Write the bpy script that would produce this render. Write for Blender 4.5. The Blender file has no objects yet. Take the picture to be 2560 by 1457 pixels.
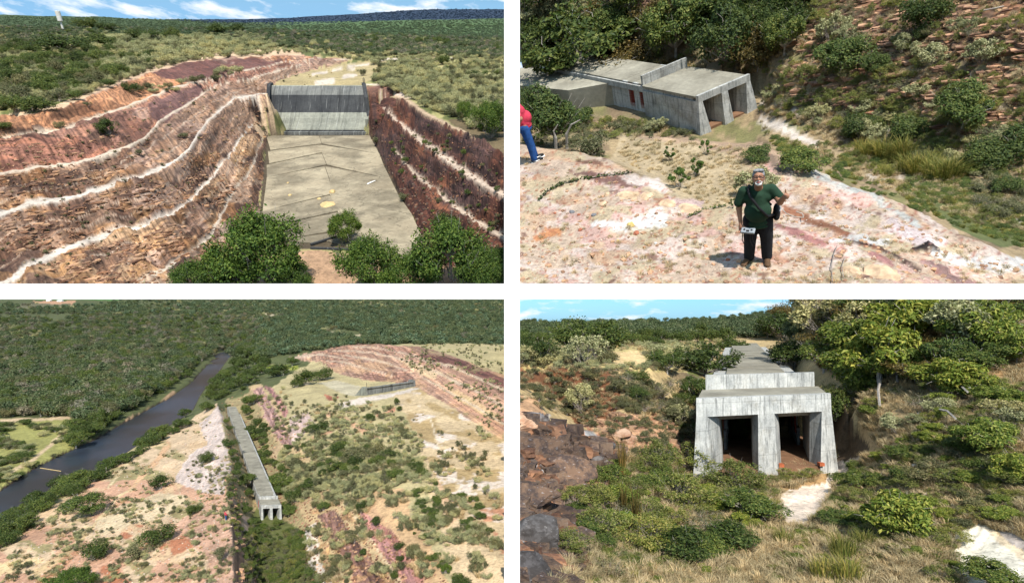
import bpy, bmesh, math, random
import numpy as np
from mathutils import Matrix, Vector
from mathutils.geometry import delaunay_2d_cdt

# ------------------------------------------------------------------ camera, world, sun, exposure
SC = bpy.context.scene
F = 1400.0; CX = 1279.7; CY = 728.3            # focal length and centre, in photograph pixels
PITCH = math.atan((805 - CY) / F)
SUN = Vector((0.06, -0.74, 0.67)).normalized() # towards the sun, seen from the camera
CAMW = Matrix.Rotation(PITCH, 4, 'X')          # camera axes (right, forward, up) -> world
cam = bpy.data.cameras.new('camera'); camo = bpy.data.objects.new('camera', cam)
SC.collection.objects.link(camo); SC.camera = camo
cam.sensor_width = 36; cam.lens = 36 * F / 2560; cam.clip_start = 0.1; cam.clip_end = 1e8
camo.rotation_euler = (math.pi / 2 + PITCH, 0, 0)
sunw = (CAMW.to_3x3() @ SUN).normalized()
SUN_E = math.asin(sunw.z); SUN_R = math.atan2(sunw.x, sunw.y)
wd = bpy.data.worlds.new('World'); SC.world = wd; wd.use_nodes = True
nt = wd.node_tree; nt.nodes.clear()
def N(t, kind, **kw):
    n = t.nodes.new(kind)
    for k, v in kw.items():
        if k.startswith('i_'): n.inputs[k[2:].replace('_', ' ')].default_value = v
        else: setattr(n, k, v)
    return n
sky = N(nt, 'ShaderNodeTexSky', sky_type='NISHITA', sun_disc=False)
sky.sun_elevation = SUN_E; sky.sun_rotation = SUN_R; sky.altitude = 600; sky.air_density = 1.0; sky.dust_density = 0.4; sky.ozone_density = 2.0
tc = N(nt, 'ShaderNodeTexCoord'); mp = N(nt, 'ShaderNodeMapping'); mp.inputs['Scale'].default_value = (12, 12, 46)
n1 = N(nt, 'ShaderNodeTexNoise', i_Scale=1.0, i_Detail=8.0, i_Roughness=0.6)
r1 = N(nt, 'ShaderNodeValToRGB'); r1.color_ramp.elements[0].position = 0.50; r1.color_ramp.elements[1].position = 0.64
mx = N(nt, 'ShaderNodeMix', data_type='RGBA'); mx.inputs[7].default_value = (5.6, 6.0, 6.5, 1)
bg = N(nt, 'ShaderNodeBackground', i_Strength=0.115); wo = N(nt, 'ShaderNodeOutputWorld')
L = nt.links.new
L(tc.outputs['Generated'], mp.inputs[0]); L(mp.outputs[0], n1.inputs[0]); L(n1.outputs[0], r1.inputs[0])
sx = N(nt, 'ShaderNodeSeparateXYZ'); L(tc.outputs['Generated'], sx.inputs[0])
r2 = N(nt, 'ShaderNodeValToRGB'); e = r2.color_ramp.elements; e[0].position = 0.0; e[0].color = (0.25, 0.47, 0.80, 1); e[1].position = 1.0; e[1].color = (0.8, 0.9, 0.9, 1); q = e.new(0.5); q.color = (1.65, 1.85, 1.5, 1); q = e.new(0.10); q.color = (0.40, 0.66, 0.92, 1)
m2 = N(nt, 'ShaderNodeMix', data_type='RGBA', blend_type='MULTIPLY'); m2.inputs[0].default_value = 1; L(sx.outputs[2], r2.inputs[0]); L(sky.outputs[0], m2.inputs[6]); L(r2.outputs[0], m2.inputs[7])
L(r1.outputs[0], mx.inputs[0]); L(m2.outputs[2], mx.inputs[6]); L(mx.outputs[2], bg.inputs[0]); L(bg.outputs[0], wo.inputs[0])
sl = bpy.data.lights.new('sun', 'SUN'); sl.energy = 4.9; sl.angle = math.radians(0.5); sl.color = (1, 0.955, 0.88)
so = bpy.data.objects.new('sun', sl); SC.collection.objects.link(so)
so.rotation_euler = sunw.to_track_quat('Z', 'Y').to_euler()
SC.view_settings.view_transform = 'Standard'; SC.view_settings.look = 'None'
SC.view_settings.exposure = 0.65; SC.view_settings.gamma = 1; SC.view_settings.use_curve_mapping = False
SC.cycles.max_bounces = 5; SC.cycles.diffuse_bounces = 2; SC.cycles.glossy_bounces = 2
SC.cycles.use_adaptive_sampling = True; SC.cycles.adaptive_threshold = 0.02

# ------------------------------------------------------------------ noise
def _h(ix, iy, s):
    n = (ix.astype(np.int64) * 374761393 + iy.astype(np.int64) * 668265263 + s * 974634777) & 0x7fffffff
    n = ((n ^ (n >> 13)) * 1274126177) & 0x7fffffff
    return ((n ^ (n >> 16)) & 0xffff) / 65535.0
def vn(x, y, s=0):
    x = np.asarray(x, float); y = np.asarray(y, float)
    ix = np.floor(x); iy = np.floor(y); fx = x - ix; fy = y - iy
    fx = fx * fx * (3 - 2 * fx); fy = fy * fy * (3 - 2 * fy)
    a = _h(ix, iy, s); b = _h(ix + 1, iy, s); c = _h(ix, iy + 1, s); d = _h(ix + 1, iy + 1, s)
    return (a * (1 - fx) + b * fx) * (1 - fy) + (c * (1 - fx) + d * fx) * fy
def fbm(x, y, s=0, o=4):
    t = 0; a = 0.5; tot = 0
    for k in range(o):
        t = t + a * vn(x * 2**k + 17.3 * k, y * 2**k - 9.1 * k, s + k); tot += a; a *= 0.55
    return t / tot - 0.5
K = 0.55
def C(r, g, b, k=K):                           # sunlit display colour -> base colour
    f = lambda v: (v / 255 / 12.92 if v / 255 <= 0.04045 else ((v / 255 + 0.055) / 1.055) ** 2.4)
    return (f(r) * k, f(g) * k, f(b) * k, 1)

# ------------------------------------------------------------------ materials
def mat(name):
    m = bpy.data.materials.new(name); m.use_nodes = True; t = m.node_tree
    b = t.nodes['Principled BSDF']; b.inputs['Roughness'].default_value = 0.85; b.inputs['Specular IOR Level'].default_value = 0.25
    return m, t, b
def mixn(t, a, b, fac, mode='MIX'):
    n = t.nodes.new('ShaderNodeMix'); n.data_type = 'RGBA'; n.blend_type = mode
    for k, v in ((6, a), (7, b), (0, fac)):
        if isinstance(v, (int, float, tuple)): n.inputs[k].default_value = v
        else: t.links.new(v, n.inputs[k])
    return n.outputs[2]
def mathn(t, op, a, b=None, clamp=False):
    n = t.nodes.new('ShaderNodeMath'); n.operation = op; n.use_clamp = clamp
    for k, v in ((0, a), (1, b)):
        if v is None: continue
        if isinstance(v, (int, float)): n.inputs[k].default_value = v
        else: t.links.new(v, n.inputs[k])
    return n.outputs[0]
def noise(t, co, scale, detail=4, rough=0.6, sc=None):
    if sc:
        m = t.nodes.new('ShaderNodeMapping'); m.inputs['Scale'].default_value = sc; t.links.new(co, m.inputs[0]); co = m.outputs[0]
    n = t.nodes.new('ShaderNodeTexNoise'); n.inputs['Scale'].default_value = scale; n.inputs['Detail'].default_value = detail
    n.inputs['Roughness'].default_value = rough; t.links.new(co, n.inputs[0]); return n.outputs[0]
def ramp(t, v, stops):
    r = t.nodes.new('ShaderNodeValToRGB'); e = r.color_ramp.elements
    while len(e) < len(stops): e.new(0.5)
    for k, (p, c) in enumerate(stops): e[k].position = p; e[k].color = c if isinstance(c, tuple) else (c, c, c, 1)
    t.links.new(v, r.inputs[0]); return r.outputs[0]
def bump(t, b, h, strength, dist):
    n = t.nodes.new('ShaderNodeBump'); n.inputs['Strength'].default_value = strength; n.inputs['Distance'].default_value = dist
    t.links.new(h, n.inputs['Height']); t.links.new(n.outputs[0], b.inputs['Normal'])

def ground_mat(name, fine, strata, ribs, gain=1.0):      # fine: size in m of the small speckle; strata: layers per m; ribs: ribs per m
    m, t, b = mat(name)
    col = t.nodes.new('ShaderNodeAttribute'); col.attribute_name = 'Col'
    rk = t.nodes.new('ShaderNodeAttribute'); rk.attribute_name = 'rock'
    st = t.nodes.new('ShaderNodeAttribute'); st.attribute_name = 'st'
    co = t.nodes.new('ShaderNodeTexCoord').outputs['Object']
    a = noise(t, co, 1 / fine, 5, 0.7); c = noise(t, co, 0.12 / fine, 4, 0.6); g = noise(t, co, 3.2 / fine, 2, 0.6)
    v = ramp(t, a, [(0.30, 0.50), (0.5, 1.0), (0.72, 1.38)])
    x = mixn(t, col.outputs[0], v, 0.8, 'MULTIPLY')
    x = mixn(t, x, ramp(t, c, [(0.3, 0.72), (0.7, 1.25)]), 0.8, 'MULTIPLY')
    x = mixn(t, x, ramp(t, g, [(0.33, 0.55), (0.45, 1.0), (0.7, 1.15)]), 0.7, 'MULTIPLY')
    # rock faces: ribs across (st.x), layers along (st.y), dark varnish and orange seams
    r = noise(t, st.outputs['Vector'], 1.0, 3, 0.6, (ribs, strata * 0.16, 0)); s = noise(t, st.outputs['Vector'], 1.0, 4, 0.65, (ribs * 0.05, strata, 0))
    vr = noise(t, st.outputs['Vector'], 1.0, 3, 0.5, (ribs * 0.05, strata * 0.12, 0))
    y = mixn(t, x, ramp(t, r, [(0.38, 0.34), (0.52, 1.0), (0.66, 1.4)]), 0.85, 'MULTIPLY')
    y = mixn(t, y, ramp(t, s, [(0.38, (0.36, 0.32, 0.32, 1)), (0.5, (1, 1, 1, 1)), (0.60, (1.45, 1.32, 1.15, 1))]), 0.95, 'MULTIPLY')
    y = mixn(t, y, (0.30, 0.20, 0.17, 1), mathn(t, 'MULTIPLY', ramp(t, vr, [(0.48, 0.0), (0.6, 0.8)]), 0.75), 'MULTIPLY')
    x = mixn(t, x, y, rk.outputs['Fac'])
    x = mixn(t, x, (gain, gain, gain, 1), 1.0, 'MULTIPLY')
    t.links.new(x, b.inputs['Base Color'])
    hgt = mathn(t, 'ADD', a, mathn(t, 'MULTIPLY', mathn(t, 'ADD', r, s), rk.outputs['Fac']))
    bump(t, b, hgt, 0.9, fine * 0.55)
    return m
def leaf_mat(name, c0, c1, c2, trans=0.25):
    m, t, b = mat(name); b.inputs['Roughness'].default_value = 0.6
    g = t.nodes.new('ShaderNodeNewGeometry'); o = t.nodes.new('ShaderNodeObjectInfo')
    x = ramp(t, g.outputs['Random Per Island'], [(0.0, c0), (0.5, c1), (1.0, c2)])
    x = mixn(t, x, ramp(t, o.outputs['Random'], [(0, (0.62, 0.66, 0.6, 1)), (0.5, (1, 1, 1, 1)), (1, (1.35, 1.2, 1.0, 1))]), 0.8, 'MULTIPLY')
    t.links.new(x, b.inputs['Base Color'])
    tr = t.nodes.new('ShaderNodeBsdfTranslucent'); ms = t.nodes.new('ShaderNodeMixShader'); ms.inputs[0].default_value = trans
    t.links.new(x, tr.inputs[0]); t.links.new(b.outputs[0], ms.inputs[1]); t.links.new(tr.outputs[0], ms.inputs[2])
    t.links.new(ms.outputs[0], t.nodes['Material Output'].inputs[0]); return m
def flat_mat(name, c, rough=0.8, var=0.25, scale=8):
    m, t, b = mat(name); b.inputs['Roughness'].default_value = rough
    co = t.nodes.new('ShaderNodeTexCoord').outputs['Object']
    v = ramp(t, noise(t, co, scale, 4), [(0.3, 1 - var), (0.7, 1 + var)])
    t.links.new(mixn(t, c, v, 1.0, 'MULTIPLY'), b.inputs['Base Color']); return m
def concrete_mat(name, light, dark, size, streak=1.0, pale=0.5, ys=9.0, cracks=False, joints=0.0):
    m, t, b = mat(name)
    co = t.nodes.new('ShaderNodeTexCoord').outputs['Object']
    n = noise(t, co, 1.2 / size, 6, 0.65); f = noise(t, co, 12 / size, 3, 0.6)
    s = noise(t, co, 1.0, 5, 0.7, (9 / size, ys / size, 0.55 / size)); s2 = noise(t, co, 1.0, 3, 0.6, (30 / size, ys * 3 / size, 1.2 / size))
    x = mixn(t, light, dark, ramp(t, n, [(0.35, 0.0), (0.72, 0.8)]))
    x = mixn(t, x, tuple(v * 0.4 for v in dark[:3]) + (1,), mathn(t, 'MULTIPLY', ramp(t, s, [(0.50, 0.0), (0.68, 1.0)]), 0.85 * streak))
    x = mixn(t, x, (0.6, 0.6, 0.56, 1), mathn(t, 'MULTIPLY', ramp(t, s2, [(0.60, 0.0), (0.70, 1.0)]), 0.55 * pale))
    x = mixn(t, x, ramp(t, f, [(0.3, 0.8), (0.7, 1.15)]), 0.8, 'MULTIPLY')
    o = t.nodes.new('ShaderNodeObjectInfo')
    x = mixn(t, x, ramp(t, o.outputs['Random'], [(0, 0.82), (1, 1.12)]), 0.7, 'MULTIPLY')
    if joints:
        se = t.nodes.new('ShaderNodeSeparateXYZ'); t.links.new(co, se.inputs[0])
        fr = mathn(t, 'FRACT', mathn(t, 'DIVIDE', se.outputs[2], joints)); x = mixn(t, x, ramp(t, fr, [(0.0, 0.45), (0.035, 1.0)]), 0.7, 'MULTIPLY')
        x = mixn(t, x, (0.62, 0.58, 0.52, 1), ramp(t, noise(t, co, 0.9 / size, 5, 0.7), [(0.52, 0.0), (0.68, 0.75)]), 'MULTIPLY')
    if cracks:
        vo = t.nodes.new('ShaderNodeTexVoronoi'); vo.feature = 'DISTANCE_TO_EDGE'; vo.inputs['Scale'].default_value = 0.16
        wn = t.nodes.new('ShaderNodeTexNoise'); wn.inputs['Scale'].default_value = 0.35; wn.inputs['Detail'].default_value = 4; t.links.new(co, wn.inputs[0])
        wv = t.nodes.new('ShaderNodeVectorMath'); wv.operation = 'MULTIPLY_ADD'; wv.inputs[1].default_value = (5, 5, 5); t.links.new(wn.outputs[1], wv.inputs[0]); t.links.new(co, wv.inputs[2]); t.links.new(wv.outputs[0], vo.inputs['Vector'])
        x = mixn(t, x, ramp(t, vo.outputs['Distance'], [(0.0, 0.45), (0.018, 1.0)]), 0.8, 'MULTIPLY')
        x = mixn(t, x, ramp(t, noise(t, co, 0.09, 5, 0.6), [(0.42, 0.62), (0.56, 1.12)]), 0.9, 'MULTIPLY')
    t.links.new(x, b.inputs['Base Color']); bump(t, b, f, 0.5, 0.03 * size); return m

M = {}
M['leaf_dark'] = leaf_mat('leaf_dark_green', (0.020, 0.040, 0.009, 1), (0.050, 0.080, 0.016, 1), (0.125, 0.150, 0.036, 1), 0.32)
M['leaf_mid'] = leaf_mat('leaf_mid_green', (0.026, 0.052, 0.010, 1), (0.066, 0.104, 0.020, 1), (0.16, 0.18, 0.045, 1))
M['leaf_bright'] = leaf_mat('leaf_bright_green', (0.022, 0.052, 0.008, 1), (0.060, 0.112, 0.014, 1), (0.15, 0.20, 0.035, 1), 0.3)
M['leaf_yellow'] = leaf_mat('leaf_yellow_green', (0.055, 0.10, 0.015, 1), (0.15, 0.20, 0.03, 1), (0.32, 0.32, 0.07, 1), 0.35)
M['leaf_pale'] = leaf_mat('leaf_pale_olive', (0.15, 0.16, 0.07, 1), (0.32, 0.32, 0.15, 1), (0.52, 0.49, 0.28, 1))
M['leaf_olive'] = leaf_mat('leaf_dull_olive', (0.045, 0.055, 0.020, 1), (0.115, 0.120, 0.050, 1), (0.22, 0.20, 0.11, 1))
M['leaf_wood'] = leaf_mat('leaf_woodland', (0.030, 0.055, 0.020, 1), (0.075, 0.108, 0.042, 1), (0.16, 0.175, 0.095, 1))
M['leaf_weed'] = leaf_mat('leaf_weed', (0.055, 0.085, 0.015, 1), (0.15, 0.18, 0.035, 1), (0.32, 0.29, 0.10, 1), 0.3)
M['leaf_grey'] = leaf_mat('leaf_grey_brown', (0.08, 0.075, 0.05, 1), (0.16, 0.15, 0.10, 1), (0.28, 0.26, 0.20, 1))
M['leaf_far'] = leaf_mat('leaf_far_hill', (0.034, 0.062, 0.032, 1), (0.068, 0.105, 0.052, 1), (0.115, 0.150, 0.080, 1), 0.1)
M['leaf_blue'] = leaf_mat('leaf_shaded_blue_hill', (0.014, 0.032, 0.062, 1), (0.021, 0.044, 0.082, 1), (0.030, 0.056, 0.098, 1), 0.05)  # blue haze and cloud shade of the far ridge put into the leaf colour
M['leaf_rust'] = leaf_mat('leaf_rusty', (0.05, 0.045, 0.012, 1), (0.11, 0.085, 0.02, 1), (0.20, 0.13, 0.04, 1))
M['straw'] = leaf_mat('dry_straw', (0.20, 0.145, 0.075, 1), (0.40, 0.31, 0.17, 1), (0.58, 0.48, 0.30, 1))
M['reed'] = leaf_mat('reed_blade', (0.07, 0.10, 0.02, 1), (0.17, 0.18, 0.035, 1), (0.36, 0.29, 0.09, 1), 0.3)
M['bark'] = flat_mat('pale_bark', (0.30, 0.27, 0.235, 1), 0.9, 0.4)
M['twig'] = flat_mat('grey_twig', (0.26, 0.22, 0.19, 1), 0.9, 0.4)
M['white'] = flat_mat('white_paint', (0.90, 0.90, 0.89, 1), 0.6, 0.01, 1)
M['conc'] = concrete_mat('weathered_concrete', C(214, 208, 190), C(140, 134, 118), 2.0)
M['conc_small'] = concrete_mat('weathered_concrete_small', C(232, 231, 224), C(146, 150, 150), 1.0, .95, 0.5, 9.0, False, 1.15)
M['conc_roof'] = concrete_mat('old_concrete_roof', C(186, 180, 162), C(120, 114, 100), 2.6, 0.0, 0.0)
M['slab'] = concrete_mat('stained_slab', C(192, 178, 150), C(134, 120, 98), 9, 0.0, 0.0, 9.0, True)
M['weir_dark'] = concrete_mat('stain_and_shade_concrete', C(80, 81, 82), C(34, 37, 43), 8, 0.8, 0.35, 0.3)  # stained concrete, with the weir face's shade put into the colour
M['weir_pale'] = concrete_mat('pale_stained_concrete', C(176, 176, 160), C(118, 120, 112), 8, 0.7, 0.5, 0.3)
M['red_steel'] = flat_mat('rusty_red_bar', (0.28, 0.05, 0.035, 1), 0.7, 0.3)
M['dirt'] = flat_mat('tan_dirt', C(226, 196, 140), 0.95, 0.25, 2)
M['earth'] = flat_mat('brown_earth', C(150, 112, 84), 0.95, 0.3, 2)
M['brick'] = flat_mat('red_brick', C(196, 108, 70), 0.9, 0.25, 6)

# ------------------------------------------------------------------ panels (the four landscapes)
def frame(kind, a):
    if kind == 'tilt':
        return np.array([[1., 0, 0], [0, math.cos(a), math.sin(a)], [0, -math.sin(a), math.cos(a)]])
    c = np.array([(1928 - CX) / F, 1, (CY - 354) / F]); c /= np.linalg.norm(c)
    d = -np.array([0, 0, 1.]) + c[2] * c; d /= np.linalg.norm(d)
    u = -(math.cos(math.radians(90 - a)) * c + math.sin(math.radians(90 - a)) * d)
    y = c - u * (c @ u); y /= np.linalg.norm(y)
    return np.array([np.cross(y, u), y, u])
class Panel:
    def __init__(s, A, scale, box):
        s.A = A; s.scale = scale; s.zk = 1.0; s.box = box          # box: x0,x1,y0,y1 kept (photo pixels)
        m = Matrix(A.T.tolist()).to_4x4()
        s.M = CAMW @ m @ Matrix.Scale(scale, 4)
    def ray(s, px, py):
        px = np.asarray(px, float); py = np.asarray(py, float)
        d = np.stack([(px - CX) / F, np.ones_like(px), (CY - py) / F], -1)
        return d @ s.A.T
    def un(s, px, py, z):
        d = s.ray(px, py); return d * (np.asarray(z) / d[..., 2])[..., None]
    def und(s, px, py, dist):
        d = s.ray(px, py); return d * (dist / np.hypot(d[..., 0], d[..., 1]))[..., None]
    def proj(s, p):
        c = np.asarray(p, float) @ s.A
        return CX + F * c[..., 0] / c[..., 1], CY - F * c[..., 2] / c[..., 1]
    def depth(s, p): return (np.asarray(p, float) @ s.A)[..., 1]
    def terrain(s, name, lines, H, u0, u1, y0, y1, nu, nv, paint, material, disp=None, rockc=(1, 1)):
        pts = []
        for ln in lines:
            P = []
            for q in ln:
                if q[0] == 'L': P.append(np.array(q[1:4], float))
                elif len(q) == 3: P.append(s.un(q[0], q[1], q[2] * s.zk))
                else: P.append(s.und(q[0], q[1], q[3]))
            P = np.array(P).reshape(-1, 3)
            U = np.stack([P[:, 0] / P[:, 1], np.log(P[:, 1]), P[:, 2]], 1)
            if len(U) == 1: pts.append(U); continue
            for a, b in zip(U[:-1], U[1:]):
                n = max(1, int(np.hypot(*(b - a)[:2]) / 0.02)); f = np.linspace(0, 1, n, endpoint=False)[:, None]; pts.append(a + (b - a) * f)
            pts.append(U[-1:])
        T = np.concatenate(pts)
        bx = []
        for k in np.linspace(0, 1, 24):
            for uu, vv in ((u0 - .3 + (u1 - u0 + .6) * k, math.log(y0) - .4), (u0 - .3 + (u1 - u0 + .6) * k, math.log(y1) + .4),
                           (u0 - .3, math.log(y0) - .4 + (math.log(y1 / y0) + .8) * k), (u1 + .3, math.log(y0) - .4 + (math.log(y1 / y0) + .8) * k)):
                j = np.argmin((T[:, 0] - uu)**2 + (T[:, 1] - vv)**2); bx.append((uu, vv, T[j, 2]))
        T = np.concatenate([T, np.array(bx)])
        vs, _, fs, ov, _, _ = delaunay_2d_cdt([Vector((a, b)) for a, b in T[:, :2]], [], [], 0, 1e-6)
        Z = np.array([T[o[0], 2] if o else 0 for o in ov]); V = np.array([(v.x, v.y) for v in vs])
        us = np.linspace(u0, u1, nu); vg = np.linspace(math.log(y0), math.log(y1), 2000)
        w = np.cumsum(F * H * np.exp(-vg) + 25); vsx = np.interp(np.linspace(w[0], w[-1], nv), w, vg)
        G = np.full((nv, nu), np.nan)
        for f in fs:
            p = V[list(f)]; z = Z[list(f)]
            a0 = np.searchsorted(us, p[:, 0].min()); a1 = np.searchsorted(us, p[:, 0].max(), 'right')
            b0 = np.searchsorted(vsx, p[:, 1].min()); b1 = np.searchsorted(vsx, p[:, 1].max(), 'right')
            if a1 <= a0 or b1 <= b0: continue
            X, Y = np.meshgrid(us[a0:a1], vsx[b0:b1])
            (x1, y1_), (x2, y2), (x3, y3) = p
            D = (y2 - y3) * (x1 - x3) + (x3 - x2) * (y1_ - y3)
            if abs(D) < 1e-14: continue
            l1 = ((y2 - y3) * (X - x3) + (x3 - x2) * (Y - y3)) / D; l2 = ((y3 - y1_) * (X - x3) + (x1 - x3) * (Y - y3)) / D; l3 = 1 - l1 - l2
            ok = (l1 > -1e-6) & (l2 > -1e-6) & (l3 > -1e-6)
            sub = G[b0:b1, a0:a1]; sub[ok] = (l1 * z[0] + l2 * z[1] + l3 * z[2])[ok]
        G = np.where(np.isnan(G), np.nanmean(G), G)
        s.us = us; s.vs = vsx; s.G = G
        U, Vv = np.meshgrid(us, vsx); Y = np.exp(Vv); X = U * Y
        P = np.stack([X, Y, G], -1); px, py = s.proj(P)
        col, rock, dis, st = paint(s, X, Y, G, px, py)
        s.G = G = G + dis; P[..., 2] = G
        px, py = s.proj(P)
        x0, x1_, ya, yb = s.box
        keep = (px > x0) & (px < x1_) & (py > ya) & (py < yb)
        idx = np.arange(nu * nv).reshape(nv, nu)
        k4 = keep[:-1, :-1] & keep[1:, :-1] & keep[:-1, 1:] & keep[1:, 1:]
        q = np.stack([idx[:-1, :-1], idx[:-1, 1:], idx[1:, 1:], idx[1:, :-1]], -1)[k4]
        used = np.unique(q); rm = np.full(nu * nv, -1); rm[used] = np.arange(len(used))
        me = bpy.data.meshes.new(name); vv = P.reshape(-1, 3)[used]; q = rm[q]
        me.vertices.add(len(vv)); me.vertices.foreach_set('co', vv.ravel())
        me.loops.add(q.size); me.loops.foreach_set('vertex_index', q.ravel().astype(np.int32))
        me.polygons.add(len(q)); me.polygons.foreach_set('loop_start', np.arange(0, q.size, 4, dtype=np.int32))
        me.update(calc_edges=True)
        me.polygons.foreach_set('use_smooth', np.ones(len(q), bool))
        ca = me.color_attributes.new('Col', 'FLOAT_COLOR', 'POINT'); c4 = np.ones((nv * nu, 4)); c4[:, :3] = col.reshape(-1, 3); ca.data.foreach_set('color', c4[used].ravel())
        ra = me.attributes.new('rock', 'FLOAT', 'POINT'); ra.data.foreach_set('value', rock.ravel()[used])
        sa = me.attributes.new('st', 'FLOAT_VECTOR', 'POINT'); s3 = np.zeros((nv * nu, 3)); s3[:, 0] = st[0].ravel(); s3[:, 1] = st[1].ravel(); sa.data.foreach_set('vector', s3[used].ravel())
        me.materials.append(material)
        o = bpy.data.objects.new(name, me); SC.collection.objects.link(o); o.matrix_world = s.M; o['kind'] = 'structure'
        return o
    def h(s, x, y):
        y = np.maximum(y, 1e-3); u = x / y; v = np.log(y)
        fu = np.clip((u - s.us[0]) / (s.us[1] - s.us[0]), 0, len(s.us) - 1.001)
        fv = np.clip(np.interp(v, s.vs, np.arange(len(s.vs))), 0, len(s.vs) - 1.001)
        i = fu.astype(int); j = fv.astype(int); a = fu - i; b = fv - j; G = s.G
        return (G[j, i] * (1 - a) + G[j, i + 1] * a) * (1 - b) + (G[j + 1, i] * (1 - a) + G[j + 1, i + 1] * a) * b
    def hit(s, px, py):
        d = s.ray(np.atleast_1d(px), np.atleast_1d(py)); y0 = math.exp(s.vs[0]); y1 = math.exp(s.vs[-1])
        ts = np.exp(np.linspace(math.log(y0), math.log(y1), 500))[None, :] / d[:, 1:2]
        X = d[:, 0:1] * ts; Y = d[:, 1:2] * ts; Zr = d[:, 2:3] * ts
        under = Zr < s.h(X, Y); k = np.argmax(under, 1); none = ~under.any(1); k = np.where(none, 499, np.maximum(k, 1))
        r = np.arange(len(k)); t0 = ts[r, k - 1]; t1 = ts[r, k]
        g0 = d[:, 2] * t0 - s.h(d[:, 0] * t0, d[:, 1] * t0); g1 = d[:, 2] * t1 - s.h(d[:, 0] * t1, d[:, 1] * t1)
        f = np.where(np.abs(g0 - g1) > 1e-9, np.clip(g0 / (g0 - g1 + 1e-12), 0, 1), 0)
        t = t0 + (t1 - t0) * f; p = d * t[:, None]; p[:, 2] = s.h(p[:, 0], p[:, 1])
        return p, none
SL = -1e6; BIG = 1e6
TL = Panel(frame('tilt', math.atan((CY - 45) / F)), 3000, (-160, 1281, -60, 736))
TR = Panel(frame('c', 26), 3500, (1278.5, 2720, -160, 736))
TR.zk = 0.82
BL = Panel(frame('tilt', -math.atan((738 - CY) / F)), 10, (-160, 1281, 722, 1620))
BR = Panel(frame('tilt', -PITCH), 60, (1278.5, 2720, 722, 1620))

# ------------------------------------------------------------------ painting helpers
def inpoly(px, py, poly):
    r = np.zeros(px.shape, bool); n = len(poly)
    for i in range(n):
        x1, y1 = poly[i]; x2, y2 = poly[(i + 1) % n]
        if y1 == y2: continue
        c = ((y1 > py) != (y2 > py)) & (px < (x2 - x1) * (py - y1) / (y2 - y1) + x1); r ^= c
    return r
def dline(px, py, pl):                          # distance to a polyline (with optional widths): returns d, w, s
    best = np.full(px.shape, 1e9); W = np.zeros(px.shape); S = np.zeros(px.shape); acc = 0
    for a, b in zip(pl[:-1], pl[1:]):
        ax, ay = a[:2]; bx, by = b[:2]; L2 = (bx - ax)**2 + (by - ay)**2; t = np.clip(((px - ax) * (bx - ax) + (py - ay) * (by - ay)) / L2, 0, 1)
        d = np.hypot(px - ax - t * (bx - ax), py - ay - t * (by - ay)); m = d < best; best = np.where(m, d, best)
        wa = a[2] if len(a) > 2 else 1; wb = b[2] if len(b) > 2 else 1
        W = np.where(m, wa + (wb - wa) * t, W); S = np.where(m, acc + t * math.sqrt(L2), S); acc += math.sqrt(L2)
    return best, W, S
class Paint:
    def __init__(s, px, py, base, seed=0, amp=8, fr=0.03):
        s.px = px + fbm(px * fr, py * fr * 1.6, seed, 4) * amp * 4; s.py = py + fbm(px * fr, py * fr * 1.6, seed + 9, 4) * amp * 2.4
        s.px0 = px; s.py0 = py; s.fine = fbm(px * 0.11, py * 0.2, seed + 5, 3)
        s.col = np.ones(px.shape + (3,)) * np.array(base[:3]); s.rock = np.zeros(px.shape)
    def put(s, m, c, rock=None, k=1.0):
        m = np.clip(m, 0, 1) * k; s.col = s.col * (1 - m[..., None]) + np.array(c[:3]) * m[..., None]
        if rock is not None: s.rock = s.rock * (1 - m) + rock * m
    def poly(s, pl, c, rock=0.0, k=1.0, raw=False):
        m = inpoly(s.px0 if raw else s.px, s.py0 if raw else s.py, pl); s.put(m.astype(float), c, rock, k)
    def line(s, pl, c, rock=0.0, k=1.0, grow=1.0, raw=0.4):
        px = s.px0 * (1 - raw) + s.px * raw; py = s.py0 * (1 - raw) + s.py * raw
        d, w, _ = dline(px, py, pl); w = w * grow * (1 + 1.2 * s.fine); s.put(np.clip((w - d) / (0.35 * w + 1) + 0.5, 0, 1), c, rock, k)
    def spots(s, m, c, fr, thr, seed, rock=0.0, k=1.0, ay=1.8):
        n = fbm(s.px0 * fr, s.py0 * fr * ay, seed, 4); s.put(m * np.clip((n - thr) / 0.05, 0, 1), c, rock, k)

# ------------------------------------------------------------------ object helpers
def mesh(name, verts, faces, mats, fm=None, smooth=False):
    me = bpy.data.meshes.new(name); me.from_pydata([tuple(v) for v in verts], [], faces)
    for m in mats: me.materials.append(m)
    if fm is not None: me.polygons.foreach_set('material_index', np.array(fm, dtype=np.int32))
    if smooth: me.polygons.foreach_set('use_smooth', np.ones(len(faces), bool))
    me.update(); return me
def link(name, me, parent=None, mw=None, mb=None):
    o = bpy.data.objects.new(name, me); SC.collection.objects.link(o)
    if parent is not None: o.parent = parent
    if mb is not None: o.matrix_basis = mb
    if mw is not None: o.matrix_basis = mw
    return o
def tag(o, label, cat, group=None, kind=None):
    if label: o['label'] = label
    if cat: o['category'] = cat
    if group: o['group'] = group
    if kind: o['kind'] = kind
    return o
def root(P, name, pos, label, cat, rz=0, sc=1, group=None):
    o = bpy.data.objects.new(name, None); SC.collection.objects.link(o); o.empty_display_size = 0.1
    o.matrix_basis = P.M @ Matrix.Translation(pos) @ Matrix.Rotation(rz, 4, 'Z') @ Matrix.Scale(sc, 4)
    return tag(o, label, cat, group)
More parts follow.
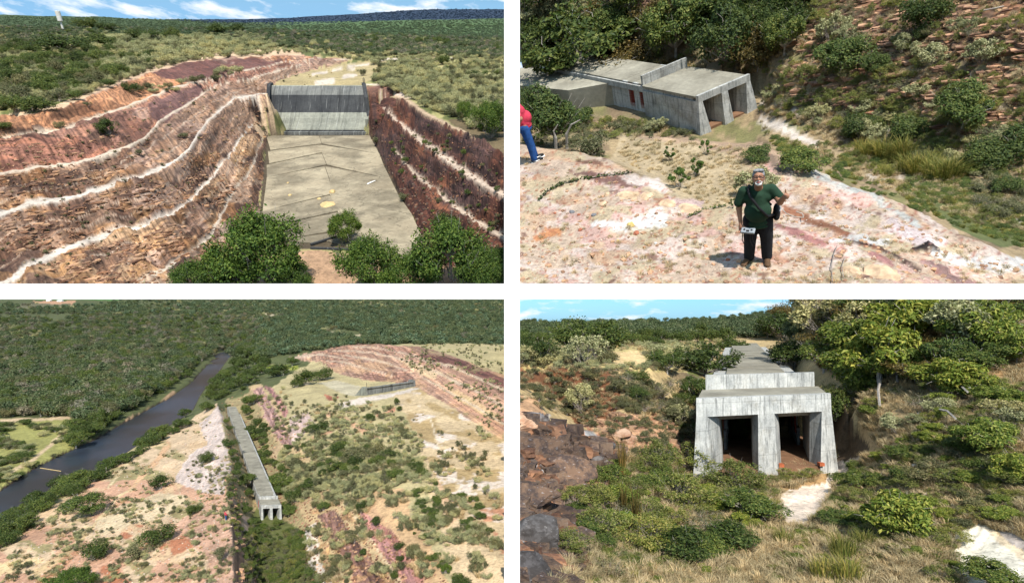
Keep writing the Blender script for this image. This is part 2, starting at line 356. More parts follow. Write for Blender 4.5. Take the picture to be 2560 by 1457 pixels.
class MB:
    def __init__(s): s.v = []; s.f = []
    def add(s, vs, fs): n = len(s.v); s.v += [tuple(v) for v in vs]; s.f += [tuple(i + n for i in f) for f in fs]; return s
    def hexa(s, c): return s.add(c, [(0, 3, 2, 1), (4, 5, 6, 7), (0, 1, 5, 4), (1, 2, 6, 5), (2, 3, 7, 6), (3, 0, 4, 7)])
    def box(s, x0, x1, y0, y1, z0, z1): return s.hexa([(x0, y0, z0), (x1, y0, z0), (x1, y1, z0), (x0, y1, z0), (x0, y0, z1), (x1, y0, z1), (x1, y1, z1), (x0, y1, z1)])
    def prism(s, bot, top):
        n = len(bot); return s.add(list(bot) + list(top), [tuple(range(n))[::-1], tuple(range(n, 2 * n))] + [(i, (i + 1) % n, n + (i + 1) % n, n + i) for i in range(n)])
    def tube(s, pts, rad, n=5):
        pts = [Vector(p) for p in pts]; vs = []
        for i, p in enumerate(pts):
            d = (pts[min(i + 1, len(pts) - 1)] - pts[max(i - 1, 0)]); d = d.normalized() if d.length > 1e-9 else Vector((0, 0, 1))
            a = d.cross(Vector((0.3, 0.2, 0.93))); a = a.normalized() if a.length > 1e-6 else Vector((1, 0, 0)); b = d.cross(a)
            r = rad[i] if hasattr(rad, '__len__') else rad
            vs += [p + (a * math.cos(2 * math.pi * k / n) + b * math.sin(2 * math.pi * k / n)) * r for k in range(n)]
        fs = [(i * n + k, i * n + (k + 1) % n, (i + 1) * n + (k + 1) % n, (i + 1) * n + k) for i in range(len(pts) - 1) for k in range(n)]
        fs += [tuple(range(n))[::-1], tuple(range(len(vs) - n, len(vs)))]
        return s.add(vs, fs)
    def xf(s, fn): s.v = [tuple(fn(v)) for v in s.v]; return s
    def build(s, name, m, parent=None, mw=None, smooth=False, bevel=0):
        me = mesh(name, s.v, s.f, [m], smooth=smooth)
        if bevel:
            bm = bmesh.new(); bm.from_mesh(me); bmesh.ops.recalc_face_normals(bm, faces=bm.faces)
            bmesh.ops.bevel(bm, geom=list(bm.edges), offset=bevel, segments=2, affect='EDGES', profile=0.5); bm.to_mesh(me); bm.free()
        return link(name, me, parent, mw=mw)

# ------------------------------------------------------------------ plant prototypes (unit radius)
def crown(seed, n, leaf, clumps=14, h=1.4, base=0.25, flat=1.0, spray=0.0, cr=(0.25, 0.45), aspect=1.6, droop=0):
    r = np.random.RandomState(seed)
    c = []
    while len(c) < clumps:
        p = r.uniform(-1, 1, 3)
        q = np.linalg.norm(p)
        if q > 1 or q < 0.25: continue
        p = p / q * q**0.45 * 0.78 * (r.uniform(.7, 1.28) if r.rand() < .5 else 1); z = (p[2] * 0.5 + 0.5); sh = 0.55 + 0.45 * math.sin(math.pi * min(1, 0.25 + z * 0.8))
        c.append((p[0] * sh, p[1] * sh, base + z * (h - base) * 0.85))
    c = np.array(c) * np.array([r.uniform(.85, 1.2), r.uniform(.8, 1.05), 1]); rad = r.uniform(cr[0], cr[1], clumps) * np.where(r.rand(clumps) < .25, .6, 1.0)
    k = r.randint(0, clumps, n); d = r.normal(size=(n, 3)); d /= np.linalg.norm(d, axis=1)[:, None]; d[:, 2] = np.where(r.rand(n) < 0.55, np.abs(d[:, 2]), d[:, 2])
    rr = rad[k] * r.uniform(0.45, 1.0, n)**0.5 * (1 + r.exponential(0.09, n))
    p = c[k] + d * rr[:, None] * np.array([1, 1, flat])
    if spray:                                     # shoots that stick out beyond the clumps
        m = r.rand(n) < spray; sd = c[k] - np.array([0, 0, base]); sd /= np.linalg.norm(sd, axis=1)[:, None] + 1e-6
        sid = r.randint(0, 40, n); sv = r.normal(size=(40, 3)) * 0.45; sdir = sd + sv[sid]; sdir[:, 2] = np.abs(sdir[:, 2]) + 0.25; sdir /= np.linalg.norm(sdir, axis=1)[:, None]
        q = c[k] + sdir * (rad[k] * (0.5 + r.rand(n)))[:, None] + r.normal(size=(n, 3)) * 0.02
        p = np.where(m[:, None], q, p)
    nr = d + r.normal(size=(n, 3)) * 0.5; nr[:, 2] += 0.45; nr /= np.linalg.norm(nr, axis=1)[:, None]
    a = np.cross(nr, r.normal(size=(n, 3))); a /= np.linalg.norm(a, axis=1)[:, None]; b = np.cross(nr, a)
    s = leaf * r.uniform(0.6, 1.35, n)[:, None]
    v = np.stack([p - a * s * aspect * .5, p + b * s * .42 + nr * s * 0.12, p + a * s * aspect * .5 - np.array([0, 0, droop]) * s, p - b * s * .42 + nr * s * 0.12], 1).reshape(-1, 3)
    v[:, 2] = np.maximum(v[:, 2], 0.01)
    f = np.arange(4 * n).reshape(-1, 4).tolist()
    return v, f, c
def limbs(seed, c, thick=0.03, trunk=0.0, n=4, wild=0.1, upto=99):
    r = random.Random(seed); mb = MB(); fork = Vector((r.uniform(-.05, .05), r.uniform(-.05, .05), trunk))
    if trunk > 0: mb.tube([(0, 0, -0.08), (r.uniform(-.03, .03), r.uniform(-.03, .03), trunk * .5), fork], [thick * 1.5, thick * 1.15, thick], 6)
    for p in c[:upto]:
        p = Vector(p); a = fork * 1.0 if trunk > 0 else Vector((0, 0, -0.05)); j = lambda k: Vector([r.uniform(-k, k) for _ in range(3)])
        mb.tube([a, a.lerp(p, .4) + j(wild) * .6 - Vector((0, 0, .03)), a.lerp(p, .75) + j(wild), p + (p - a) * r.choice((.1, .2, .45))], [thick * .7, thick * .45, thick * .28, thick * .1], n)
        for _ in range(2):
            q = p + j(0.35); mb.tube([a.lerp(p, .7), q.lerp(p, .4), q], [thick * .25, thick * .15, thick * .06], 3)
    return mb
def blades(seed, n, h, w, lean, spread):
    r = random.Random(seed); v = []; f = []
    for _ in range(n):
        a = r.uniform(0, 6.283); q = r.random()**.6 * spread; x = math.cos(a) * q; y = math.sin(a) * q; dx = math.cos(a) * lean * r.uniform(.2, 1.3) + r.uniform(-.15, .15); dy = math.sin(a) * lean * r.uniform(.2, 1.3) + r.uniform(-.15, .15)
        hh = h * r.uniform(.5, 1.15); b = a + r.uniform(-1, 1) + 1.57; ux = math.cos(b) * w; uy = math.sin(b) * w; k = len(v)
        v += [(x - ux, y - uy, 0), (x + ux, y + uy, 0), (x + dx * .35 + ux * .7, y + dy * .35 + uy * .7, hh * .6), (x + dx * .35 - ux * .7, y + dy * .35 - uy * .7, hh * .6), (x + dx, y + dy, hh * (1 - .3 * lean))]
        f += [(k, k + 1, k + 2, k + 3), (k + 3, k + 2, k + 4)]
    return v, f
PR = {}                                          # kind -> list of (crown mesh, stem mesh, joined mesh)
def proto(kind, leafm, nvar, seed, stem='stem', cname='crown', barkm='bark', **kw):
    th = kw.pop('thick', 0.03); tr = kw.pop('trunk', 0.0); up = kw.pop('upto', 99); wild = kw.pop('wild', .1)
    PR[kind] = []
    for i in range(nvar):
        v, f, c = crown(seed + i, **kw); lb = limbs(seed + i, c, th, tr, wild=wild, upto=up)
        a = mesh(cname, v, f, [M[leafm]]); b = mesh(stem, lb.v, lb.f, [M[barkm]])
        n = len(v); jv = list(map(tuple, v)) + lb.v; jf = f + [tuple(i + n for i in q) for q in lb.f]
        j = mesh(kind, jv, jf, [M[leafm], M[barkm]], [0] * len(f) + [1] * len(lb.f))
        PR[kind].append((a, b, j))
def gproto(kind, leafm, nvar, seed, **kw):
    PR[kind] = []
    for i in range(nvar):
        v, f = blades(seed + i, **kw); j = mesh(kind, v, f, [M[leafm]]); PR[kind].append((j, None, j))
proto('dark', 'leaf_dark', 3, 10, n=4200, leaf=0.06, clumps=16, h=1.25, spray=.12)
proto('mid', 'leaf_mid', 3, 20, n=4000, leaf=0.06, clumps=15, h=1.25, spray=.15)
proto('pale', 'leaf_pale', 3, 30, n=2600, leaf=0.06, clumps=12, h=1.05, spray=.3, barkm='twig')
proto('olive', 'leaf_olive', 3, 40, n=2600, leaf=0.06, clumps=13, h=1.1, spray=.25, barkm='twig')
proto('big', 'leaf_bright', 3, 50, n=19000, leaf=0.033, clumps=34, h=1.45, spray=.3, cr=(.16, .32), thick=0.022)
proto('broad', 'leaf_yellow', 3, 60, n=7500, leaf=0.058, clumps=26, h=1.5, base=.35, cr=(.16, .3), thick=.035, trunk=.35, aspect=1.9, droop=.5, stem='trunk')
proto('green', 'leaf_mid', 3, 65, n=9000, leaf=0.044, clumps=26, h=1.5, base=.35, cr=(.18, .32), thick=.035, trunk=.3, stem='trunk')
proto('acacia', 'leaf_dark', 3, 70, n=8000, leaf=0.05, clumps=30, h=1.15, base=.2, flat=.4, spray=.25, cr=(.2, .4), thick=.03, trunk=.15, stem='trunk')
proto('rust', 'leaf_rust', 2, 75, n=6000, leaf=0.05, clumps=26, h=1.1, base=.2, flat=.4, spray=.25, cr=(.2, .4), thick=.03, trunk=.1, stem='trunk')
proto('twiggy', 'leaf_olive', 2, 80, n=900, leaf=0.055, clumps=34, h=1.3, spray=.4, cr=(.2, .35), barkm='twig', thick=.02, wild=.16)
proto('shoots', 'leaf_pale', 3, 90, n=4200, leaf=0.06, clumps=26, h=1.6, spray=.75, cr=(.15, .3), barkm='twig', thick=.02)
proto('sapling', 'leaf_bright', 2, 95, n=1500, leaf=0.09, clumps=15, h=2.2, base=.3, cr=(.1, .2), thick=.03)
proto('weed', 'leaf_weed', 3, 140, n=4200, leaf=0.036, clumps=40, h=1.5, spray=.75, cr=(.12, .3), barkm='twig', thick=.014, aspect=2.3)
proto('greycan', 'leaf_grey', 2, 145, n=700, leaf=0.11, clumps=9, h=1.2, cr=(.3, .5), upto=6, barkm='twig')
proto('canopy', 'leaf_wood', 4, 100, n=850, leaf=0.12, clumps=9, h=1.3, cr=(.35, .55), upto=2)
proto('farcan', 'leaf_far', 2, 110, n=160, leaf=0.30, clumps=7, h=1.2, cr=(.4, .6), upto=1)
proto('bluecan', 'leaf_blue', 2, 115, n=120, leaf=0.34, clumps=6, h=1.0, cr=(.4, .6), upto=1)
def pproto(kind, m, nvar, seed):
    PR[kind] = []
    for i in range(nvar):
        bm = bmesh.new(); bmesh.ops.create_icosphere(bm, subdivisions=2, radius=1); rr = random.Random(seed + i); ph = [rr.uniform(0, 9) for _ in range(4)]
        for v in bm.verts: k = 1 + .7 * float(fbm(v.co.x * 1.4 + ph[0], v.co.y * 1.4 + v.co.z + ph[1], 5)); v.co = Vector((v.co.x * k, v.co.y * k * .8, v.co.z * k * .6 + .2))
        me = bpy.data.meshes.new(kind); bm.to_mesh(me); bm.free(); me.materials.append(m); PR[kind].append((me, None, me))
def bproto(kind, m, nvar, seed, sx, sy, sz):
    PR[kind] = []
    for i in range(nvar):
        rr = random.Random(seed + i); bm = bmesh.new(); bmesh.ops.create_cube(bm, size=2); bmesh.ops.subdivide_edges(bm, edges=list(bm.edges), cuts=2, use_grid_fill=True)
        ph = [rr.uniform(0, 9) for _ in range(3)]; sk_ = [rr.uniform(-.35, .35) for _ in range(4)]
        for v in bm.verts:
            k = .30 * float(fbm(v.co.x * .8 + ph[0], v.co.y * .8 + v.co.z * 1.7 + ph[1], 9)) * 2; x, y, z = v.co
            v.co = Vector(((x + y * sk_[0] + z * sk_[1] + k) * sx, (y + x * sk_[2] + k) * sy, (z + x * sk_[3] * .5 + k) * sz))
        me = bpy.data.meshes.new(kind); bm.to_mesh(me); bm.free(); me.materials.append(m); PR[kind].append((me, None, me))
def rock_mat(name, a, b_, c, sc):
    m, t, b = mat(name); co = t.nodes.new('ShaderNodeTexCoord').outputs['Object']; n = noise(t, co, sc, 6, .7); n2 = noise(t, co, sc * 3, 5, .7, (1, 1, 4)); o = t.nodes.new('ShaderNodeObjectInfo')
    x = mixn(t, a, b_, ramp(t, n, [(.42, 0), (.55, 1)])); x = mixn(t, x, c, ramp(t, n2, [(.60, 0), (.70, .8)])); x = mixn(t, x, ramp(t, o.outputs['Random'], [(0, (.55, .5, .5, 1)), (.5, (1, 1, 1, 1)), (1, (1.5, 1.4, 1.3, 1))]), .9, 'MULTIPLY'); t.links.new(x, b.inputs['Base Color']); bump(t, b, n2, .8, .1); return m
M['blk_b'] = rock_mat('brown_block_rock', C(120, 88, 72), C(160, 118, 90), C(204, 176, 150), 1.2); M['blk_p'] = rock_mat('pink_block_rock', C(176, 136, 112), C(206, 166, 130), C(226, 206, 186), 1.2); M['blk_d'] = rock_mat('dark_block_rock', (.05, .036, .032, 1), (.12, .08, .055, 1), (.30, .29, .30, 1), 1.4)
bproto('block_b', M['blk_b'], 4, 160, .8, .6, .4); bproto('block_p', M['blk_p'], 4, 170, .8, .6, .4); bproto('block_d', M['blk_d'], 4, 180, .8, .7, .5); bproto('ledge', M['blk_p'], 4, 190, 1.15, .4, .2); bproto('ledge_b', M['blk_b'], 3, 195, 1.3, .35, .16)
pproto('pebble', leaf_mat('mixed_pebbles', (.10, .055, .04, 1), (.24, .13, .09, 1), (.40, .33, .27, 1), 0), 4, 150)
gproto('tuft', 'straw', 4, 120, n=90, h=.9, w=.022, lean=.7, spread=.45)
gproto('reed', 'reed', 3, 130, n=260, h=1.7, w=.016, lean=.6, spread=.5)

SEEN = {}
def clipmesh(P, me, W):
    """cut a plant where it would grow through the gutter wall: W = matrix from mesh to panel space"""
    v = np.empty(len(me.vertices) * 3); me.vertices.foreach_get('co', v); v = v.reshape(-1, 3)
    w = v @ np.array(W.to_3x3()).T + np.array(W.translation); px, py = P.proj(w)
    x0, x1, y0, y1 = P.box
    bad = (px < x0) | (px > x1) | (py < y0) | (py > y1)
    if not bad.any(): return me
    me = me.copy(); bm = bmesh.new(); bm.from_mesh(me); bm.verts.ensure_lookup_table()
    bmesh.ops.delete(bm, geom=[bm.verts[i] for i in np.nonzero(bad)[0]], context='VERTS'); bm.to_mesh(me); bm.free()
    return me
RND = random.Random(7)
def plant(P, kind, name, px, py, w, label, cat, group=None, hk=1.0, parts=True, sink=0.03, pos=None, rz=None):
    if pos is None:
        p, none = P.hit(px, py); p = p[0]
    else: p = pos
    r = w / 2 * P.depth(p) / F; i = RND.randrange(len(PR[kind])); a, b, j = PR[kind][i]
    rz = RND.uniform(0, 6.28) if rz is None else rz
    Lc = Matrix.Translation((p[0], p[1], p[2] - sink * r)) @ Matrix.Rotation(rz, 4, 'Z') @ Matrix.Diagonal((r, r, r * hk, 1))
    x0, x1, y0, y1 = P.box; near = (px - w < x0 or px + w > x1 or py - 2.2 * w < y0 or py + w * .7 > y1)
    if b is None or not parts:
        me = clipmesh(P, j, Lc) if near else j
        if len(me.polygons) == 0: return None
        return tag(link(name, me, mw=P.M @ Lc), label, cat, group)
    o = bpy.data.objects.new(name, None); SC.collection.objects.link(o); o.empty_display_size = 0.1; o.matrix_basis = P.M @ Lc; tag(o, label, cat, group)
    for nm, me in (('crown', a), ('trunk' if 'trunk' in b.name else 'stem', b)):
        m2 = clipmesh(P, me, Lc) if near else me
        if len(m2.polygons): link(nm, m2, o)
    return o
def scatter_px(P, poly, n, seed, wfn, space=0.5, avoid=()):
    r = random.Random(seed); xs = [q[0] for q in poly]; ys = [q[1] for q in poly]; out = []; grid = {}
    tries = 0
    while len(out) < n and tries < n * 14:
        tries += 1; x = r.uniform(min(xs), max(xs)); y = r.uniform(min(ys), max(ys))
        if not inpoly(np.array([x]), np.array([y]), poly)[0]: continue
        if any(inpoly(np.array([x]), np.array([y]), a)[0] for a in avoid): continue
        w = wfn(x, y) * r.uniform(.65, 1.4); ok = True
        cx = int(x // 40); cy = int(y // 40)
        for gx in (cx - 1, cx, cx + 1):
            for gy in (cy - 1, cy, cy + 1):
                for (a, b, c) in grid.get((gx, gy), ()):
                    if abs(a - x) < (c + w) * .5 * space and abs(b - y) < (c + w) * .25 * space: ok = False
        if ok: out.append((x, y, w)); grid.setdefault((cx, cy), []).append((x, y, w))
    return out
def scatter(P, kinds, name, poly, n, wfn, seed, label, cat, group, hk=1.0, space=.5, parts=False, avoid=()):
    pts = scatter_px(P, poly, n, seed, wfn, space, avoid); rr = random.Random(seed + 1)
    if not pts: return
    hp, none = P.hit([q[0] for q in pts], [q[1] for q in pts])
    for (x, y, w), p, nn in zip(pts, hp, none):
        if nn: continue
        k = rr.choice(kinds); plant(P, k, name, x, y, w, label, cat, group, hk * rr.uniform(.8, 1.2), parts, pos=p)
def mass(P, name, kinds, poly, n, wfn, seed, label, space=.35, avoid=(), hk=1.0, mask=None, rzr=(0, 6.28)):
    """uncountable growth: one object whose points carry instances"""
    r = np.random.RandomState(seed); xs = [q[0] for q in poly]; ys = [q[1] for q in poly]
    X = r.uniform(min(xs), max(xs), n * 4); Y = r.uniform(min(ys), max(ys), n * 4); ok = inpoly(X, Y, poly)
    for a in avoid: ok &= ~inpoly(X, Y, a)
    if mask is not None: ok &= mask(X, Y)
    X = X[ok][:n]; Y = Y[ok][:n]
    p, none = P.hit(X, Y); w = wfn(X, Y) * r.uniform(.6, 1.45, len(X)); x0, x1, y0, y1 = P.box
    good = ~none & (X - w / 2 > x0 - 16) & (X + w / 2 < x1 + 16) & (Y - w * 1.1 > y0 - 14) & (Y < y1 + (60 if y1 > 1000 else -6))
    p = p[good]; w = w[good]; rad = w / 2 * P.depth(p) / F
    me = bpy.data.meshes.new(name); me.vertices.add(len(p)); me.vertices.foreach_set('co', p.ravel())
    at = me.attributes.new('sc', 'FLOAT_VECTOR', 'POINT'); at.data.foreach_set('vector', np.stack([rad, rad, rad * hk * r.uniform(.8, 1.2, len(rad))], 1).ravel())
    rt = me.attributes.new('rz', 'FLOAT_VECTOR', 'POINT'); rv = np.zeros((len(p), 3)); rv[:, 2] = r.uniform(rzr[0], rzr[1], len(p)); rt.data.foreach_set('vector', rv.ravel())
    pk = me.attributes.new('pick', 'INT', 'POINT'); 
    col = bpy.data.collections.new(name + '_kinds'); objs = []
    for k in kinds:
        for (a, b, j) in PR[k]: objs.append(j)
    for q, j in enumerate(objs): o = bpy.data.objects.new('%03d' % q, j); col.objects.link(o)
    pk.data.foreach_set('value', r.randint(0, len(objs), len(p)).astype(np.int32))
    o = link(name, me, mw=P.M); tag(o, label, None, None, 'stuff')
    ng = bpy.data.node_groups.new(name, 'GeometryNodeTree'); ng.interface.new_socket('Geometry', in_out='INPUT', socket_type='NodeSocketGeometry'); ng.interface.new_socket('Geometry', in_out='OUTPUT', socket_type='NodeSocketGeometry')
    gi = ng.nodes.new('NodeGroupInput'); go = ng.nodes.new('NodeGroupOutput'); m2p = ng.nodes.new('GeometryNodeMeshToPoints'); ip = ng.nodes.new('GeometryNodeInstanceOnPoints'); ci = ng.nodes.new('GeometryNodeCollectionInfo')
    ci.inputs[0].default_value = col; ci.inputs[1].default_value = True; ci.inputs[2].default_value = True
    def attr(n, ty):
        a = ng.nodes.new('GeometryNodeInputNamedAttribute'); a.data_type = ty; a.inputs[0].default_value = n; return a.outputs[0]
    Lk = ng.links.new; Lk(gi.outputs[0], m2p.inputs[0]); Lk(m2p.outputs[0], ip.inputs['Points']); Lk(ci.outputs[0], ip.inputs['Instance']); ip.inputs['Pick Instance'].default_value = True
    Lk(attr('pick', 'INT'), ip.inputs['Instance Index']); Lk(attr('sc', 'FLOAT_VECTOR'), ip.inputs['Scale']); Lk(attr('rz', 'FLOAT_VECTOR'), ip.inputs['Rotation']); Lk(ip.outputs[0], go.inputs[0])
    md = o.modifiers.new('scatter', 'NODES'); md.node_group = ng
    return o

# ------------------------------------------------------------------ the white cross wall built in place of the gutters between the four landscapes
WY = 120.0; px2 = WY / F
wall = MB()
hw = 19.4 * px2; hh = 19.2 * px2; cx = -0.0 * px2; cz = (CY - 728.3) * px2; X1 = 130; Z1 = 70
wall.prism([(-X1, WY, cz - hh), (-hw, WY, cz - hh), (-hw, WY, -Z1), (hw, WY, -Z1), (hw, WY, cz - hh), (X1, WY, cz - hh), (X1, WY, cz + hh), (hw, WY, cz + hh), (hw, WY, Z1), (-hw, WY, Z1), (-hw, WY, cz + hh), (-X1, WY, cz + hh)],
           [(-X1, WY + 1.6, cz - hh), (-hw, WY + 1.6, cz - hh), (-hw, WY + 1.6, -Z1), (hw, WY + 1.6, -Z1), (hw, WY + 1.6, cz - hh), (X1, WY + 1.6, cz - hh), (X1, WY + 1.6, cz + hh), (hw, WY + 1.6, cz + hh), (hw, WY + 1.6, Z1), (-hw, WY + 1.6, Z1), (-hw, WY + 1.6, cz + hh), (-X1, WY + 1.6, cz + hh)])
wo_ = wall.build('gutter_wall', M['white'], mw=CAMW.copy())
tag(wo_, 'plain white cross-shaped wall standing in for the gutters between the four landscapes', 'wall')

# ================================================================== TOP LEFT: spillway in a terraced cut
FL = -30.0
def lz(pts, z0, z1):                              # give a line heights that run from z0 to z1
    n = len(pts) - 1; return [(p[0], p[1], z0 + (z1 - z0) * i / n) for i, p in enumerate(pts)]
def up(ln, w0, w1):
    n = len(ln) - 1; return [(p[0] + 2, p[1] - (w0 + (w1 - w0) * i / n), p[2] + 0.02) for i, p in enumerate(ln)]
P5 = lz([(300, 760), (362, 707), (475, 650), (525, 602), (575, 500), (612, 455), (640, 400), (655, 350)], -27.6, -28.8)
P4 = lz([(-120, 790), (25, 705), (112, 652), (225, 605), (350, 578), (425, 547), (475, 510), (525, 455), (562, 405), (600, 352), (628, 312)], -24.6, -25.2)
P3 = lz([(-140, 590), (0, 542), (75, 514), (175, 499), (275, 472), (350, 449), (412, 422), (475, 374), (512, 309), (550, 279), (587, 249), (640, 238), (667, 236)], -21.6, -19.0)
P2 = lz([(-140, 465), (0, 438), (100, 421), (200, 408), (300, 378), (362, 346), (400, 302), (475, 260), (525, 225), (575, 207), (630, 200), (687, 181), (755, 161), (830, 151), (875, 148)], -18.4, -17.0)
P1 = lz([(-140, 372), (0, 352), (150, 334), (225, 302), (300, 274), (370, 247), (425, 225), (500, 206), (560, 191), (620, 178), (700, 158), (780, 148), (800, 146)], -15.4, -15.4)
P0 = lz([(-140, 320), (0, 304), (87, 289), (162, 272), (225, 242), (325, 199), (380, 181), (450, 161), (575, 146), (680, 141), (760, 138)], -13.2, -14.0)
R3 = lz([(920, 238), (970, 241), (1010, 250), (1060, 285), (1130, 320), (1190, 350), (1258, 384), (1400, 460)], -18.4, -18.0)
R2 = lz([(935, 262), (955, 274), (1005, 322), (1042, 352), (1155, 432), (1258, 492), (1400, 570)], -22.5, -22.0)
R1 = lz([(940, 330), (980, 382), (1030, 437), (1105, 500), (1180, 555), (1255, 594), (1400, 680)], -27.0, -26.4)
TLL = [
    [(667, 340, FL), (660, 420, FL), (652, 490, FL), (645, 560, FL), (640, 640, FL), (600, 760, FL)],
    [(925, 338, FL), (955, 400, FL), (990, 470, FL), (1030, 540, FL), (1062, 600, FL), (1100, 760, FL)],
    [(700, 338, FL), (900, 338, FL)], [(700, 760, FL), (1000, 760, FL)], [(850, 640, FL), (800, 500, FL), (800, 400, FL)],
    P5, up(P5, 16, 6), P4, up(P4, 22, 9), P3, up(P3, 20, 6), P2, up(P2, 12, 3), P1, up(P1, 16, 4), P0,
    R3, R2, [(p[0] + 14, p[1] - 4, p[2]) for p in R2[1:]], R1, [(p[0] + 12, p[1] - 5, p[2]) for p in R1[1:]],
    lz([(690, 206), (740, 187), (800, 170), (880, 158), (960, 152)], -19.4, -19.4), [('L', -84.5 + 12, 184.4, -19.6), ('L', -42, 184.4, -19.6)], [('L', -73, 182.6, -31), ('L', -44, 182.6, -31)], [('L', -69.5, 170, -31), ('L', -41.5, 170, -31)], [(850, 190, -19.4), (950, 180, -19.2)],
    [(0, 250, -12.6), (120, 230, -12.8), (300, 170, -13.2)], [(-140, 200, -12.0), (0, 200, -12.2), (200, 150, -12.6), (420, 120, -13.4), (600, 110, -13.6)],
    [(-140, 120, -10.5), (0, 120, -10.8), (300, 95, -11.5), (500, 90, -12.5)], [(-140, 72, 0, 480), (0, 74, 0, 480), (300, 76, 0, 500), (600, 84, 0, 560), (700, 86, 0, 560)],
    [(-140, 55, 0, 900), (0, 56, 0, 900), (300, 62, 0, 900), (560, 66, 0, 1000), (700, 68, 0, 1000)],
    [(-140, 38, 0, 1500), (0, 38, 0, 1500), (160, 40, 0, 1500), (300, 45, 0, 1500), (420, 50, 0, 1500), (520, 56, 0, 1500)],
    [(-140, 50, 0, 3000), (400, 49, 0, 3500), (560, 50, 0, 3500), (640, 52, 0, 3500), (700, 50, 0, 3500), (800, 46, 0, 3500), (900, 38, 0, 3500), (960, 32, 0, 3500), (1010, 27, 0, 3500), (1050, 24, 0, 3500), (1258, 23, 0, 3500), (1400, 23, 0, 3500)],
    [(600, 66, 0, 1700), (700, 68, 0, 1700), (760, 66, 0, 1700), (900, 57, 0, 1600), (1060, 50, 0, 1500), (1258, 47, 0, 1500), (1400, 46, 0, 1500)],
    [(760, 74, 0, 1850), (900, 66, 0, 1800), (1060, 60, 0, 1750), (1258, 57, 0, 1750), (1400, 56, 0, 1750)],
    [(700, 84, 0, 640), (900, 90, 0, 600), (1100, 98, 0, 520), (1258, 104, 0, 480), (1400, 106, 0, 480)],
    [(1010, 215, -18.9), (1100, 225, -18.5), (1258, 250, -18.0), (1400, 260, -18)], [(1258, 310, -17.8), (1400, 340, -17.6)], [(1000, 180, -19), (1100, 160, -18.6), (1258, 170, -18), (1400, 170, -18)],
    [(900, 140, -17.8), (1000, 125, -17.5), (1258, 135, -16.8), (1400, 135, -16.8)], [(700, 125, -15.6), (800, 118, -16), (900, 115, -17)],
]
c_path = C(222, 204, 182); c_pathw = C(232, 220, 206); c_tan = C(214, 186, 150); c_rock = C(172, 140, 118); c_rockd = C(116, 88, 74); c_red = C(168, 124, 106); c_or = C(194, 158, 124); c_sand = C(228, 196, 160)
c_grass = C(176, 168, 112); c_green = C(112, 116, 66); c_dry = C(190, 172, 120); c_dark = C(74, 52, 44); c_pink = C(208, 168, 146); c_orange = C(206, 150, 112)
def band(a, b): return [(p[0], p[1]) for p in a] + [(p[0], p[1]) for p in b][::-1]
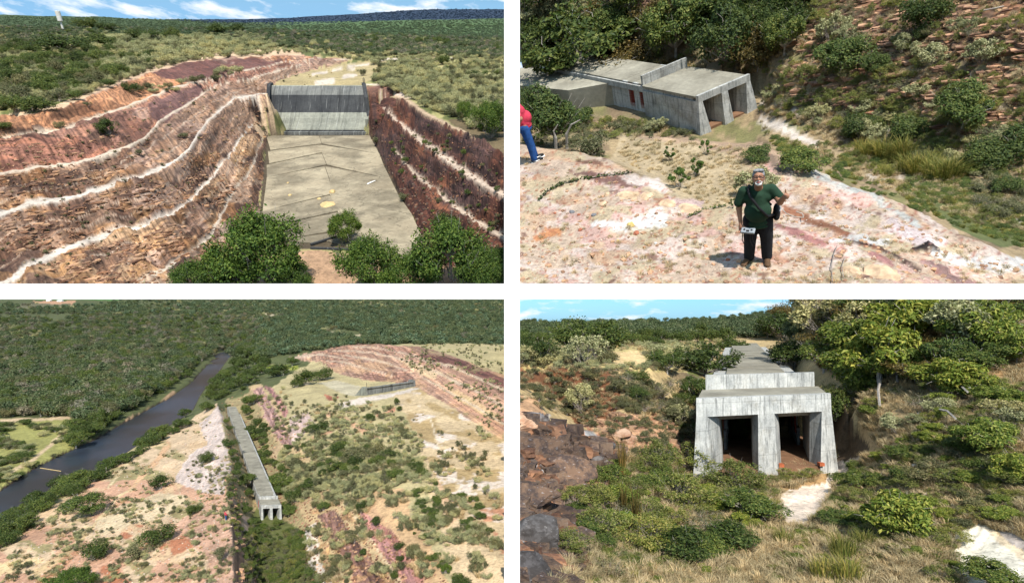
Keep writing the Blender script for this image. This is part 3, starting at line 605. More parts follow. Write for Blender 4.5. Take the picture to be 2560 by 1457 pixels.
def paint_tl(P, X, Y, Z, px, py):
    p = Paint(px, py, c_grass, 3, 4)
    D = np.hypot(X, Y)
    p.spots(np.ones(px.shape), c_green, 0.02, 0.0, 31); p.spots(np.ones(px.shape), c_dry, 0.03, 0.08, 32)
    p.poly(band([(q[0], q[1] - 16) for q in P0], P5), c_sand, 0)
    for (a, b, c) in ((P0, P1, c_orange), (P1, P2, c_red), (P2, P3, c_rock), (P3, P4, c_rock), (P4, P5, c_or)): p.poly(band(a, b), c, 0.85)
    p.poly(band(P5, [(667, 340), (660, 420), (652, 490), (645, 560), (640, 640), (600, 760), (300, 800)]), C(196, 168, 144), 0.8)
    p.poly([(380, 182), (450, 160), (600, 146), (720, 150), (620, 180), (540, 195), (470, 208), (420, 200)], C(128, 88, 80), 0.6)
    m = np.ones(px.shape); inrock = p.rock > 0.5
    p.spots(inrock & (py > 330), c_rockd, 0.012, 0.0, 41, 1.0, 0.9, 2.5); p.spots(inrock & (py > 380), C(188, 140, 92), 0.011, 0.06, 42, 0.9, 0.6, 2.5)
    p.spots(inrock & (px > 330), C(196, 164, 146), 0.014, 0.08, 43, 0.8, 0.6, 2.0)
    p.poly([(0, 352), (280, 352), (300, 374), (200, 404), (100, 416), (0, 432)], C(160, 112, 94), 1.0)
    p.poly([(370, 262), (440, 232), (500, 212), (512, 236), (470, 262), (420, 300), (380, 296)], C(140, 104, 98), 0.6)
    # benches and paths
    for ln, w, c in ((P4, (18, 4), c_pathw), (P3, (14, 3), c_pathw), (P2, (10, 2), c_path), (P1, (9, 2), c_path), (P0, (4, 1.5), c_pink)):
        n = len(ln) - 1; p.line([(q[0], q[1] - (w[0] + (w[1] - w[0]) * i / n) * .5, w[0] + (w[1] - w[0]) * i / n) for i, q in enumerate(ln)], c, 0, .92, .44, .7)
    p.line([(q[0], q[1] - 8, 9 - i) for i, q in enumerate(P5)], C(222, 208, 190), 0, .8, .8, .8)
    for off, k_ in ((.33, .75), (.66, .6)):      # faint intermediate ledges between the benches
        for A1, B1 in ((P3, P4), (P4, P5), (P2, P3)):
            n = 14; a_ = np.array([q[:2] for q in A1]); b_ = np.array([q[:2] for q in B1]); ta = np.linspace(0, len(a_) - 1, n); tb = np.linspace(0, len(b_) - 1, n)
            pa = np.stack([np.interp(ta, range(len(a_)), a_[:, 0]), np.interp(ta, range(len(a_)), a_[:, 1])], 1); pb = np.stack([np.interp(tb, range(len(b_)), b_[:, 0]), np.interp(tb, range(len(b_)), b_[:, 1])], 1)
            m_ = pa * (1 - off) + pb * off; p.line([(q[0], q[1], 2.2 - .1 * i) for i, q in enumerate(m_)], C(222, 200, 178), .4, k_, .8, 1.0)
    # right bank
    p.poly([(918, 238), (1010, 250), (1130, 320), (1258, 384), (1400, 460), (1400, 760), (1100, 760), (1062, 600), (1030, 540), (990, 470), (955, 400), (925, 338), (922, 300)], C(104, 66, 54), 1.0)  # dark brown of the rock also stands for the bank's shade
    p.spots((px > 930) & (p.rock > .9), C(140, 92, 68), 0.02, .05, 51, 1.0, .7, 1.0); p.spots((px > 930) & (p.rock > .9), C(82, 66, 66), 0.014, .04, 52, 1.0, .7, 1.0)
    p.line([(q[0] + 6, q[1] - 3, 3 + 1.4 * i) for i, q in enumerate(R2[1:])], C(214, 192, 172), 0, 1, 1, .8)
    p.line([(q[0] + 6, q[1] - 4, 3 + .9 * i) for i, q in enumerate(R1[1:])], C(200, 180, 160), 0, 1, 1, .8)
    p.line([(q[0] + 2, q[1] - 3, 4) for q in R3], C(204, 176, 146), 0, 1, 1, .7)
    p.line([(930, 232, 5), (1000, 236, 6), (1040, 244, 4)], C(220, 196, 178)); p.line([(915, 222, 5), (1000, 219, 7), (1080, 222, 4)], C(140, 104, 90), .6); p.line([(910, 212, 2), (1000, 211, 3), (1040, 213, 2)], c_path)
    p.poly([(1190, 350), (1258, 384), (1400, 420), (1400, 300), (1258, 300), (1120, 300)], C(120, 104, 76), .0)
    # reservoir flat
    p.poly([(678, 213), (700, 200), (745, 184), (800, 168), (880, 157), (960, 152), (1010, 160), (960, 185), (905, 213)], C(184, 166, 122))
    for a in ([(790, 206, 5), (830, 200, 5)], [(780, 186, 4), (815, 182, 3)], [(860, 192, 5), (890, 188, 4)], [(830, 176, 4), (885, 172, 3)], [(870, 166, 3), (920, 160, 3)], [(950, 148, 3), (1080, 150, 3), (1130, 146, 2)]): p.line(a, C(220, 204, 186))
    p.line([(1050, 152, 3), (1100, 146, 5)], C(226, 190, 150)); p.line([(1160, 255, 4), (1200, 232, 6)], C(216, 186, 150))
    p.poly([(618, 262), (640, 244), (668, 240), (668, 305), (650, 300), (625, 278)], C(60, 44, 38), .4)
    p.poly([(560, 765), (560, 690), (640, 640), (780, 625), (900, 640), (1300, 680), (1400, 765)], C(188, 152, 120), 0)
    # far ground under the woods
    far = np.clip((D - 420) / 120, 0, 1); p.put(far, C(74, 92, 52)); p.put(np.clip((D - 1760) / 60, 0, 1), C(44, 62, 86))  # far ridge ground takes the same blue haze and shade as colour
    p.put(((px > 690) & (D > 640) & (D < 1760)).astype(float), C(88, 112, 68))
    rk = p.rock
    st = (np.zeros(px.shape), Z + 0.0)
    # arc length along the cut for the ribs
    sx = X * 0.75 + Y * 0.65
    right = (px > 925) & (py > 236); sx = np.where(right, Y * 0.9 - Z * 1.2, sx + Z * .25)
    st = (sx, Z + fbm(X / 9, Y / 9, 4) * 2.0)
    led = fbm(X / 14, Y / 14, 77, 3) * 3; dis = rk * ((fbm(X / 2.2, Y / 2.2, 71, 4)) * 1.6 + np.abs(fbm(X / 7, Y / 7, 72, 3)) * 1.5 + (vn(Z * 1.7 + led, sx * .05, 78) - .5) * 1.3 + (vn(sx * .55, Z * .2 + led, 79) - .5) * .9) + fbm(X / 5, Y / 5, 73) * 0.25 * (1 - rk) + fbm(X / 60, Y / 60, 74) * np.clip((D - 250) / 300, 0, 1) * 5
    ch = inpoly(px, py, [(667, 336), (652, 490), (640, 622), (1068, 622), (1062, 600), (1000, 480), (925, 336)]); dis = np.where(ch, -0.12, dis); p.put(ch.astype(float), C(92, 80, 62), 0)
    dis = np.where((py < 230) & (py > 205) & (px > 670) & (px < 915), -0.5, dis)
    return p.col, rk, dis, st
M['ground_tl'] = ground_mat('cut_rock_and_scrub_ground', 0.9, 2.4, 2.3)
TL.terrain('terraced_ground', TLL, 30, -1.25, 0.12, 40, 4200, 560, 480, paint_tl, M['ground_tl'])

# spillway weir
def V3(a): return Vector([float(q) for q in a])
bl_, br_ = V3(TL.un(675, 325, -29.6)), V3(TL.un(923, 325, -29.6)); tl_, tr_ = V3(TL.un(680, 213.5, -18.5)), V3(TL.un(905, 213.5, -18.5))
y_b = bl_.y; y_t = tl_.y
prof = [(0.0, 0.0), (0.02, 0.03), (0.10, 0.07), (0.22, 0.14), (0.34, 0.24), (0.46, 0.37), (0.57, 0.51), (0.67, 0.65), (0.76, 0.78), (0.84, 0.88), (0.91, 0.95), (0.96, 0.985), (0.99, 1.0), (1.02, 0.995), (1.05, 0.97)]
weir = root(TL, 'spillway_weir', (0, 0, 0), 'grey concrete spillway weir with a curved face closing the head of the cut', 'spillway')
def xs_at(t): a = bl_.lerp(tl_, t); b = br_.lerp(tr_, t); return a.x, b.x
def weir_sheet(name, i0, i1, m, push=0.0):
    mb = MB(); vs = []; nn = 10
    for i in range(i0, i1 + 1):
        t, hz = prof[i]; x0, x1 = xs_at(min(t, 1)); y = y_b + (y_t - y_b) * t; z = -29.6 + 11.1 * hz
        vs += [(x0 + (x1 - x0) * k / nn, y - push, z) for k in range(nn + 1)]
    r = nn + 1; n = i1 - i0 + 1
    back = [(v[0], v[1] + 2.5, v[2] - 2.5) for v in vs]
    fs = [(i * r + k, i * r + k + 1, (i + 1) * r + k + 1, (i + 1) * r + k) for i in range(n - 1) for k in range(nn)]
    m0 = len(vs); fs += [(m0 + i * r + k + 1, m0 + i * r + k, m0 + (i + 1) * r + k, m0 + (i + 1) * r + k + 1) for i in range(n - 1) for k in range(nn)]
    mb.add(vs + back, fs); return mb.build(name, m, weir, smooth=False)
M['weir_mid'] = concrete_mat('grey_stained_concrete', C(146, 146, 140), C(88, 90, 92), 8, .9, .5, .3)
seg = [(0, 2, 'weir_pale'), (2, 3, 'weir_pale'), (3, 4, 'weir_pale'), (4, 5, 'weir_pale'), (5, 6, 'weir_dark'), (6, 7, 'weir_dark'), (7, 8, 'weir_dark'), (8, 9, 'weir_mid'), (9, 10, 'weir_mid'), (10, 11, 'weir_mid'), (11, 14, 'weir_pale')]  # dark upper and pale lower strips paint the face's shade and light over its stains
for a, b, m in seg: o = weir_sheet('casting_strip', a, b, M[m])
for t in range(1, 12):                            # casting joints, slightly recessed dark grooves between strips
    pass
mb = MB(); x0, x1 = xs_at(1); mb.box(x0, x1, y_t + .5, y_t + 2.0, -24, -18.75); mb.build('crest_back', M['weir_pale'], weir)
mb = MB(); mb.box(bl_.x - .2, br_.x + 1.0, y_b - 1.2, y_b + 4, -31, -29.62); mb.build('toe_sill', M['weir_dark'], weir)
mb = MB(); mb.box(bl_.x - .2, br_.x + 1.0, y_b - 2.6, y_b - 1.5, -31, -29.75); mb.build('toe_beam', M['weir_mid'], weir)
def side_wall(xb, xt, w, name, extra=0):
    mb = MB(); pts = [(y_b - .5, -31), (y_t + 2, -31), (y_t + 2, -17.9), (y_t - 1.5, -17.9), (y_t - 6, -21.3), (y_b + 5.5, -25.0), (y_b + 1.2, -27.9), (y_b - .5, -28.6)]
    def xx(y): return xb + (xt - xb) * (y - y_b) / (y_t - y_b)
    mb.prism([(xx(y), y, z) for y, z in pts], [(xx(y) + w, y, z) for y, z in pts]); return mb.build(name, M['weir_dark'], weir)
side_wall(br_.x + .0, tr_.x + .0, 1.1, 'side_wall'); side_wall(bl_.x - 1.1, tl_.x - 1.1, 1.1, 'side_wall')
mb = MB(); a = V3(TL.un(921, 322, -29.6)); mb.prism([(a.x, y_b - 1.2, -31), (a.x + 1.7, y_b - 1.0, -31), (a.x + 1.0, y_b + 7, -31), (a.x - .5, y_b + 7, -31)], [(a.x + .1, y_b - 1.2, -26.4), (a.x + 1.7, y_b - 1.0, -26.4), (a.x + 1.0, y_b + 7, -26.1), (a.x - .5, y_b + 7, -26.1)]); mb.build('guide_block', M['weir_pale'], weir)
for k in range(3):
    mb = MB(); mb.tube([(tr_.x + .3 + .25 * k, y_t + .5, -18.2), (tr_.x + .3 + .25 * k, y_t + .5, -16.6 + .3 * (k % 2))], .07, 4); mb.build('rebar', M['weir_dark'], weir)

# channel floor: cast slabs with V joints
fl = root(TL, 'channel_floor', (0, 0, 0), 'stained concrete channel floor of cracked slabs with V-shaped joints below the weir', 'floor')
rows = [((668, 338), (800, 339), (926, 338)), ((672, 377), (802, 361), (947, 387)), ((669, 411), (807, 382), (958, 416)), ((663, 446), (814, 414), (975, 450)), ((658, 485), (825, 445), (994, 489)),
        ((652, 531), (827, 487), (1030, 541)), ((645, 575), (847, 529), (1052, 592)), ((690, 604), (832, 580), (1062, 640)), ((778, 611), (818, 600), (1062, 668))]
for i in range(len(rows) - 1):
    A_, B_ = rows[i], rows[i + 1]
    for sd in (0, 1):
        q = [A_[sd], A_[sd + 1], B_[sd + 1], B_[sd]]; P3d = np.array([TL.un(x, y, FL) for x, y in q]); cen = P3d.mean(0)
        P3d = P3d - np.sign(P3d - cen) * np.array([.05, .22 + .004 * cen[1], 0])
        mb = MB(); mb.prism([(v[0], v[1], FL - .5) for v in P3d[::-1]], [(v[0], v[1], FL + 0.05 + .01 * ((i + sd) % 3)) for v in P3d[::-1]]); mb.build('slab', M['slab'], fl)
for (x, y, w, hgt) in ((831, 481, 14, .5), (725, 489, 8, .25), (798, 498, 9, .25), (818, 512, 34, .22), (720, 458, 5, .2)):
    c = V3(TL.un(x, y, FL)); r = w / 2 * c.y / F; bm = bmesh.new(); bmesh.ops.create_icosphere(bm, subdivisions=3, radius=1)
    for v in bm.verts:
        k = 1 + .35 * (float(fbm(v.co.x * 1.5 + x, v.co.y * 1.5 + y, 5)) * 2); v.co = Vector((v.co.x * r * k * 1.1, v.co.y * r * k * 1.6, max(v.co.z, -.1) * hgt))
    me = bpy.data.meshes.new('dirt_mound'); bm.to_mesh(me); bm.free(); me.materials.append(M['dirt'])
    o = link('dirt_mound', me, mw=TL.M @ Matrix.Translation((c.x, c.y, FL + .06)))
    tag(o, {831: 'tan dirt mound with a weed tuft in mid channel floor', 725: 'small lone tan dirt pile left of centre on the channel slabs', 798: 'small tan dirt pile just left of the weedy mound on the channel', 818: 'largest flat spread of tan dirt on the channel floor', 720: 'tiny dirt speck nearest the left edge of the channel slabs'}[x], 'dirt pile')
c = V3(TL.un(928, 459, FL)); mb = MB(); mb.tube([(c.x - .6, c.y - .9, FL + .15), (c.x, c.y, FL + .3), (c.x + .6, c.y + 1.1, FL + .35)], [.12, .1, .05], 5); o = mb.build('log', M['white'], mw=TL.M.copy()); tag(o, 'bleached white stick lying on the right side of the channel floor', 'branch')
# low kerb walls at the downstream end
for a, b, lab in (((777, 613), (852, 590), 'thin dark kerb wall slanting under the small shrub at the channel end'), ((777, 622), (905, 627), 'thin dark kerb wall crossing the bottom end of the channel')):
    p0 = V3(TL.un(a[0], a[1], FL)); p1 = V3(TL.un(b[0], b[1], FL)); d = (p1 - p0).normalized(); nrm = Vector((-d.y, d.x, 0)) * .18
    mb = MB(); mb.prism([p0 - nrm, p1 - nrm, p1 + nrm, p0 + nrm], [q + Vector((0, 0, .28)) for q in (p0 - nrm, p1 - nrm, p1 + nrm, p0 + nrm)]); o = mb.build('kerb_wall', M['weir_dark'], mw=TL.M.copy()); tag(o, lab, 'wall')
# water tower
p, _ = TL.hit(158, 76); p = p[0]; s = p[1] / F; tw = root(TL, 'water_tower', tuple(p), 'white cylindrical water tower on a slim stem above the left woods', 'water tower')
def cyl(r0, r1, z0, z1, n=18):
    return MB().prism([(math.cos(2 * math.pi * k / n) * r0, math.sin(2 * math.pi * k / n) * r0, z0) for k in range(n)], [(math.cos(2 * math.pi * k / n) * r1, math.sin(2 * math.pi * k / n) * r1, z1) for k in range(n)])
M['tank'] = concrete_mat('white_tank_paint', C(252, 248, 242, .75), C(236, 222, 204, .75), 6, .15, .3)
cyl(2.2 * s, 1.9 * s, 0, 16 * s).build('stem', M['tank'], tw); cyl(2.0 * s, 4.6 * s, 16 * s, 19 * s).build('funnel', M['tank'], tw); cyl(5 * s, 5 * s, 19 * s, 38 * s).build('tank', M['tank'], tw); cyl(5.2 * s, 4.6 * s, 38 * s, 39.2 * s).build('lid', M['tank'], tw)

# plants, one by one
T = lambda *a, **k: plant(TL, *a, **k)
for kd, x, y, w, hk, lab in (
    ('big', 590, 742, 170, 1.1, 'dark green bush merged with the left side of the large bottom bush'), ('big', 735, 745, 150, .9, 'lower green bush right beside the large bottom bush'), ('big', 1035, 748, 170, 1.0, 'green bush between the two bright bushes at the bottom'), ('big', 1205, 742, 170, 1.1, 'bright green bush at the bottom right, touching the biggest one'),
    ('big', 668, 738, 270, 1.15, 'large dark green bush at the bottom, left of the bare dirt gap'),
    ('big', 500, 745, 150, .95, 'low yellow-green bush at the bottom, half hidden left of the large bush'),
    ('big', 866, 606, 104, 1.1, 'small spiky green shrub growing on the channel end above the kerb'),
    ('big', 944, 735, 200, 1.1, 'green bush at the bottom just right of the bare dirt gap'),
    ('big', 1128, 738, 260, 1.08, 'biggest bright green bush, bottom right of the channel'),
    ('big', 1246, 690, 110, 1.0, 'dark green bush in the bottom right corner beside the white wall')):
    T(kd, 'bush', x, y, w, lab, 'bush', None, hk)
T('dark', 'shrub', 1110, 580, 80, 'leafy shrub at the foot of the dark right bank behind the biggest bush', 'shrub', None, 1.0)
T('big', 'tree', 1228, 345, 118, 'large dark tree at the right edge above the red bank', 'tree', None, 1.1)
T('big', 'tree', 1166, 300, 60, 'smaller grey-green tree left of the large dark one above the red bank', 'tree', None, 1.1)
for x, y, w, hk, lab in ((218, 74, 58, .75, 'rounded dark tree on the skyline right of the water tower'), (268, 76, 50, .6, 'thin brownish tree beside the rounded dark one on the skyline'), (436, 102, 46, 1.1, 'tall dark tree standing alone in the pale scrub'), (362, 100, 84, .5, 'wide flat green tree left of the tall lone one'), (545, 84, 66, .5, 'left one of the dark tree pair on the skyline'), (598, 82, 60, .5, 'right one of the dark tree pair on the skyline'), (250, 122, 96, .55, 'broad dark tree at the front of the left woods'), (160, 130, 150, .45, 'widest dark thicket tree in the left woods'),
    (85, 282, 112, .5, 'wide dark green tree on the rim of the top cut'), (272, 336, 62, .95, 'round dark shrub hanging over the second cut'), (330, 232, 46, .9, 'dark shrub on the reddish rim left of the pale bushes'), (382, 142, 52, .5, 'dark round shrub amid the pale scrub slope'), (345, 388, 26, .9, 'small shrub clinging to the second rock face'), (18, 322, 44, .55, 'dark shrub at the left edge on the red cut'), (150, 322, 36, .9, 'dark shrub against the red cut below the wide tree'), (220, 266, 24, .8, 'small shrub on the orange cut'),
    (905, 190, 24, 1.2, 'dark shrub at the right corner of the reservoir flat'), (1030, 182, 30, .5, 'small dark shrub on the plateau right of the reservoir'), (1105, 162, 50, .7, 'dark bushy tree by the sandy clearing'), (1180, 192, 46, .5, 'dark spreading shrub on the right plateau'), (660, 328, 26, .8, 'shrub at the left foot of the weir'), (942, 358, 30, .9, 'shrub at the right foot of the weir'), (1010, 498, 40, .8, 'dark spindly shrub on the channel right edge'), (455, 345, 34, .6, 'grey shrub on the bench above the long rock face'), (118, 632, 22, .8, 'small green shrub on the lowest rock face')):
    T('dark' if w > 40 else 'olive', 'tree' if y < 150 else 'shrub', x, y, w, lab, 'tree' if y < 150 else 'shrub', None, hk)
wl = lambda x, y: 10 + max(0, y - 60) * .16
scatter(TL, ['dark', 'mid', 'olive'], 'shrub', [(-30, 112), (160, 104), (330, 140), (420, 160), (330, 192), (240, 232), (160, 262), (-30, 292)], 150, lambda x, y: 1.35 * wl(x, y), 301, 'dark green shrub packed in the thicket above the left cut', 'shrub', 'thicket shrubs above the left cut', .9, .38)
scatter(TL, ['pale'], 'pale_bush', [(200, 118), (340, 88), (640, 92), (700, 118), (660, 140), (440, 156), (330, 192), (300, 200)], 150, lambda x, y: 1.5 * wl(x, y), 303, 'pale olive bush in the scrub field above the left cut', 'bush', 'pale bushes of the scrub field above the left cut', .9, .3)
scatter(TL, ['pale', 'olive'], 'pale_bush', [(345, 228), (420, 215), (500, 196), (580, 175), (600, 186), (540, 205), (430, 232), (360, 236)], 18, lambda x, y: 30, 304, 'pale bush on the upper bench of the left cut', 'bush', 'pale bushes on the upper bench', .8, .4)
scatter(TL, ['pale'], 'pale_bush', [(930, 160), (1010, 170), (1120, 215), (1170, 240), (1150, 300), (1060, 270), (1020, 245), (940, 208)], 90, lambda x, y: 18 + (y - 140) * .16, 305, 'pale green bush on the plateau right of the weir', 'bush', 'pale bushes on the right plateau', .85, .4)
scatter(TL, ['pale', 'olive', 'mid'], 'pale_bush', [(1110, 160), (1250, 150), (1250, 250), (1180, 240), (1110, 200)], 40, lambda x, y: 20, 306, 'pale or dull bush at the right edge of the plateau', 'bush', 'bushes at the right edge of the plateau', .85, .4)
mass(TL, 'scrubland', ['pale', 'pale', 'olive'], [(-140, 95), (640, 85), (900, 140), (1400, 118), (1400, 330), (1200, 330), (1010, 240), (930, 205), (960, 158), (880, 150), (760, 136), (560, 142), (380, 176), (210, 240), (-140, 300)], 4200, lambda X, Y: 6 + np.maximum(Y - 70, 0) * .10, 311, 'low pale scrub covering the plateau around the cut')
mass(TL, 'woodland', ['canopy', 'canopy', 'greycan'], [(-140, 66), (500, 70), (700, 76), (1300, 100), (1300, 150), (1100, 140), (900, 138), (700, 118), (640, 98), (500, 84), (300, 78), (120, 108), (-140, 130)], 3200, lambda X, Y: 6 + np.maximum(Y - 60, 0) * .13, 312, 'dark green woodland beyond the plateau', hk=.8)
mass(TL, 'near_hill_clumps', ['mid', 'greycan', 'pale'], [(-140, 66), (700, 78), (1300, 108), (1300, 150), (900, 132), (700, 112), (300, 84), (-140, 120)], 420, lambda X, Y: 9 + np.maximum(Y - 70, 0) * .12, 317, 'paler tree clumps in the woodland beyond the plateau', mask=lambda X, Y: fbm(X * .015, Y * .05, 99) > .0)
mass(TL, 'hill_forest', ['farcan'], [(-140, 38), (420, 46), (700, 66), (900, 58), (1060, 51), (1400, 47), (1400, 108), (700, 88), (-140, 80)], 9000, lambda X, Y: 3.5 + np.maximum(Y - 40, 0) * .07, 313, 'forest covering the near hills up to the skyline', hk=.5)
mass(TL, 'ridge_forest', ['bluecan'], [(400, 48), (640, 50), (900, 36), (1050, 23), (1400, 22), (1400, 46), (1060, 49), (900, 56), (700, 64), (500, 58)], 4200, lambda X, Y: 3.4 + X * 0, 314, 'dark blue-green forest on the far ridge with cloud shade put into its colour', hk=.5)
lf = [(-140, 380), (0, 350), (225, 305), (400, 262), (560, 200), (690, 178), (640, 240), (660, 340), (650, 480), (600, 640), (400, 760), (-140, 760)]
def offbench(X, Y):
    m = np.ones(X.shape, bool)
    for ln, w in ((P5, 8), (P4, 17), (P3, 15), (P2, 11), (P1, 9)):
        d, _, _ = dline(X, Y + w * .45, [(q[0], q[1]) for q in ln]); m &= d > w * .62 * np.clip((Y - 150) / 300, .25, 1)
    return m & (fbm(X * .012, Y * .02, 103) > -.12)
mass(TL, 'rock_debris', ['block_b', 'block_b', 'block_p'], lf, 2300, lambda X, Y: 2.4 + np.maximum(Y - 200, 0) * .010, 321, 'broken rock and rubble jutting from the terrace faces', mask=offbench)
mass(TL, 'ledge_rock', ['ledge_b', 'ledge'], lf, 620, lambda X, Y: 5 + np.maximum(Y - 200, 0) * .024, 322, 'thin layered ledges jutting from the terrace faces', rzr=(.45, 1.25), mask=offbench)
mass(TL, 'bank_debris', ['block_d', 'block_b'], [(930, 262), (1060, 300), (1300, 400), (1300, 720), (1080, 640), (990, 470), (930, 350)], 900, lambda X, Y: 2.6 + np.maximum(Y - 200, 0) * .011, 323, 'dark rubble on the right bank')
mass(TL, 'bench_weeds', ['olive', 'tuft'], [(0, 330), (350, 250), (640, 200), (900, 150), (640, 300), (560, 480), (300, 640), (0, 720)], 260, lambda X, Y: 9 + X * 0, 315, 'small weeds scattered over the rock benches')
mass(TL, 'bank_weeds', ['mid', 'olive'], [(930, 270), (1050, 300), (1258, 420), (1258, 580), (1090, 600), (1000, 470)], 70, lambda X, Y: 14 + X * 0, 316, 'small weeds scattered over the dark right bank')

# ================================================================== TOP RIGHT: two men on the pink rock above the outlet
TRL = [
    [(1180, 760, -6.8), (1299, 709, -6.9), (1600, 709, -7.0), (1900, 709, -7.2), (2200, 709, -7.3), (2560, 709, -8.4), (2700, 709, -8.6)], [(1180, 850, -6.6), (1600, 850, -6.8), (2200, 850, -7), (2700, 850, -8)],
    [(1180, 520, -7.5), (1299, 500, -7.6), (1500, 500, -7.45), (1700, 525, -7.5), (1780, 545, -7.5), (1900, 560, -7.5), (2100, 600, -7.7), (2300, 650, -8.0)], [(1890, 650, -7.3), (1700, 620, -7.25)], [(1299, 430, -7.95), (1330, 402, -8.0), (1500, 440, -7.8), (1600, 470, -7.7)],
    [(1180, 360, -8.3), (1299, 366, -8.2), (1345, 370, -8.2), (1440, 388, -8.1), (1520, 408, -8.0), (1600, 442, -8.0), (1660, 474, -7.8), (1740, 508, -7.7), (1795, 530, -7.6)],
    [(1560, 400, -9.2), (1650, 425, -8.9), (1750, 470, -8.5), (1850, 492, -8.2), (1950, 530, -8.0)],
    [(1480, 345, -10.6), (1560, 337, -10.0), (1660, 335, -9.7), (1760, 352, -9.5), (1880, 364, -9.2), (1960, 402, -8.9), (2100, 462, -8.6), (2240, 506, -8.5), (2330, 546, -8.4), (2450, 602, -8.5), (2560, 656, -8.8), (2700, 720, -9)],
    [(1400, 350, -13.9), (1480, 340, -14.6), (1580, 332, -15.1), (1640, 322, -15.2), (1760, 345, -15.2), (1850, 350, -15.1), (1930, 365, -13.6), (2050, 410, -13.0), (2200, 455, -12.4), (2330, 500, -12.0), (2450, 560, -11.8), (2560, 600, -11.6), (2700, 650, -11.5)],
    [(1180, 330, -13.0), (1299, 310, -14.0), (1400, 300, -15.0)], [(1180, 180, -13.9), (1299, 168, -14.0), (1500, 176, -14.4), (1640, 184, -14.8), (1760, 185, -15.2), (1900, 230, -15.2), (1960, 250, -14.1), (2100, 285, -13.7), (2200, 300, -13.4), (2350, 340, -12.9), (2560, 390, -12.4), (2700, 420, -12.2)],
    [(1900, 280, -15.1), (1960, 320, -14.2), (2100, 360, -13.8), (2300, 430, -13)],
    [(1180, 90, -12.9), (1400, 90, -13.0), (1700, 100, -13.0), (1900, 150, -13.2), (2000, 170, -13.0)], [(1960, 180, -12.9), (2100, 150, -12.3), (2240, 165, -11.8), (2400, 172, -11.4), (2560, 178, -11.1), (2700, 180, -10.9)], [(2100, 140, -12.3), (2240, 155, -11.8), (2400, 162, -11.4), (2560, 168, -11.1), (2700, 170, -10.9)],
    [(2150, 100, -11.7), (2240, 90, -11.2), (2400, 85, -10.6), (2560, 80, -10.1), (2700, 80, -9.9)],
    [(1180, 0, 0, 47), (1500, 0, 0, 42), (1900, 0, 0, 37), (2200, 0, 0, 32), (2560, 0, 0, 27), (2700, 0, 0, 25)], [(1180, -200, 0, 60), (1500, -200, 0, 52), (1900, -200, 0, 43), (2200, -200, 0, 37), (2560, -200, 0, 30), (2700, -200, 0, 28)],
]
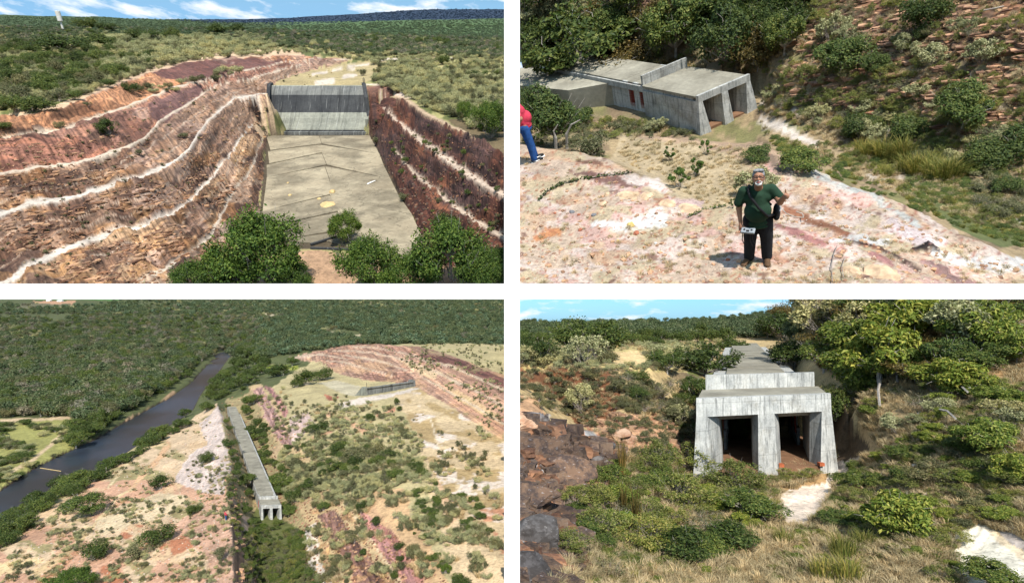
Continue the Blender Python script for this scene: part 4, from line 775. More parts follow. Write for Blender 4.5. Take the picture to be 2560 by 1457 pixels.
def paint_tr(P, X, Y, Z, px, py):
    p = Paint(px, py, C(186, 162, 124), 5, 7, .02)
    one = np.ones(px.shape)
    p.poly([(1299, 250), (1500, 240), (1640, 290), (1770, 345), (1560, 340), (1400, 370), (1299, 360)], C(150, 136, 100)); p.spots(one, C(150, 128, 100), 0.02, 0.03, 61); p.spots(one, C(146, 140, 92), 0.016, 0.12, 62)
    p.poly([(1290, -200), (1420, 0), (1380, 60), (1299, 100), (1200, 60)], C(176, 168, 126)); p.poly([(1299, -50), (1440, -50), (1430, 6), (1299, 14)], C(188, 146, 128))
    p.poly([(1590, -40), (1690, -40), (1680, 14), (1600, 10)], C(196, 150, 130))
    # stratified hillside at the right
    p.poly([(2120, -220), (2800, -220), (2800, 176), (2560, 170), (2300, 160), (2120, 100)], C(196, 156, 126), 1.0)
    p.poly([(2140, 172), (2300, 178), (2800, 190), (2800, 270), (2560, 250), (2350, 232), (2180, 205)], C(200, 164, 136), 1.0)
    p.poly([(1980, 40), (2130, 20), (2160, 120), (2040, 110)], C(172, 140, 112), .7)
    p.line([(2180, 146, 12), (2300, 160, 13), (2560, 172, 12), (2700, 176, 12)], C(176, 160, 110))
    p.spots((px > 2050) & (py < 330), C(186, 168, 120), 0.02, .05, 63, 0, .8); p.spots((px > 2050) & (py < 330), C(112, 100, 88), 0.024, .07, 64, .4, .7)
    p.line([(2330, 195, 3), (2400, 208, 6), (2560, 222, 7)], C(214, 158, 108), .6); p.line([(2300, 110, 2), (2440, 120, 4), (2560, 140, 3)], C(214, 158, 108), .6); p.line([(2420, 12, 3), (2500, 30, 4), (2560, 34, 3)], C(214, 158, 108), .6)
    p.poly([(2160, 290), (2230, 292), (2226, 330), (2190, 332), (2166, 312)], C(232, 222, 204), .4); p.poly([(2450, 240), (2500, 244), (2506, 340), (2470, 345), (2450, 320)], C(230, 208, 178), .5)
    # sandy trench floor
    p.line([(1890, 262, 4), (1960, 268, 6), (2010, 282, 5)], C(228, 214, 198)); p.line([(1905, 300, 12), (1950, 318, 14), (2000, 345, 10), (2040, 362, 8)], C(234, 220, 206))
    p.line([(2090, 372, 14), (2180, 398, 16), (2230, 425, 14)], C(196, 172, 136)); p.line([(2180, 432, 10), (2240, 420, 12), (2250, 440, 8)], C(226, 208, 186))
    p.poly([(2230, 400), (2380, 420), (2480, 470), (2560, 520), (2640, 600), (2500, 610), (2380, 560), (2290, 500)], C(112, 118, 70))
    p.line([(2450, 470, 8), (2500, 500, 12), (2560, 540, 14), (2640, 570, 14)], C(226, 212, 198)); p.line([(2440, 505, 6), (2480, 525, 8)], C(222, 208, 190)); p.line([(2180, 440, 10), (2210, 452, 10)], C(222, 206, 188))
    # rock ridges in the foreground
    fg = [(1100, 368), (1299, 362), (1345, 366), (1440, 384), (1520, 404), (1580, 438), (1660, 472), (1740, 506), (1790, 530), (1850, 500), (1900, 380), (1960, 398), (2100, 458), (2240, 503), (2330, 542), (2450, 598), (2560, 652), (2760, 730), (2760, 900), (1100, 900)]
    p.poly(fg, C(214, 190, 168), 0, raw=True)
    p.poly([(1560, 336), (1660, 333), (1760, 349), (1880, 362), (1960, 400), (1960, 520), (1870, 520), (1790, 540), (1700, 490), (1600, 440), (1520, 400)], C(206, 184, 148), 0)
    p.poly([(1560, 336), (1660, 331), (1760, 347), (1900, 360), (1960, 398), (1930, 440), (1880, 425), (1820, 380), (1700, 350)], C(200, 170, 142), .2)
    f = inpoly(px, py, fg)
    for c, th, sd, fr in ((C(232, 212, 200), .0, 71, .010), (C(216, 182, 150), .07, 72, .014), (C(222, 182, 170), .10, 73, .012), (C(196, 150, 120), .17, 74, .02), (C(204, 186, 152), .08, 75, .018), (C(140, 104, 90), .2, 76, .03)): p.spots(f, c, fr, th, sd, 0, .85, 2.0)
    for ln, c, r in (([(1960, 520, 8), (2060, 560, 9), (2140, 600, 8), (2210, 620, 4)], C(190, 132, 100), .5), ([(1935, 565, 8), (2000, 590, 12), (2060, 612, 8)], C(198, 142, 136), .5), ([(2010, 430, 6), (2060, 450, 8), (2180, 490, 8), (2300, 560, 6)], C(206, 208, 204), .3),
                     ([(2080, 600, 6), (2130, 600, 10), (2220, 596, 8)], C(244, 240, 236), .2), ([(2230, 560, 16), (2300, 590, 20), (2360, 600, 10)], C(240, 222, 220), .3), ([(2340, 625, 10), (2440, 640, 14), (2560, 655, 14), (2640, 670, 14)], C(246, 242, 238), .3), ([(2180, 640, 8), (2230, 660, 9)], C(216, 158, 152), .4),
                     ([(2310, 655, 8), (2400, 690, 10), (2480, 716, 10)], C(196, 158, 152), .6), ([(1440, 442, 6), (1500, 450, 9), (1600, 470, 8)], C(150, 114, 104), .5), ([(1450, 405, 6), (1500, 420, 7)], C(156, 118, 98), .4), ([(1340, 590, 9), (1390, 575, 9)], C(214, 150, 104), .1),
                     ([(1570, 560, 12), (1650, 545, 20)], C(240, 236, 230), 0), ([(1480, 560, 8), (1560, 570, 10)], C(238, 232, 226), 0), ([(1570, 450, 10), (1640, 465, 12), (1660, 480, 8)], C(242, 226, 216), .2), ([(1670, 500, 8), (1750, 510, 8)], C(232, 202, 194), .2), ([(1900, 380, 8), (1950, 430, 14)], C(160, 138, 120), .3)): p.line(ln, c, r, 1, 1, .8)
    p.line([(2120, 605, 3), (2200, 612, 4), (2230, 640, 3), (2300, 668, 3)], C(90, 66, 60), .8, .8); p.line([(2280, 622, 5), (2320, 612, 7), (2350, 622, 3)], C(56, 44, 42), .8)
    n = fbm(px * .16, py * .3, 79, 2); p.put(f * np.clip((n - .2) / .04, 0, 1), C(178, 108, 84), 0, .7)
    d = 0.28 * fbm(X / 1.3, Y / 1.3, 81, 5) + .35 * fbm(X / 4, Y / 4, 82, 3) + f * (.12 * np.abs(fbm(X * 1.6, Y * 3, 83, 4)) + .06 * (vn(X * .9 + 3, Y * 1.6, 84) > .72))
    d = d + p.rock * .35 * fbm(X * .8, Z * 3, 85, 3)
    near = np.exp(-((px - 1890)**2 + (py - 652)**2) / 60**2) + np.exp(-((px - 1330)**2 + (py - 402)**2) / 30**2); d = d * (1 - np.clip(near, 0, 1))
    return p.col, p.rock, d, (X * .8 + Y * .2, Z + Y * .08 + fbm(X / 5, Y / 5, 8) * .4)
M['ground_tr'] = ground_mat('pink_rock_and_dry_hillside_ground', 0.11, 5.0, 1.2, .84)
TR.terrain('rock_ridge_ground', TRL, 8, -.95, 1.5, 2.6, 95, 560, 440, paint_tr, M['ground_tr'])

def outlet(P, A, e1, e2, zr, zb, W, Ln, k, lab, roof_len, cwid, coff, windows=True, conduit_label=None, parap=None, flare=1.0):
    """two-bay tapered concrete outlet; A = front left top corner, e1 across, e2 back, k = size of details"""
    t = root(P, 'outlet_structure', (A[0], A[1], 0), lab, 'culvert outlet')
    e1 = Vector((e1[0], e1[1], 0)); e2 = Vector((e2[0], e2[1], 0)); H = zr - zb
    def g(v): return e1 * v[0] + e2 * v[1] + Vector((0, 0, v[2]))
    def B(mb, name, m='conc_small', parent=t): mb.xf(g); return mb.build(name, M[m], parent, bevel=0)
    def pier(name, fl, fr, bl, br, batl, batr, ft=0.0):
        # plan: front left/right x, back left/right x; bat = extra width at the foot; the front foot steps forward
        a = .9 * k; b = Ln
        mb = MB(); mb.prism([(fl - batl * flare, -ft * flare, zb - .3), (fr + batr * flare, -ft * flare, zb - .3), (br + batr, a, zb - .3), (br, b, zb - .3), (bl, b, zb - .3), (bl - batl * .6, a, zb - .3)],
                            [(fl, 0, zr - .62 * k), (fr, 0, zr - .62 * k), (br, a, zr - .62 * k), (br, b, zr - .62 * k), (bl, b, zr - .62 * k), (bl, a, zr - .62 * k)])
        B(mb, name)
    w = W
    pier('side_pier', 0, .075 * w, 0, .15 * w, .03 * w, .03 * w, .22 * k); pier('middle_pier', .44 * w, .56 * w, .40 * w, .60 * w, .008 * w, .015 * w, .22 * k); pier('side_pier', .925 * w, w, .85 * w, w, .03 * w, .035 * w, .22 * k)
    mb = MB(); mb.prism([(-.002, -.002, zr - .66 * k), (w + .002, -.002, zr - .66 * k), (w + .002, .42 * k, zr - .66 * k), (-.002, .42 * k, zr - .66 * k)], [(0, .02 * k, zr + .12 * k), (w, .02 * k, zr + .12 * k), (w, .36 * k, zr + .12 * k), (0, .36 * k, zr + .12 * k)]); B(mb, 'lintel')
    for x0, x1 in ((.075 * w, .44 * w), (.56 * w, .925 * w)):
        mb = MB(); mb.hexa([(x0 + .01, .42 * k, zr - .64 * k), (x1 - .01, .42 * k, zr - .64 * k), (x1 - .01, 1.15 * k, zr - .98 * k), (x0 + .01, 1.15 * k, zr - .98 * k), (x0 + .01, .42 * k, zr - .2 * k), (x1 - .01, .42 * k, zr - .2 * k), (x1 - .01, 1.15 * k, zr - .2 * k), (x0 + .01, 1.15 * k, zr - .2 * k)]); B(mb, 'soffit', 'conc')
    mb = MB(); mb.box(.003, w - .003, .37 * k, Ln, zr - .22 * k, zr - .005); B(mb, 'roof_slab', 'conc_roof')
    mb = MB(); mb.box(.1, w - .1, 1.16 * k, Ln + roof_len * .9, zr - .98 * k, zr - .24 * k); B(mb, 'inner_roof')
    ph = parap or .62 * k
    mb = MB(); mb.box(.03 * w, .97 * w, Ln + .004, Ln + .30 * k, zr - .1 * k, zr + ph); B(mb, 'parapet')
    # side chambers with barred openings behind the parapet
    y = Ln + .31 * k; seg = [(1.0 * k, 1), (1.15 * k, 0), (1.0 * k, 1), (1.1 * k, 0)]
    for ln_, op in seg:
        for xa, xb in ((coff, coff + .18 * k), (coff + cwid - .18 * k, coff + cwid)):
            mb = MB()
            if op and windows: mb.box(xa, xb, y, y + ln_, zb - .3, zb + .3 * H); mb.box(xa + .001, xb - .001, y + .001, y + ln_ - .001, zr - .30 * k, zr - .02)
            else: mb.box(xa - .01, xb + .01, y + .002, y + ln_ - .002, zb - .3, zr - .02)
            B(mb, 'side_wall')
            if op and windows:
                for q in range(9):
                    zz = zb + .3 * H + (zr - .3 * k - zb - .3 * H) * (q + .5) / 9; mb = MB(); mb.tube([(xa - .04 * k, y, zz), (xa - .05 * k, y + ln_, zz + .03 * k * ((q * 7) % 3 - 1))], .022 * k, 4); B(mb, 'bar', 'red_steel')
                for q in range(6): mb = MB(); yy = y + ln_ * (q + .5) / 6; mb.tube([(xa - .05 * k, yy, zb + .2 * H), (xa - .05 * k, yy, zr - .2 * k)], .018 * k, 4); B(mb, 'bar', 'red_steel')
        mb = MB(); mb.box(coff, coff + cwid, y + .001, y + ln_ - .001, zr - .24 * k, zr - .06 * k + .03 * k * op); B(mb, 'roof_slab', 'conc_roof'); y += ln_
    mb = MB(); mb.box(.02 * w, .98 * w, -.12 * k, Ln * 1.6, zb - .4, zb + .02); B(mb, 'invert_slab', 'earth')
    # the buried conduit runs on behind
    n = max(6, int(roof_len / (2.4 * k))); c2 = root(P, 'conduit', (A[0], A[1], 0), conduit_label, 'conduit')
    for i in range(n):
        ya = y + roof_len * i / n + .02 * k; yb2 = y + roof_len * (i + 1) / n; mb = MB(); mb.box(coff + .01, coff + cwid - .01, ya, yb2, zr - .3 * k, zr - .02 - .01 * k * (i % 2)); B(mb, 'roof_slab', 'conc_roof', c2)
    for xa, xb in ((coff, coff + .2 * k), (coff + cwid - .2 * k, coff + cwid)):
        mb = MB(); mb.box(xa, xb, y + .01, y + roof_len, zb - .5, zr - .32 * k); B(mb, 'side_wall', 'conc_small', c2)
    return t
zr = -13.0 * TR.zk; A_ = TR.un(1745, 243, zr); B_ = TR.un(1875, 188, zr); C_ = TR.un(1604, 215, zr); W_ = float(np.linalg.norm(B_ - A_)); Ll = float(np.linalg.norm(C_ - A_))
e1 = (B_ - A_) / W_; e2 = (C_ - A_) / Ll
outlet(TR, A_, e1, e2, zr, zr - 1.72, W_, Ll, .42, 'grey concrete two-bay outlet with red barred side openings below the rock ridge', 9, W_ * .86, W_ * .07, True, 'flat concrete conduit roof running off behind the barred outlet, under the trees', parap=.50, flare=2.6)
MB().prism([tuple(TR.un(x, y, zr - .3)) for x, y in ((1300, 214), (1420, 226), (1545, 204), (1600, 194), (1530, 172), (1300, 170))][::-1], [tuple(TR.un(x, y, zr - .3) - np.array([0, 0, 1.6])) for x, y in ((1300, 214), (1420, 226), (1545, 204), (1600, 194), (1530, 172), (1300, 170))][::-1]).build('concrete_apron', M['conc_roof'], mw=TR.M.copy()); tag(bpy.data.objects['concrete_apron'], 'wide flat stained concrete apron at the far left, beyond the barred outlet', 'slab')

Q = lambda *a, **k: plant(TR, *a, **k)
for kd, nm, x, y, w, hk, lab, cat in (
    ('green', 'tree', 1388, 366, 205, 1.05, 'leafy tree with pale forked trunks beside the man in the pink shirt', 'tree'),
    ('olive', 'shrub', 1480, 388, 120, .8, 'dull tangled shrub at the right foot of the forked tree', 'shrub'), ('green', 'shrub', 1450, 320, 110, .7, 'leafy shrub in front of the barred openings', 'shrub'), ('dark', 'shrub', 1320, 280, 90, 1.0, 'dark shrub behind the pink-shirted man', 'shrub'),
    ('acacia', 'acacia_tree', 1450, 172, 330, .75, 'spreading acacia leaning over the left end of the conduit roof', 'tree'), ('rust', 'acacia_tree', 1560, 190, 170, .8, 'rusty-leaved acacia bough hanging behind the conduit', 'tree'), ('rust', 'acacia_tree', 1660, 196, 150, .5, 'low rusty acacia directly behind the parapet', 'tree'), ('acacia', 'acacia_tree', 1350, 120, 160, .8, 'feathery acacia at the upper left by the wall', 'tree'),
    ('green', 'tree', 1690, 150, 190, 1.15, 'dense bright green tree above the parapet', 'tree'), ('dark', 'tree', 1820, 150, 180, 1.2, 'deep green tree behind the roof of the outlet', 'tree'), ('rust', 'tree', 1895, 170, 150, 1.2, 'olive-brown feathery tree right of the deep green one', 'tree'), ('green', 'tree', 1760, 60, 210, .7, 'bright green crown at the top edge, middle of the slope', 'tree'), ('green', 'tree', 1960, 140, 130, 1.2, 'tall green tree at the right end of the tree belt', 'tree'),
    ('dark', 'tree', 2310, 70, 130, 1.0, 'dark tree with a pale leaning trunk high on the rock slope', 'tree'), ('dark', 'shrub', 2300, 100, 50, 1.0, 'small dark green shrub under the leaning tree', 'shrub'), ('green', 'tree', 2100, 190, 170, .8, 'green tree at the foot of the slope right of the outlet', 'tree'), ('green', 'shrub', 2185, 190, 90, .9, 'mid green shrub right of the slope-foot tree', 'shrub'),
    ('green', 'bush', 2404, 326, 170, 1.0, 'round bright green bush against the pale rock face', 'bush'), ('shoots', 'bush', 2080, 105, 90, 1.0, 'pale grey-green bush high on the slope', 'bush'), ('twiggy', 'bush', 2135, 130, 90, .9, 'leafless grey bush beside the pale one on the slope', 'bush'), ('shoots', 'bush', 2450, 160, 90, .9, 'pale feathery bush on the grassy bench', 'bush'), ('shoots', 'bush', 2330, 165, 90, .8, 'yellowish bush on the left part of the grassy bench', 'bush'), ('shoots', 'bush', 2255, 135, 60, 1.1, 'slender pale bush above the bench', 'bush'),
    ('shoots', 'bush', 1880, 500, 110, 1.0, 'grey-green twiggy bush right behind the man in the green shirt', 'bush'), ('mid', 'bush', 1900, 400, 90, .6, 'green low bush on the ridge right of the outlet front', 'bush'), ('mid', 'bush', 2010, 420, 130, .6, 'green clump on the bank between sand and ridge', 'bush'), ('dark', 'bush', 2140, 340, 110, .8, 'leafy green clump beside the pale rock slab', 'bush'), ('dark', 'bush', 2260, 350, 120, .8, 'dark clump between the rock slab and the reeds', 'bush'), ('dark', 'bush', 2520, 400, 160, .8, 'dark green thicket at the right edge', 'bush'), ('dark', 'bush', 2450, 420, 120, .7, 'dark thicket left of the edge one', 'bush'), ('olive', 'bush', 1570, 325, 60, .6, 'pale low bush at the foot of the outlet side wall', 'bush'), ('shoots', 'bush', 1640, 326, 60, .7, 'yellow-green low bush at the foot of the side wall', 'bush')):
    Q(kd, nm, x, y, w, lab, cat, None, hk)
for x, y, w, hk, lab in ((1675, 400, 42, 1.0, 'small leafy sapling on the straw hollow, upper left one'), (1700, 470, 70, .9, 'largest sapling with glossy leaves, low in the straw hollow'), (1765, 385, 44, 1.0, 'small sapling just below the outlet side wall'), (1740, 440, 60, 1.0, 'bright green sapling in the middle of the straw hollow'), (1832, 520, 26, 1.2, 'tiny dark seedling beside the shadow of the standing man')):
    Q('sapling', 'sapling', x, y, w, lab, 'sapling', None, hk)
for x, y, w, hk, lab in ((2170, 385, 60, .9, 'left tall yellow-green reed clump beyond the ridge'), (2235, 395, 80, .9, 'tallest reed clump in the middle of the trench'), (2290, 430, 80, .9, 'reed clump beside the mossy shadow'), (2360, 440, 90, .8, 'rightmost straw-tipped reed clump'), (2215, 435, 36, .8, 'small reed tuft on the white sand')):
    for j in range(3): Q('reed', 'reed_clump', x + (j - 1) * w * .3, y + (j % 2) * 6, w, lab, 'reeds', 'reed clumps: ' + lab, hk)
scatter(TR, ['acacia', 'green', 'acacia', 'rust', 'mid'], 'slope_tree', [(1300, 20), (1600, 10), (2000, 5), (2010, 120), (1800, 120), (1600, 110), (1310, 140)], 22, lambda x, y: 110, 401, 'leafy tree in the dense belt above the conduit', 'tree', 'trees in the belt above the conduit', .9, .35, True)
scatter(TR, ['shoots', 'pale', 'olive'], 'scrub_bush', [(1299, 20), (1560, 0), (1500, 50), (1340, 90), (1299, 140)], 26, lambda x, y: 52, 402, 'pale dry bush at the upper left of the slope', 'bush', 'pale bushes at the upper left', .9, .4)
scatter(TR, ['weed', 'twiggy', 'weed', 'shoots'], 'scrub_bush', [(1900, 180), (2160, 190), (2500, 280), (2560, 420), (2400, 420), (2150, 370), (1990, 300), (1910, 250)], 62, lambda x, y: 52, 403, 'tangled low bush between the rock slope and the sandy trench', 'bush', 'tangled bushes on the trench side', .8, .35)
scatter(TR, ['weed', 'twiggy', 'shoots'], 'scrub_bush', [(2020, 10), (2240, 10), (2360, 60), (2560, 60), (2560, 150), (2200, 150), (2050, 140)], 22, lambda x, y: 46, 404, 'dry bush on the upper rock slope', 'bush', 'dry bushes on the upper rock slope', .8, .5)
scatter(TR, ['mid', 'olive', 'twiggy'], 'scrub_bush', [(2380, 420), (2560, 440), (2560, 560), (2440, 520)], 18, lambda x, y: 60, 405, 'low green bush by the sand patches at the far right', 'bush', 'low bushes at the far right', .6, .4)
gm = [(1980, 160), (2700, 200), (2700, 600), (2440, 560), (2200, 470), (2000, 380), (1900, 330), (1900, 200)]
mass(TR, 'dry_grass', ['tuft', 'tuft', 'weed'], gm, 2300, lambda X, Y: 20 + X * 0, 411, 'dry grass and twigs over the trench side', avoid=([(1895, 285), (1960, 300), (2050, 350), (2030, 375), (1930, 340)],))
mass(TR, 'trench_grass', ['reed', 'mid'], [(1900, 340), (2100, 370), (2400, 440), (2620, 560), (2620, 640), (2400, 570), (2200, 490), (1990, 410)], 800, lambda X, Y: 20 + X * 0, 412, 'short green grass along the trench floor', hk=.45, mask=lambda X, Y: fbm(X * .02, Y * .04, 91) > -.08)
mass(TR, 'slope_grass', ['tuft', 'tuft', 'weed'], [(1180, -100), (2700, -100), (2700, 200), (1900, 190), (1290, 200)], 2100, lambda X, Y: 20 + X * 0, 413, 'dry grass over the hillside')
hs_ = [(2000, -100), (2700, -150), (2700, 390), (2420, 345), (2200, 300), (1980, 240), (1960, 100)]
mass(TR, 'ledge_rock', ['ledge', 'ledge', 'ledge_b'], hs_, 560, lambda X, Y: 26 + X * 0, 421, 'horizontal rock ledges of the cut behind the trench', rzr=(-.30, .12), mask=lambda X, Y: fbm(X * .01, Y * .03, 92) > -.02)
mass(TR, 'rock_debris', ['block_p', 'block_b'], hs_, 900, lambda X, Y: 13 + X * 0, 422, 'broken rock on the cut behind the trench')
mass(TR, 'ridge_rubble', ['block_p'], [(1290, 380), (1520, 415), (1800, 560), (1960, 420), (2300, 560), (2700, 720), (2700, 760), (1290, 760)], 420, lambda X, Y: 6 + np.maximum(Y - 400, 0) * .02, 423, 'small broken rocks on the pink ridge')
mass(TR, 'gravel', ['pebble'], [(1290, 390), (1520, 430), (1800, 560), (1960, 440), (2300, 570), (2700, 720), (2700, 760), (1290, 760)], 1100, lambda X, Y: 2.4 + np.maximum(Y - 400, 0) * .009, 416, 'loose gravel and pebbles strewn over the pink rock')
mass(TR, 'rock_weeds', ['tuft'], [(1299, 380), (1520, 410), (1800, 560), (1960, 420), (2300, 560), (2560, 680), (2560, 709), (1299, 740)], 260, lambda X, Y: 15 + np.maximum(Y - 500, 0) * .04, 414, 'sparse dry weeds growing on the pink rock', hk=.7)
mass(TR, 'outlet_side_scrub', ['weed', 'tuft', 'olive'], [(1330, 300), (1480, 285), (1600, 310), (1740, 338), (1740, 352), (1560, 342), (1420, 372), (1299, 362)], 240, lambda X, Y: 26 + X * 0, 417, 'low scrub along the foot of the outlet side wall', hk=.7)
mass(TR, 'hollow_grass', ['tuft'], [(1560, 345), (1760, 358), (1900, 380), (1940, 470), (1850, 500), (1780, 520), (1640, 440), (1540, 400)], 500, lambda X, Y: 17 + X * 0, 415, 'dry straw grass in the hollow', hk=.7)
# loose stones
def stone(P, x, y, w, c, lab, flat=.6, name='stone', group=None):
    p, _ = P.hit(x, y); p = p[0]; r = w / 2 * P.depth(p) / F; bm = bmesh.new(); bmesh.ops.create_icosphere(bm, subdivisions=3 if w > 30 else 2, radius=1)
    for v in bm.verts: k = 1 + .8 * float(fbm(v.co.x * 1.6 + x, v.co.y * 1.6 + v.co.z * 2 + y, 6)) + .5 * float(fbm(v.co.x * 5 + x, v.co.y * 5 + v.co.z * 5 + y, 7)); v.co = Vector((v.co.x * r * k, v.co.y * r * k * .8, v.co.z * r * k * flat))
    me = bpy.data.meshes.new(name); bm.to_mesh(me); bm.free(); me.materials.append(c); Wm = Matrix.Translation((p[0], p[1], p[2] + (r * .12 if w < 30 else -r * flat * .45))) @ Matrix.Rotation(x * 1.7, 4, 'Z'); o = link(name, clipmesh(P, me, Wm), mw=P.M @ Wm); return tag(o, lab, 'stone', group)
M['st_y'] = flat_mat('yellow_sandstone', C(236, 206, 130), .9, .2, 6); M['st_g'] = flat_mat('grey_stone', C(136, 136, 140), .9, .2, 6); M['st_r'] = flat_mat('red_stone', C(188, 116, 88), .9, .25, 6); M['st_o'] = flat_mat('ochre_boulder', C(224, 192, 158), .95, .4, 5); M['st_w'] = flat_mat('white_stone', C(240, 236, 230), .9, .2, 4); M['st_d'] = flat_mat('dark_stone', C(96, 86, 84), .9, .3, 4)
for x, y, w, m, lab in ((1576, 563, 22, 'st_y', 'yellow sandstone lump in the middle of the white rock'), (1484, 538, 13, 'st_g', 'dark grey stone left of the white patch'), (1430, 531, 17, 'st_g', 'flat grey stone near the left middle'), (1447, 537, 9, 'st_r', 'small red stone beside the flat grey one'), (1387, 533, 9, 'st_r', 'red-brown pebble at the left, above the orange patch'), (1450, 575, 14, 'st_r', 'red-brown stone below the grey ones'), (1590, 583, 18, 'st_r', 'half-buried reddish stone under the yellow lump'), (1544, 602, 8, 'st_y', 'small ochre pebble below the yellow lump'), (1639, 608, 10, 'st_w', 'small white pebble near the centre bottom'), (1610, 618, 8, 'st_r', 'small rusty pebble left of the white one'), (1820, 650, 12, 'st_r', 'rusty stone left of the green-shirted man’s boots'), (1516, 487, 18, 'st_o', 'round ochre stone under the pale outcrop'), (1712, 612, 8, 'st_r', 'rusty pebble on the white gravel'), (1735, 590, 9, 'st_o', 'ochre pebble on the gravel slope')):
    stone(TR, x, y, w, M[m], lab.replace('’s', "'s"))
for x, y, w, fl_, lab in ((1565, 492, 70, .3, 'broad ochre boulder in the pale outcrop'), (1612, 490, 44, .3, 'ochre boulder at the right of the outcrop'), (1662, 512, 54, .3, 'rounded ochre boulder near the sapling'), (1720, 524, 66, .3, 'ochre boulder by the vine, below the saplings'), (1505, 512, 26, .4, 'small pinkish boulder at the left of the outcrop'), (2200, 690, 100, .3, 'large cracked ochre boulder at the bottom'), (2130, 680, 60, .35, 'purplish boulder left of the cracked one'), ):
    stone(TR, x, y, w, M['st_o'], lab, fl_, 'boulder')
# creeping vines and bare branches
def strand(P, pts, rad, m, name, lab, cat, leaves=0, lift=.02):
    hp, _ = P.hit([q[0] for q in pts], [q[1] for q in pts]); hp[:, 2] += lift; r = rad * P.depth(hp[0]) / F; mb = MB(); mb.tube([tuple(v) for v in hp], r, 4)
    t = bpy.data.objects.new(name, None); SC.collection.objects.link(t); t.matrix_basis = P.M; tag(t, lab, cat); mb.build('stem', M[m], t)
    if leaves:
        rr = np.random.RandomState(leaves); n = leaves; k = rr.uniform(0, len(hp) - 1.01, n); i = k.astype(int); f = (k - i)[:, None]; p = hp[i] * (1 - f) + hp[i + 1] * f + rr.normal(size=(n, 3)) * r * 2.2; p[:, 2] += r; s = r * 3
        v = []; fs = []
        for q in p: a, b = rr.normal(size=3), rr.normal(size=3); a[2] *= .3; b[2] *= .3; a /= np.linalg.norm(a); b -= a * (a @ b); b /= np.linalg.norm(b); j = len(v); v += [q - a * s, q + b * s * .5, q + a * s, q - b * s * .5]; fs.append((j, j + 1, j + 2, j + 3))
        link('leaves', mesh('leaves', v, fs, [M['leaf_dark']]), t)
    return t
strand(TR, [(1345, 502), (1370, 478), (1400, 462), (1440, 452), (1480, 445), (1530, 438), (1580, 432)], 1.2, 'twig', 'vine', 'leafy vine creeping across the rock below the left ridge', 'vine', 420)
strand(TR, [(1715, 545), (1750, 530), (1790, 520), (1812, 516)], 1.1, 'twig', 'vine', 'short leafy vine left of the green-shirted man', 'vine', 150)
strand(TR, [(2080, 709), (2078, 670), (2084, 640), (2092, 620)], 1.1, 'twig', 'root_strand', 'dark hanging root at the bottom, right of the man', 'root', 0, .05)
strand(TR, [(2108, 700), (2104, 672), (2112, 648)], .9, 'twig', 'root_strand', 'thinner hanging root right of the dark one', 'root', 0, .05)
strand(TR, [(1952, 530), (1965, 545), (1985, 553), (2008, 555), (2006, 545), (1990, 540)], 1.2, 'bark', 'dead_branch', 'bare curled branch lying right of the shoulder bag', 'branch', 0, .1)
for k_, (a, b) in enumerate((((2288, 8), (2262, 55)), ((1757, 0), (1748, 45)), ((2505, 35), (2455, 45)))):
    strand(TR, [a, ((a[0] + b[0]) / 2 + 3, (a[1] + b[1]) / 2), b], 1.5, 'bark', 'fallen_branch', ['pale leaning bare trunk high on the rock slope', 'pale bare trunk in the tree belt at the top', 'pale fallen branch at the upper right'][k_], 'branch', 0, .25)
for k_, pts in enumerate((((1388, 372), (1389, 345), (1384, 328), (1394, 312)), ((1416, 372), (1416, 335), (1428, 312), (1450, 300)))):
    hp, _ = TR.hit([pts[0][0]], [pts[0][1]]); b0 = hp[0]; P3 = [TR.ray(x, y) for x, y in pts]; ref = float(TR.ray(*pts[0]) @ np.array([0, 1, 0])); sc_ = b0[1] / TR.ray(*pts[0])[1]
    P3 = [tuple(v * sc_ * (b0[1] / (v[1] * sc_))) for v in P3]; mb = MB(); mb.tube([(b0[0], b0[1], b0[2] - .1)] + P3[1:], [.055, .045, .03, .015], 7); o = mb.build('forked_stem', M['bark'], mw=TR.M.copy()); tag(o, ['pale forked trunk left under the leafy tree', 'pale curved trunk right under the leafy tree'][k_], 'tree trunk')

# ------------------------------------------------------------------ people (one continuous body each, grown by voxel union)
M['skin'] = flat_mat('tanned_skin', (0.32, 0.155, 0.095, 1), .55, .12, 20); M['hair_g'] = flat_mat('grey_hair', (0.20, 0.20, 0.21, 1), .8, .5, 60); M['beard'] = flat_mat('white_beard', (0.50, 0.48, 0.46, 1), .9, .1, 60); M['hair_d'] = flat_mat('black_hair', (0.015, 0.012, 0.01, 1), .7, .2, 40)
M['shirt_g'] = flat_mat('dark_green_shirt', (0.012, 0.034, 0.018, 1), .9, .2, 9); M['trouser_k'] = flat_mat('black_trousers', (0.010, 0.011, 0.014, 1), .9, .3, 9); M['black'] = flat_mat('black_cloth', (0.006, 0.006, 0.007, 1), .7, .2); M['boot'] = flat_mat('brown_boot_leather', (0.085, 0.045, 0.022, 1), .8, .3, 20)
M['shirt_p'] = flat_mat('pink_red_shirt', (0.44, 0.035, 0.065, 1), .9, .2, 9); M['jeans'] = flat_mat('blue_jeans', (0.014, 0.060, 0.20, 1), .9, .35, 9); M['silver'] = flat_mat('silver_plastic', (0.22, 0.24, 0.26, 1), .4, .05); M['lens'] = flat_mat('spectacle_glass', (0.35, 0.2, 0.15, 1), .15, .02); M['lip'] = flat_mat('lips', (0.30, 0.09, 0.08, 1), .6, .1); M['teeth'] = flat_mat('teeth', (0.7, 0.68, 0.62, 1), .4, .05); M['eye'] = flat_mat('dark_eye', (0.02, 0.012, 0.01, 1), .3, .1)
